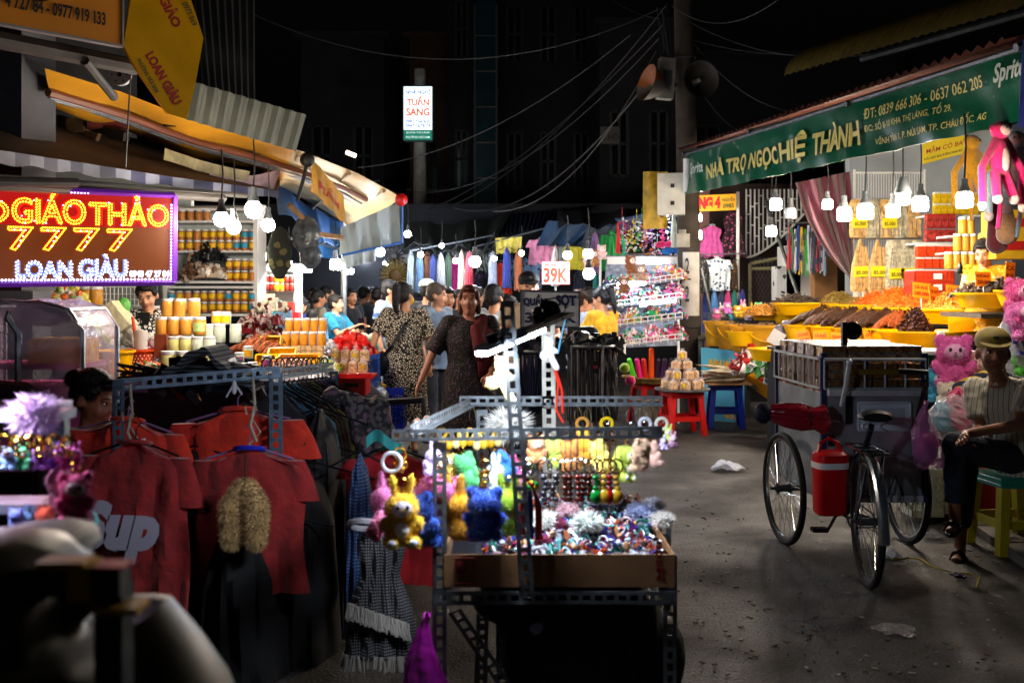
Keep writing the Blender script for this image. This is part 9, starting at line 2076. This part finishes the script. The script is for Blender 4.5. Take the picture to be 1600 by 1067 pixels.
# woman in floral dress with dark red vest
FLD=pmat('floral_black','floral','#0c080a','#6c4a56',60,thr=.30,c3='#4a2c3c')
def vest(t,L,k,hp,HM,he,up):
 b=MB();rr=torso_rings(L,.040*k,1.12,1,5,20)
 rr=[r[-7:]+r[:3] if False else r for r in rr];c=[sum(r,V())/len(r) for r in rr]
 # left half only, open at the front
 half=lambda r:[r[i % 20] for i in range(-4,7)]
 g=[half(r) for r in rr];vs=[p for r in g for p in r];n=len(g[0]);fs=[(i*n+j,i*n+j+1,(i+1)*n+j+1,(i+1)*n+j) for i in range(len(g)-1) for j in range(n-1)]
 b.add(vs,fs);o=b.obj('vest',mat('vest_wine','#5c0c18',.8,ns=8,na=.2,bump=.5),t);m=o.modifiers.new('s','SOLIDIFY');m.thickness=.012
 b=MB();b.cap(L['chest']+V((.06,-.12,.10)),L['pelvis']+V((.10,-.15,.18)),.05,.06);b.cap(L['shL']+V((-.05,-.03,.03)),L['chest']+V((.07,-.12,.06)),.05,.06);voxel(b,'folded_cloth',mat('vest_wine','#5c0c18',.8),t,.012,2)
x_=P(733,0,7.9).x
person('auburn haired woman in black floral dress with wine red cloth over her shoulder',stand(x_,7.9,.10,1.60,hy=-.12,hp=-.05,elR=(-.30,.0,1.10),wrR=(-.40,-.12,.88),elL=(.24,-.03,1.08),wrL=(.16,-.2,.95)),skin=mat('skin_warm','#a9705a',.5,ns=9,na=.1),hair='bob',hairm=REDHAIR,dress=FLD,hem=.35,sleeve=.95,girth=1.12,flare=.15,extra=vest,vox=.011)
# others in the middle
def strap(t,L,k,hp,HM,he,up):
 b=MB();b.loft([[p+d for d in (V((-.02,-.005,0)),V((.02,-.005,.0)),V((.02,.005,0)),V((-.02,.005,0)))] for p in (L['shR']+V((.03,-.02,.07)),L['chest']+V((-.02,-.16,.05)),L['pelvis']+V((.14,-.15,.06)))]);b.obj('strap',BLACKM,t,smooth=False)
person('man in white shirt seen from behind with a black strap, left of the grey board',stand(P(772,0,9.4).x,9.4,pi-.2,1.62,hy=-.3),hair='short',top=cloth('#b8bcc0'),bottom=cloth('#20242c'),sleeve=.55,extra=strap,girth=1.1)
person('woman with long black hair in pale pink top behind the slotted post',stand(P(795,0,10.0).x,10.0,pi-.5,1.52),hair='long',top=cloth('#b88890'),bottom=cloth('#1c1c24'),sleeve=.5)
person('dark haired person in white shirt behind the floral dress woman',stand(P(742,0,11.2).x,11.2,2.2,1.62),hair='short',top=cloth('#a0a4a0'),bottom=cloth('#26262c'))
def capx(col,logo=None):
 def f(t,L,k,hp,HM,he,up):
  b=MB();he(b,(0,.018,.062),(.088,.103,.072),0,18,12);b.obj('cap_crown',mat('cap'+col,col,.75,ns=12,na=.15,bump=.2),t)
  b=MB();b.loft([[hp(x*1.0,y,z) for x,y,z in [(.072*cos(a),-.055+-.085*sin(a)*(1 if 0 <= a <= pi else 0),.052+dz-.018*sin(a)) for a in [pi*q/10 for q in range(11)]]] for dz in (0,.008)]);b.obj('cap_brim',mat('cap'+col,col,.75),t,smooth=False)
  if logo:b=MB();he(b,(0,-.082,.085),(.016,.006,.010));b.obj('cap_emblem',mat('emblem'+logo,logo,.6),t)
 return f
person('man in dark cap and beige shirt behind the grey sale board',stand(P(826,0,8.8).x,8.8,.15,1.72,hp=.08,elL=(.24,-.08,1.1),wrL=(.12,-.3,1.12),elR=(-.24,-.08,1.1),wrR=(-.12,-.3,1.12)),skin=SKINL,hair='short',top=cloth('#b8a48c'),bottom=cloth('#20242c'),capped=True,extra=capx('#0c1018','#8a9098'),sleeve=.6,vox=.011)
person('woman with brown hair in white and blue top right of the grey board',stand(P(905,0,10.6).x,10.6,2.1,1.58,hy=.3),skin=SKINL,hair='tied',hairm=mat('brown_hair','#2c160c',.5,ns=50,na=.4),top=cloth('#a8b4d0'),bottom=cloth('#26282c'))
YT=cloth('#d89c18')
person('woman in amber yellow top facing away toward the trinket stand',stand(P(920,0,11.4).x,11.4,pi-.6,1.60,hp=.2),hair='short',top=YT,bottom=cloth('#1c1c20'),sleeve=.9,girth=1.1)
def flower(t,L,k,hp,HM,he,up):
 b=MB();he(b,(.04,.085,.085),(.022,.012,.022));b.obj('hair_flower',mat('flower_pale','#b8c4d0',.6),t)
person('woman in bright yellow top with ponytail reaching to the trinkets',stand(P(941,0,10.4).x,10.4,pi+.75,1.60,hy=.2,hp=.3,elR=(-.24,-.12,1.12),wrR=(-.2,-.34,1.05),elL=(.22,-.1,1.12),wrL=(.16,-.33,1.08)),skin=SKINL,hair='pony',hairm=mat('blueblack_hair','#0a0e1a',.4,ns=50,na=.4,bump=.5),top=cloth('#e0ac24'),bottom=cloth('#1c1c20'),sleeve=.95,girth=1.1,extra=flower)
# people down the lane
person('man in pale blue printed shirt walking away in profile down the lane',stand(P(610,0,12.3).x,12.3,1.0,1.70,hy=.5),skin=SKINL,hair='short',top=pmat('shirt_paleblue','bands','#a8bcc8','#3c5c98',4,thr=.2),bottom=cloth('#7a94ac'),sleeve=.6,vox=.014)
person('person in dark shirt and black trousers seen from behind down the lane',stand(P(589,0,15.5).x,15.5,pi-.2,1.62),hair='short',top=cloth('#141c26'),bottom=cloth('#08090c'),vox=.016)
person('bald topped man in olive shirt farther down the lane',stand(P(569,0,16.2).x,16.2,2.6,1.64),hair='short',top=cloth('#4c4630'),bottom=cloth('#26241c'),vox=.016)
person('woman with covered face beside the dark shirted person in the lane',stand(P(580,0,17.0).x,17.0,.6,1.64),skin=SKINL,hair='short',top=cloth('#3a3434'),bottom=cloth('#1c1c20'),vox=.018)
def phone(side='R',big=1.0):
 def f(t,L,k,hp,HM,he,up):
  w=L['wr'+side];d=(L['wr'+side]-L['el'+side]).normalized();b=MB();b.box(w+d*.09,(.075*big,.010,.15*big),0,Matrix.Rotation(.3,3,'X'));b.obj('phone',mat('phone_dark','#1c1024',.25),t,smooth=False)
 return f
person('boy in turquoise shirt raising a phone, facing right in the lane',stand(P(524,0,12.6).x,12.6,1.2,1.52,hy=.25,elR=(-.20,-.16,1.12),wrR=(-.10,-.36,1.22),elL=(.20,-.18,1.12),wrL=(.10,-.38,1.20)),skin=SKINL,hair='short',top=cloth('#1c80a8'),bottom=cloth('#2c4458'),sleeve=.75,vox=.013,extra=phone())
person('small boy in sky blue shirt seen from behind in the lane',stand(P(488,0,12.2).x,12.2,pi,1.34),hair='short',top=cloth('#4c94c8'),bottom=cloth('#28303c'),vox=.013)
person('woman in cream top with dark hair behind the small boy',stand(P(497,0,14.2).x,14.2,2.2,1.58),hair='tied',top=cloth('#8a8474'),bottom=cloth('#1c2028'),vox=.015)
person('man in grey blue shirt facing left behind the turquoise shirt boy',stand(P(511,0,15.0).x,15.0,1.8,1.64),skin=SKINL,hair='short',top=cloth('#4c5868'),bottom=cloth('#14161c'),vox=.016)
person('dark haired person deepest in the lane behind the cream top',stand(P(490,0,16.0).x,16.0,0,1.62),hair='short',top=cloth('#a8acb0'),bottom=cloth('#14161c'),vox=.018)
person('person in royal blue shirt bending beside the small wall shelf',stand(P(468,0,12.4).x,12.4,2.4,1.50,hp=.5),hair='short',top=cloth('#1c3ca0'),bottom=cloth('#10142c'),vox=.014)
person('person in black top in the shadow right of the turquoise shirt boy',stand(P(548,0,14.5).x,14.5,.8,1.60),hair='bob',top=cloth('#0c0e14'),bottom=cloth('#0c0e14'),vox=.015)
person('dark haired woman behind the grey haired man',stand(P(668,0,12.0).x,12.0,2.6,1.70),hair='short',top=cloth('#15161a'),bottom=cloth('#15161a'),vox=.015,extra=capx('#c8c8b8'))
person('short haired person in maroon top behind the smiling woman',stand(P(718,0,12.4).x,12.4,.4,1.58),hair='bob',top=cloth('#30101c'),bottom=cloth('#15161a'),vox=.015)
# woman with the phone
MZ=pmat('maze_bw','maze','#e0dcd4','#0c0c0c',30,thr=.16)
def ph2(t,L,k,hp,HM,he,up):
 b=MB();b.box((L['wrL']+L['wrR'])/2+V((0,-.05,.03)),(.13,.014,.075),0,Matrix.Rotation(-.5,3,'X'));b.obj('phone',mat('phone_dark','#1c1024',.25),t,smooth=False)
 b=MB();b.loft([[p+f for f in (V((-.05,0,0)),V((.05,0,0)),V((.05,.01,0)),V((-.05,.01,0)))] for p in (L['neck']+V((0,-.11,-.01)),L['chest']+V((0,-.145,.07)))]);b.obj('neckline',BLACKM,t,smooth=False)
person('seated woman in black and white maze print shirt looking at her phone',stand(P(232,0,8.45).x,8.45,.15,1.66,hp=.45,elR=(-.30,-.02,1.08),wrR=(-.10,-.24,1.16),elL=(.28,-.02,1.06),wrL=(.05,-.26,1.10),head=(0,-.05,1.52)),skin=SKINL,hair='short',top=MZ,bottom=cloth('#16161c'),sleeve=.6,extra=ph2,girth=1.1,vox=.011,curl=.9)
# woman crouching at the rack, dark profile
x0_,y0_=P(108,0,4.5).x,4.5
def sit(x,y,yaw,seat=.40,k=1.0,lean=.12,**ov):
 rot=Matrix.Rotation(yaw,3,'Z')
 J=dict(pelvis=(0,0,seat+.09),chest=(0,-lean*.7,seat+.37),neck=(0,-lean,seat+.545),head=(0,-lean-.03,seat+.69),shL=(.165,-lean,seat+.51),shR=(-.165,-lean,seat+.51),elL=(.22,-lean-.12,seat+.26),elR=(-.22,-lean-.12,seat+.26),wrL=(.12,-lean-.30,seat+.22),wrR=(-.12,-lean-.30,seat+.22),hipL=(.09,-.02,seat+.07),hipR=(-.09,-.02,seat+.07),knL=(.12,-.40,seat+.08),knR=(-.12,-.40,seat+.08),anL=(.12,-.38,.08),anR=(-.12,-.38,.08))
 ex={a:ov.pop(a) for a in ('hy','hp') if a in ov};J.update(ov);J={a:rot @ V(v)+V((x,y,0)) for a,v in J.items()};J['k']=k;J['toe']=rot @ V((0,-1,0));J['hy']=yaw+ex.get('hy',0);J['hp']=ex.get('hp',0);return J
def bunclip(t,L,k,hp,HM,he,up):
 b=MB();he(b,(0,.10,.055),(.02,.015,.035));b.obj('hair_tie',mat('tie_green','#3c4c18',.6),t)
person('dark haired woman with a bun, seated in shadow beside the left keyring stand',sit(P(103,0,4.6).x,4.6,1.1,.38,1.0,.16,hy=.2,hp=.35),skin=SKIND,hair='bun',top=cloth('#2c1418'),bottom=BLKC,extra=bunclip,vox=.011)
stool('dark low stool under the seated woman with a bun',(P(103,0,4.6).x,4.6,0),'#301018',.37,.28)
# seller of the seafood stall
def sel(t,L,k,hp,HM,he,up):
 b=MB()
 for s in 'LR':
  for q in range(7):a=L['sh'+s]+V((0,0,.045));b.ell(a+V((.05*cos(q*.9),.05*sin(q*.9),-.01)),(.032,.032,.018))
 b.obj('frilled_straps',t.children[0].material_slots[0].material if False else FLY,t)
 b=MB();he(b,(.0,.10,.085),(.045,.03,.02));b.obj('hair_clip',mat('clip_cream','#c8ccc0',.5),t)
FLY=pmat('yellow_floral','floral','#e0a010','#d8ccb0',26,thr=.25,c3='#a86410')
sx_,sy_=P(1541,0,9.3).x,9.3
J=stand(sx_,sy_,-.75,1.62,hp=.45,elR=(-.20,-.08,1.10),wrR=(-.06,-.32,1.14),elL=(.22,-.06,1.10),wrL=(.02,-.34,1.12),head=(0,-.07,1.52))
dz=P(0,395,9.3).z-J['head'].z
for a in list(J):
 if isinstance(J[a],V) and a != 'toe':J[a]=J[a]+V((0,0,dz))
J['root']=V((sx_,sy_,dz))
person('seller woman in yellow floral sleeveless top bent over her hands behind the upper tray',J,skin=SKINL,hair='bun',top=FLY,bottom=cloth('#26262c'),sleeve=.12,extra=sel,girth=1.1,vox=.011,curl=1.0)
b=MB();b.box((0,0,dz/2),(1.2,.9,max(.05,dz)));tag(b.obj('platform',TBL,loc=(sx_,sy_+.1,0),smooth=False),'low wooden platform on which the seller woman stands','platform')
b=MB();b.lathe([(.02,0),(.024,.01),(.024,.07),(.014,.085),(.014,.10)],n=12);tag(b.obj('small_bottle',mat('bottle_black','#101418',.3),loc=P(1500,428,8.9)),'small black bottle with white cap in front of the seller','bottle')
# seated man in cap
S_=lambda px,py,Y:P(px,py,Y)
J=dict(pelvis=S_(1590,716,6.05),chest=S_(1576,646,6.0),neck=S_(1560,592,5.95),head=S_(1552,551,5.86),shL=S_(1606,608,5.84),shR=S_(1525,606,6.08),elL=S_(1592,664,5.62),wrL=S_(1508,678,5.48),elR=S_(1530,668,5.98),wrR=S_(1520,695,5.72),
         hipL=S_(1582,716,5.95),hipR=S_(1585,716,6.12),knL=S_(1490,692,5.62),knR=S_(1512,706,5.86),anL=S_(1492,806,5.68),anR=S_(1500,852,5.84),k=.98,toe=V((-1,-.25,0)),hy=-.28,hp=.05)
J['toeL']=V((-1,-.2,-.12));J['toeR']=V((-1,-.25,0));J['hdL']=V((-1,-.1,-.25));J['hdR']=V((-.3,-.3,-1));J['pnL']=V((0,0,-1));J['pnR']=V((-1,0,0));J['root']=V((2.75,5.85,0))
person('man in olive cap and pale striped shirt seated with crossed ankles beside the tricycle',J,skin=mat('skin_tan','#8f5c3e',.55,ns=9,na=.12),hair='short',top=pmat('shirt_striped','cross','#c0baa6','#565040',24,thr=.12),bottom=mat('jeans','#1c2636',.85,ns=30,na=.25,bump=.5),leg=.93,sleeve=.78,shoes='#0c0c0e',capped=True,extra=capx('#8a7838','#2c2814'),collar=True,vox=.009,curl=.5,girth=1.2,hs=1.12)
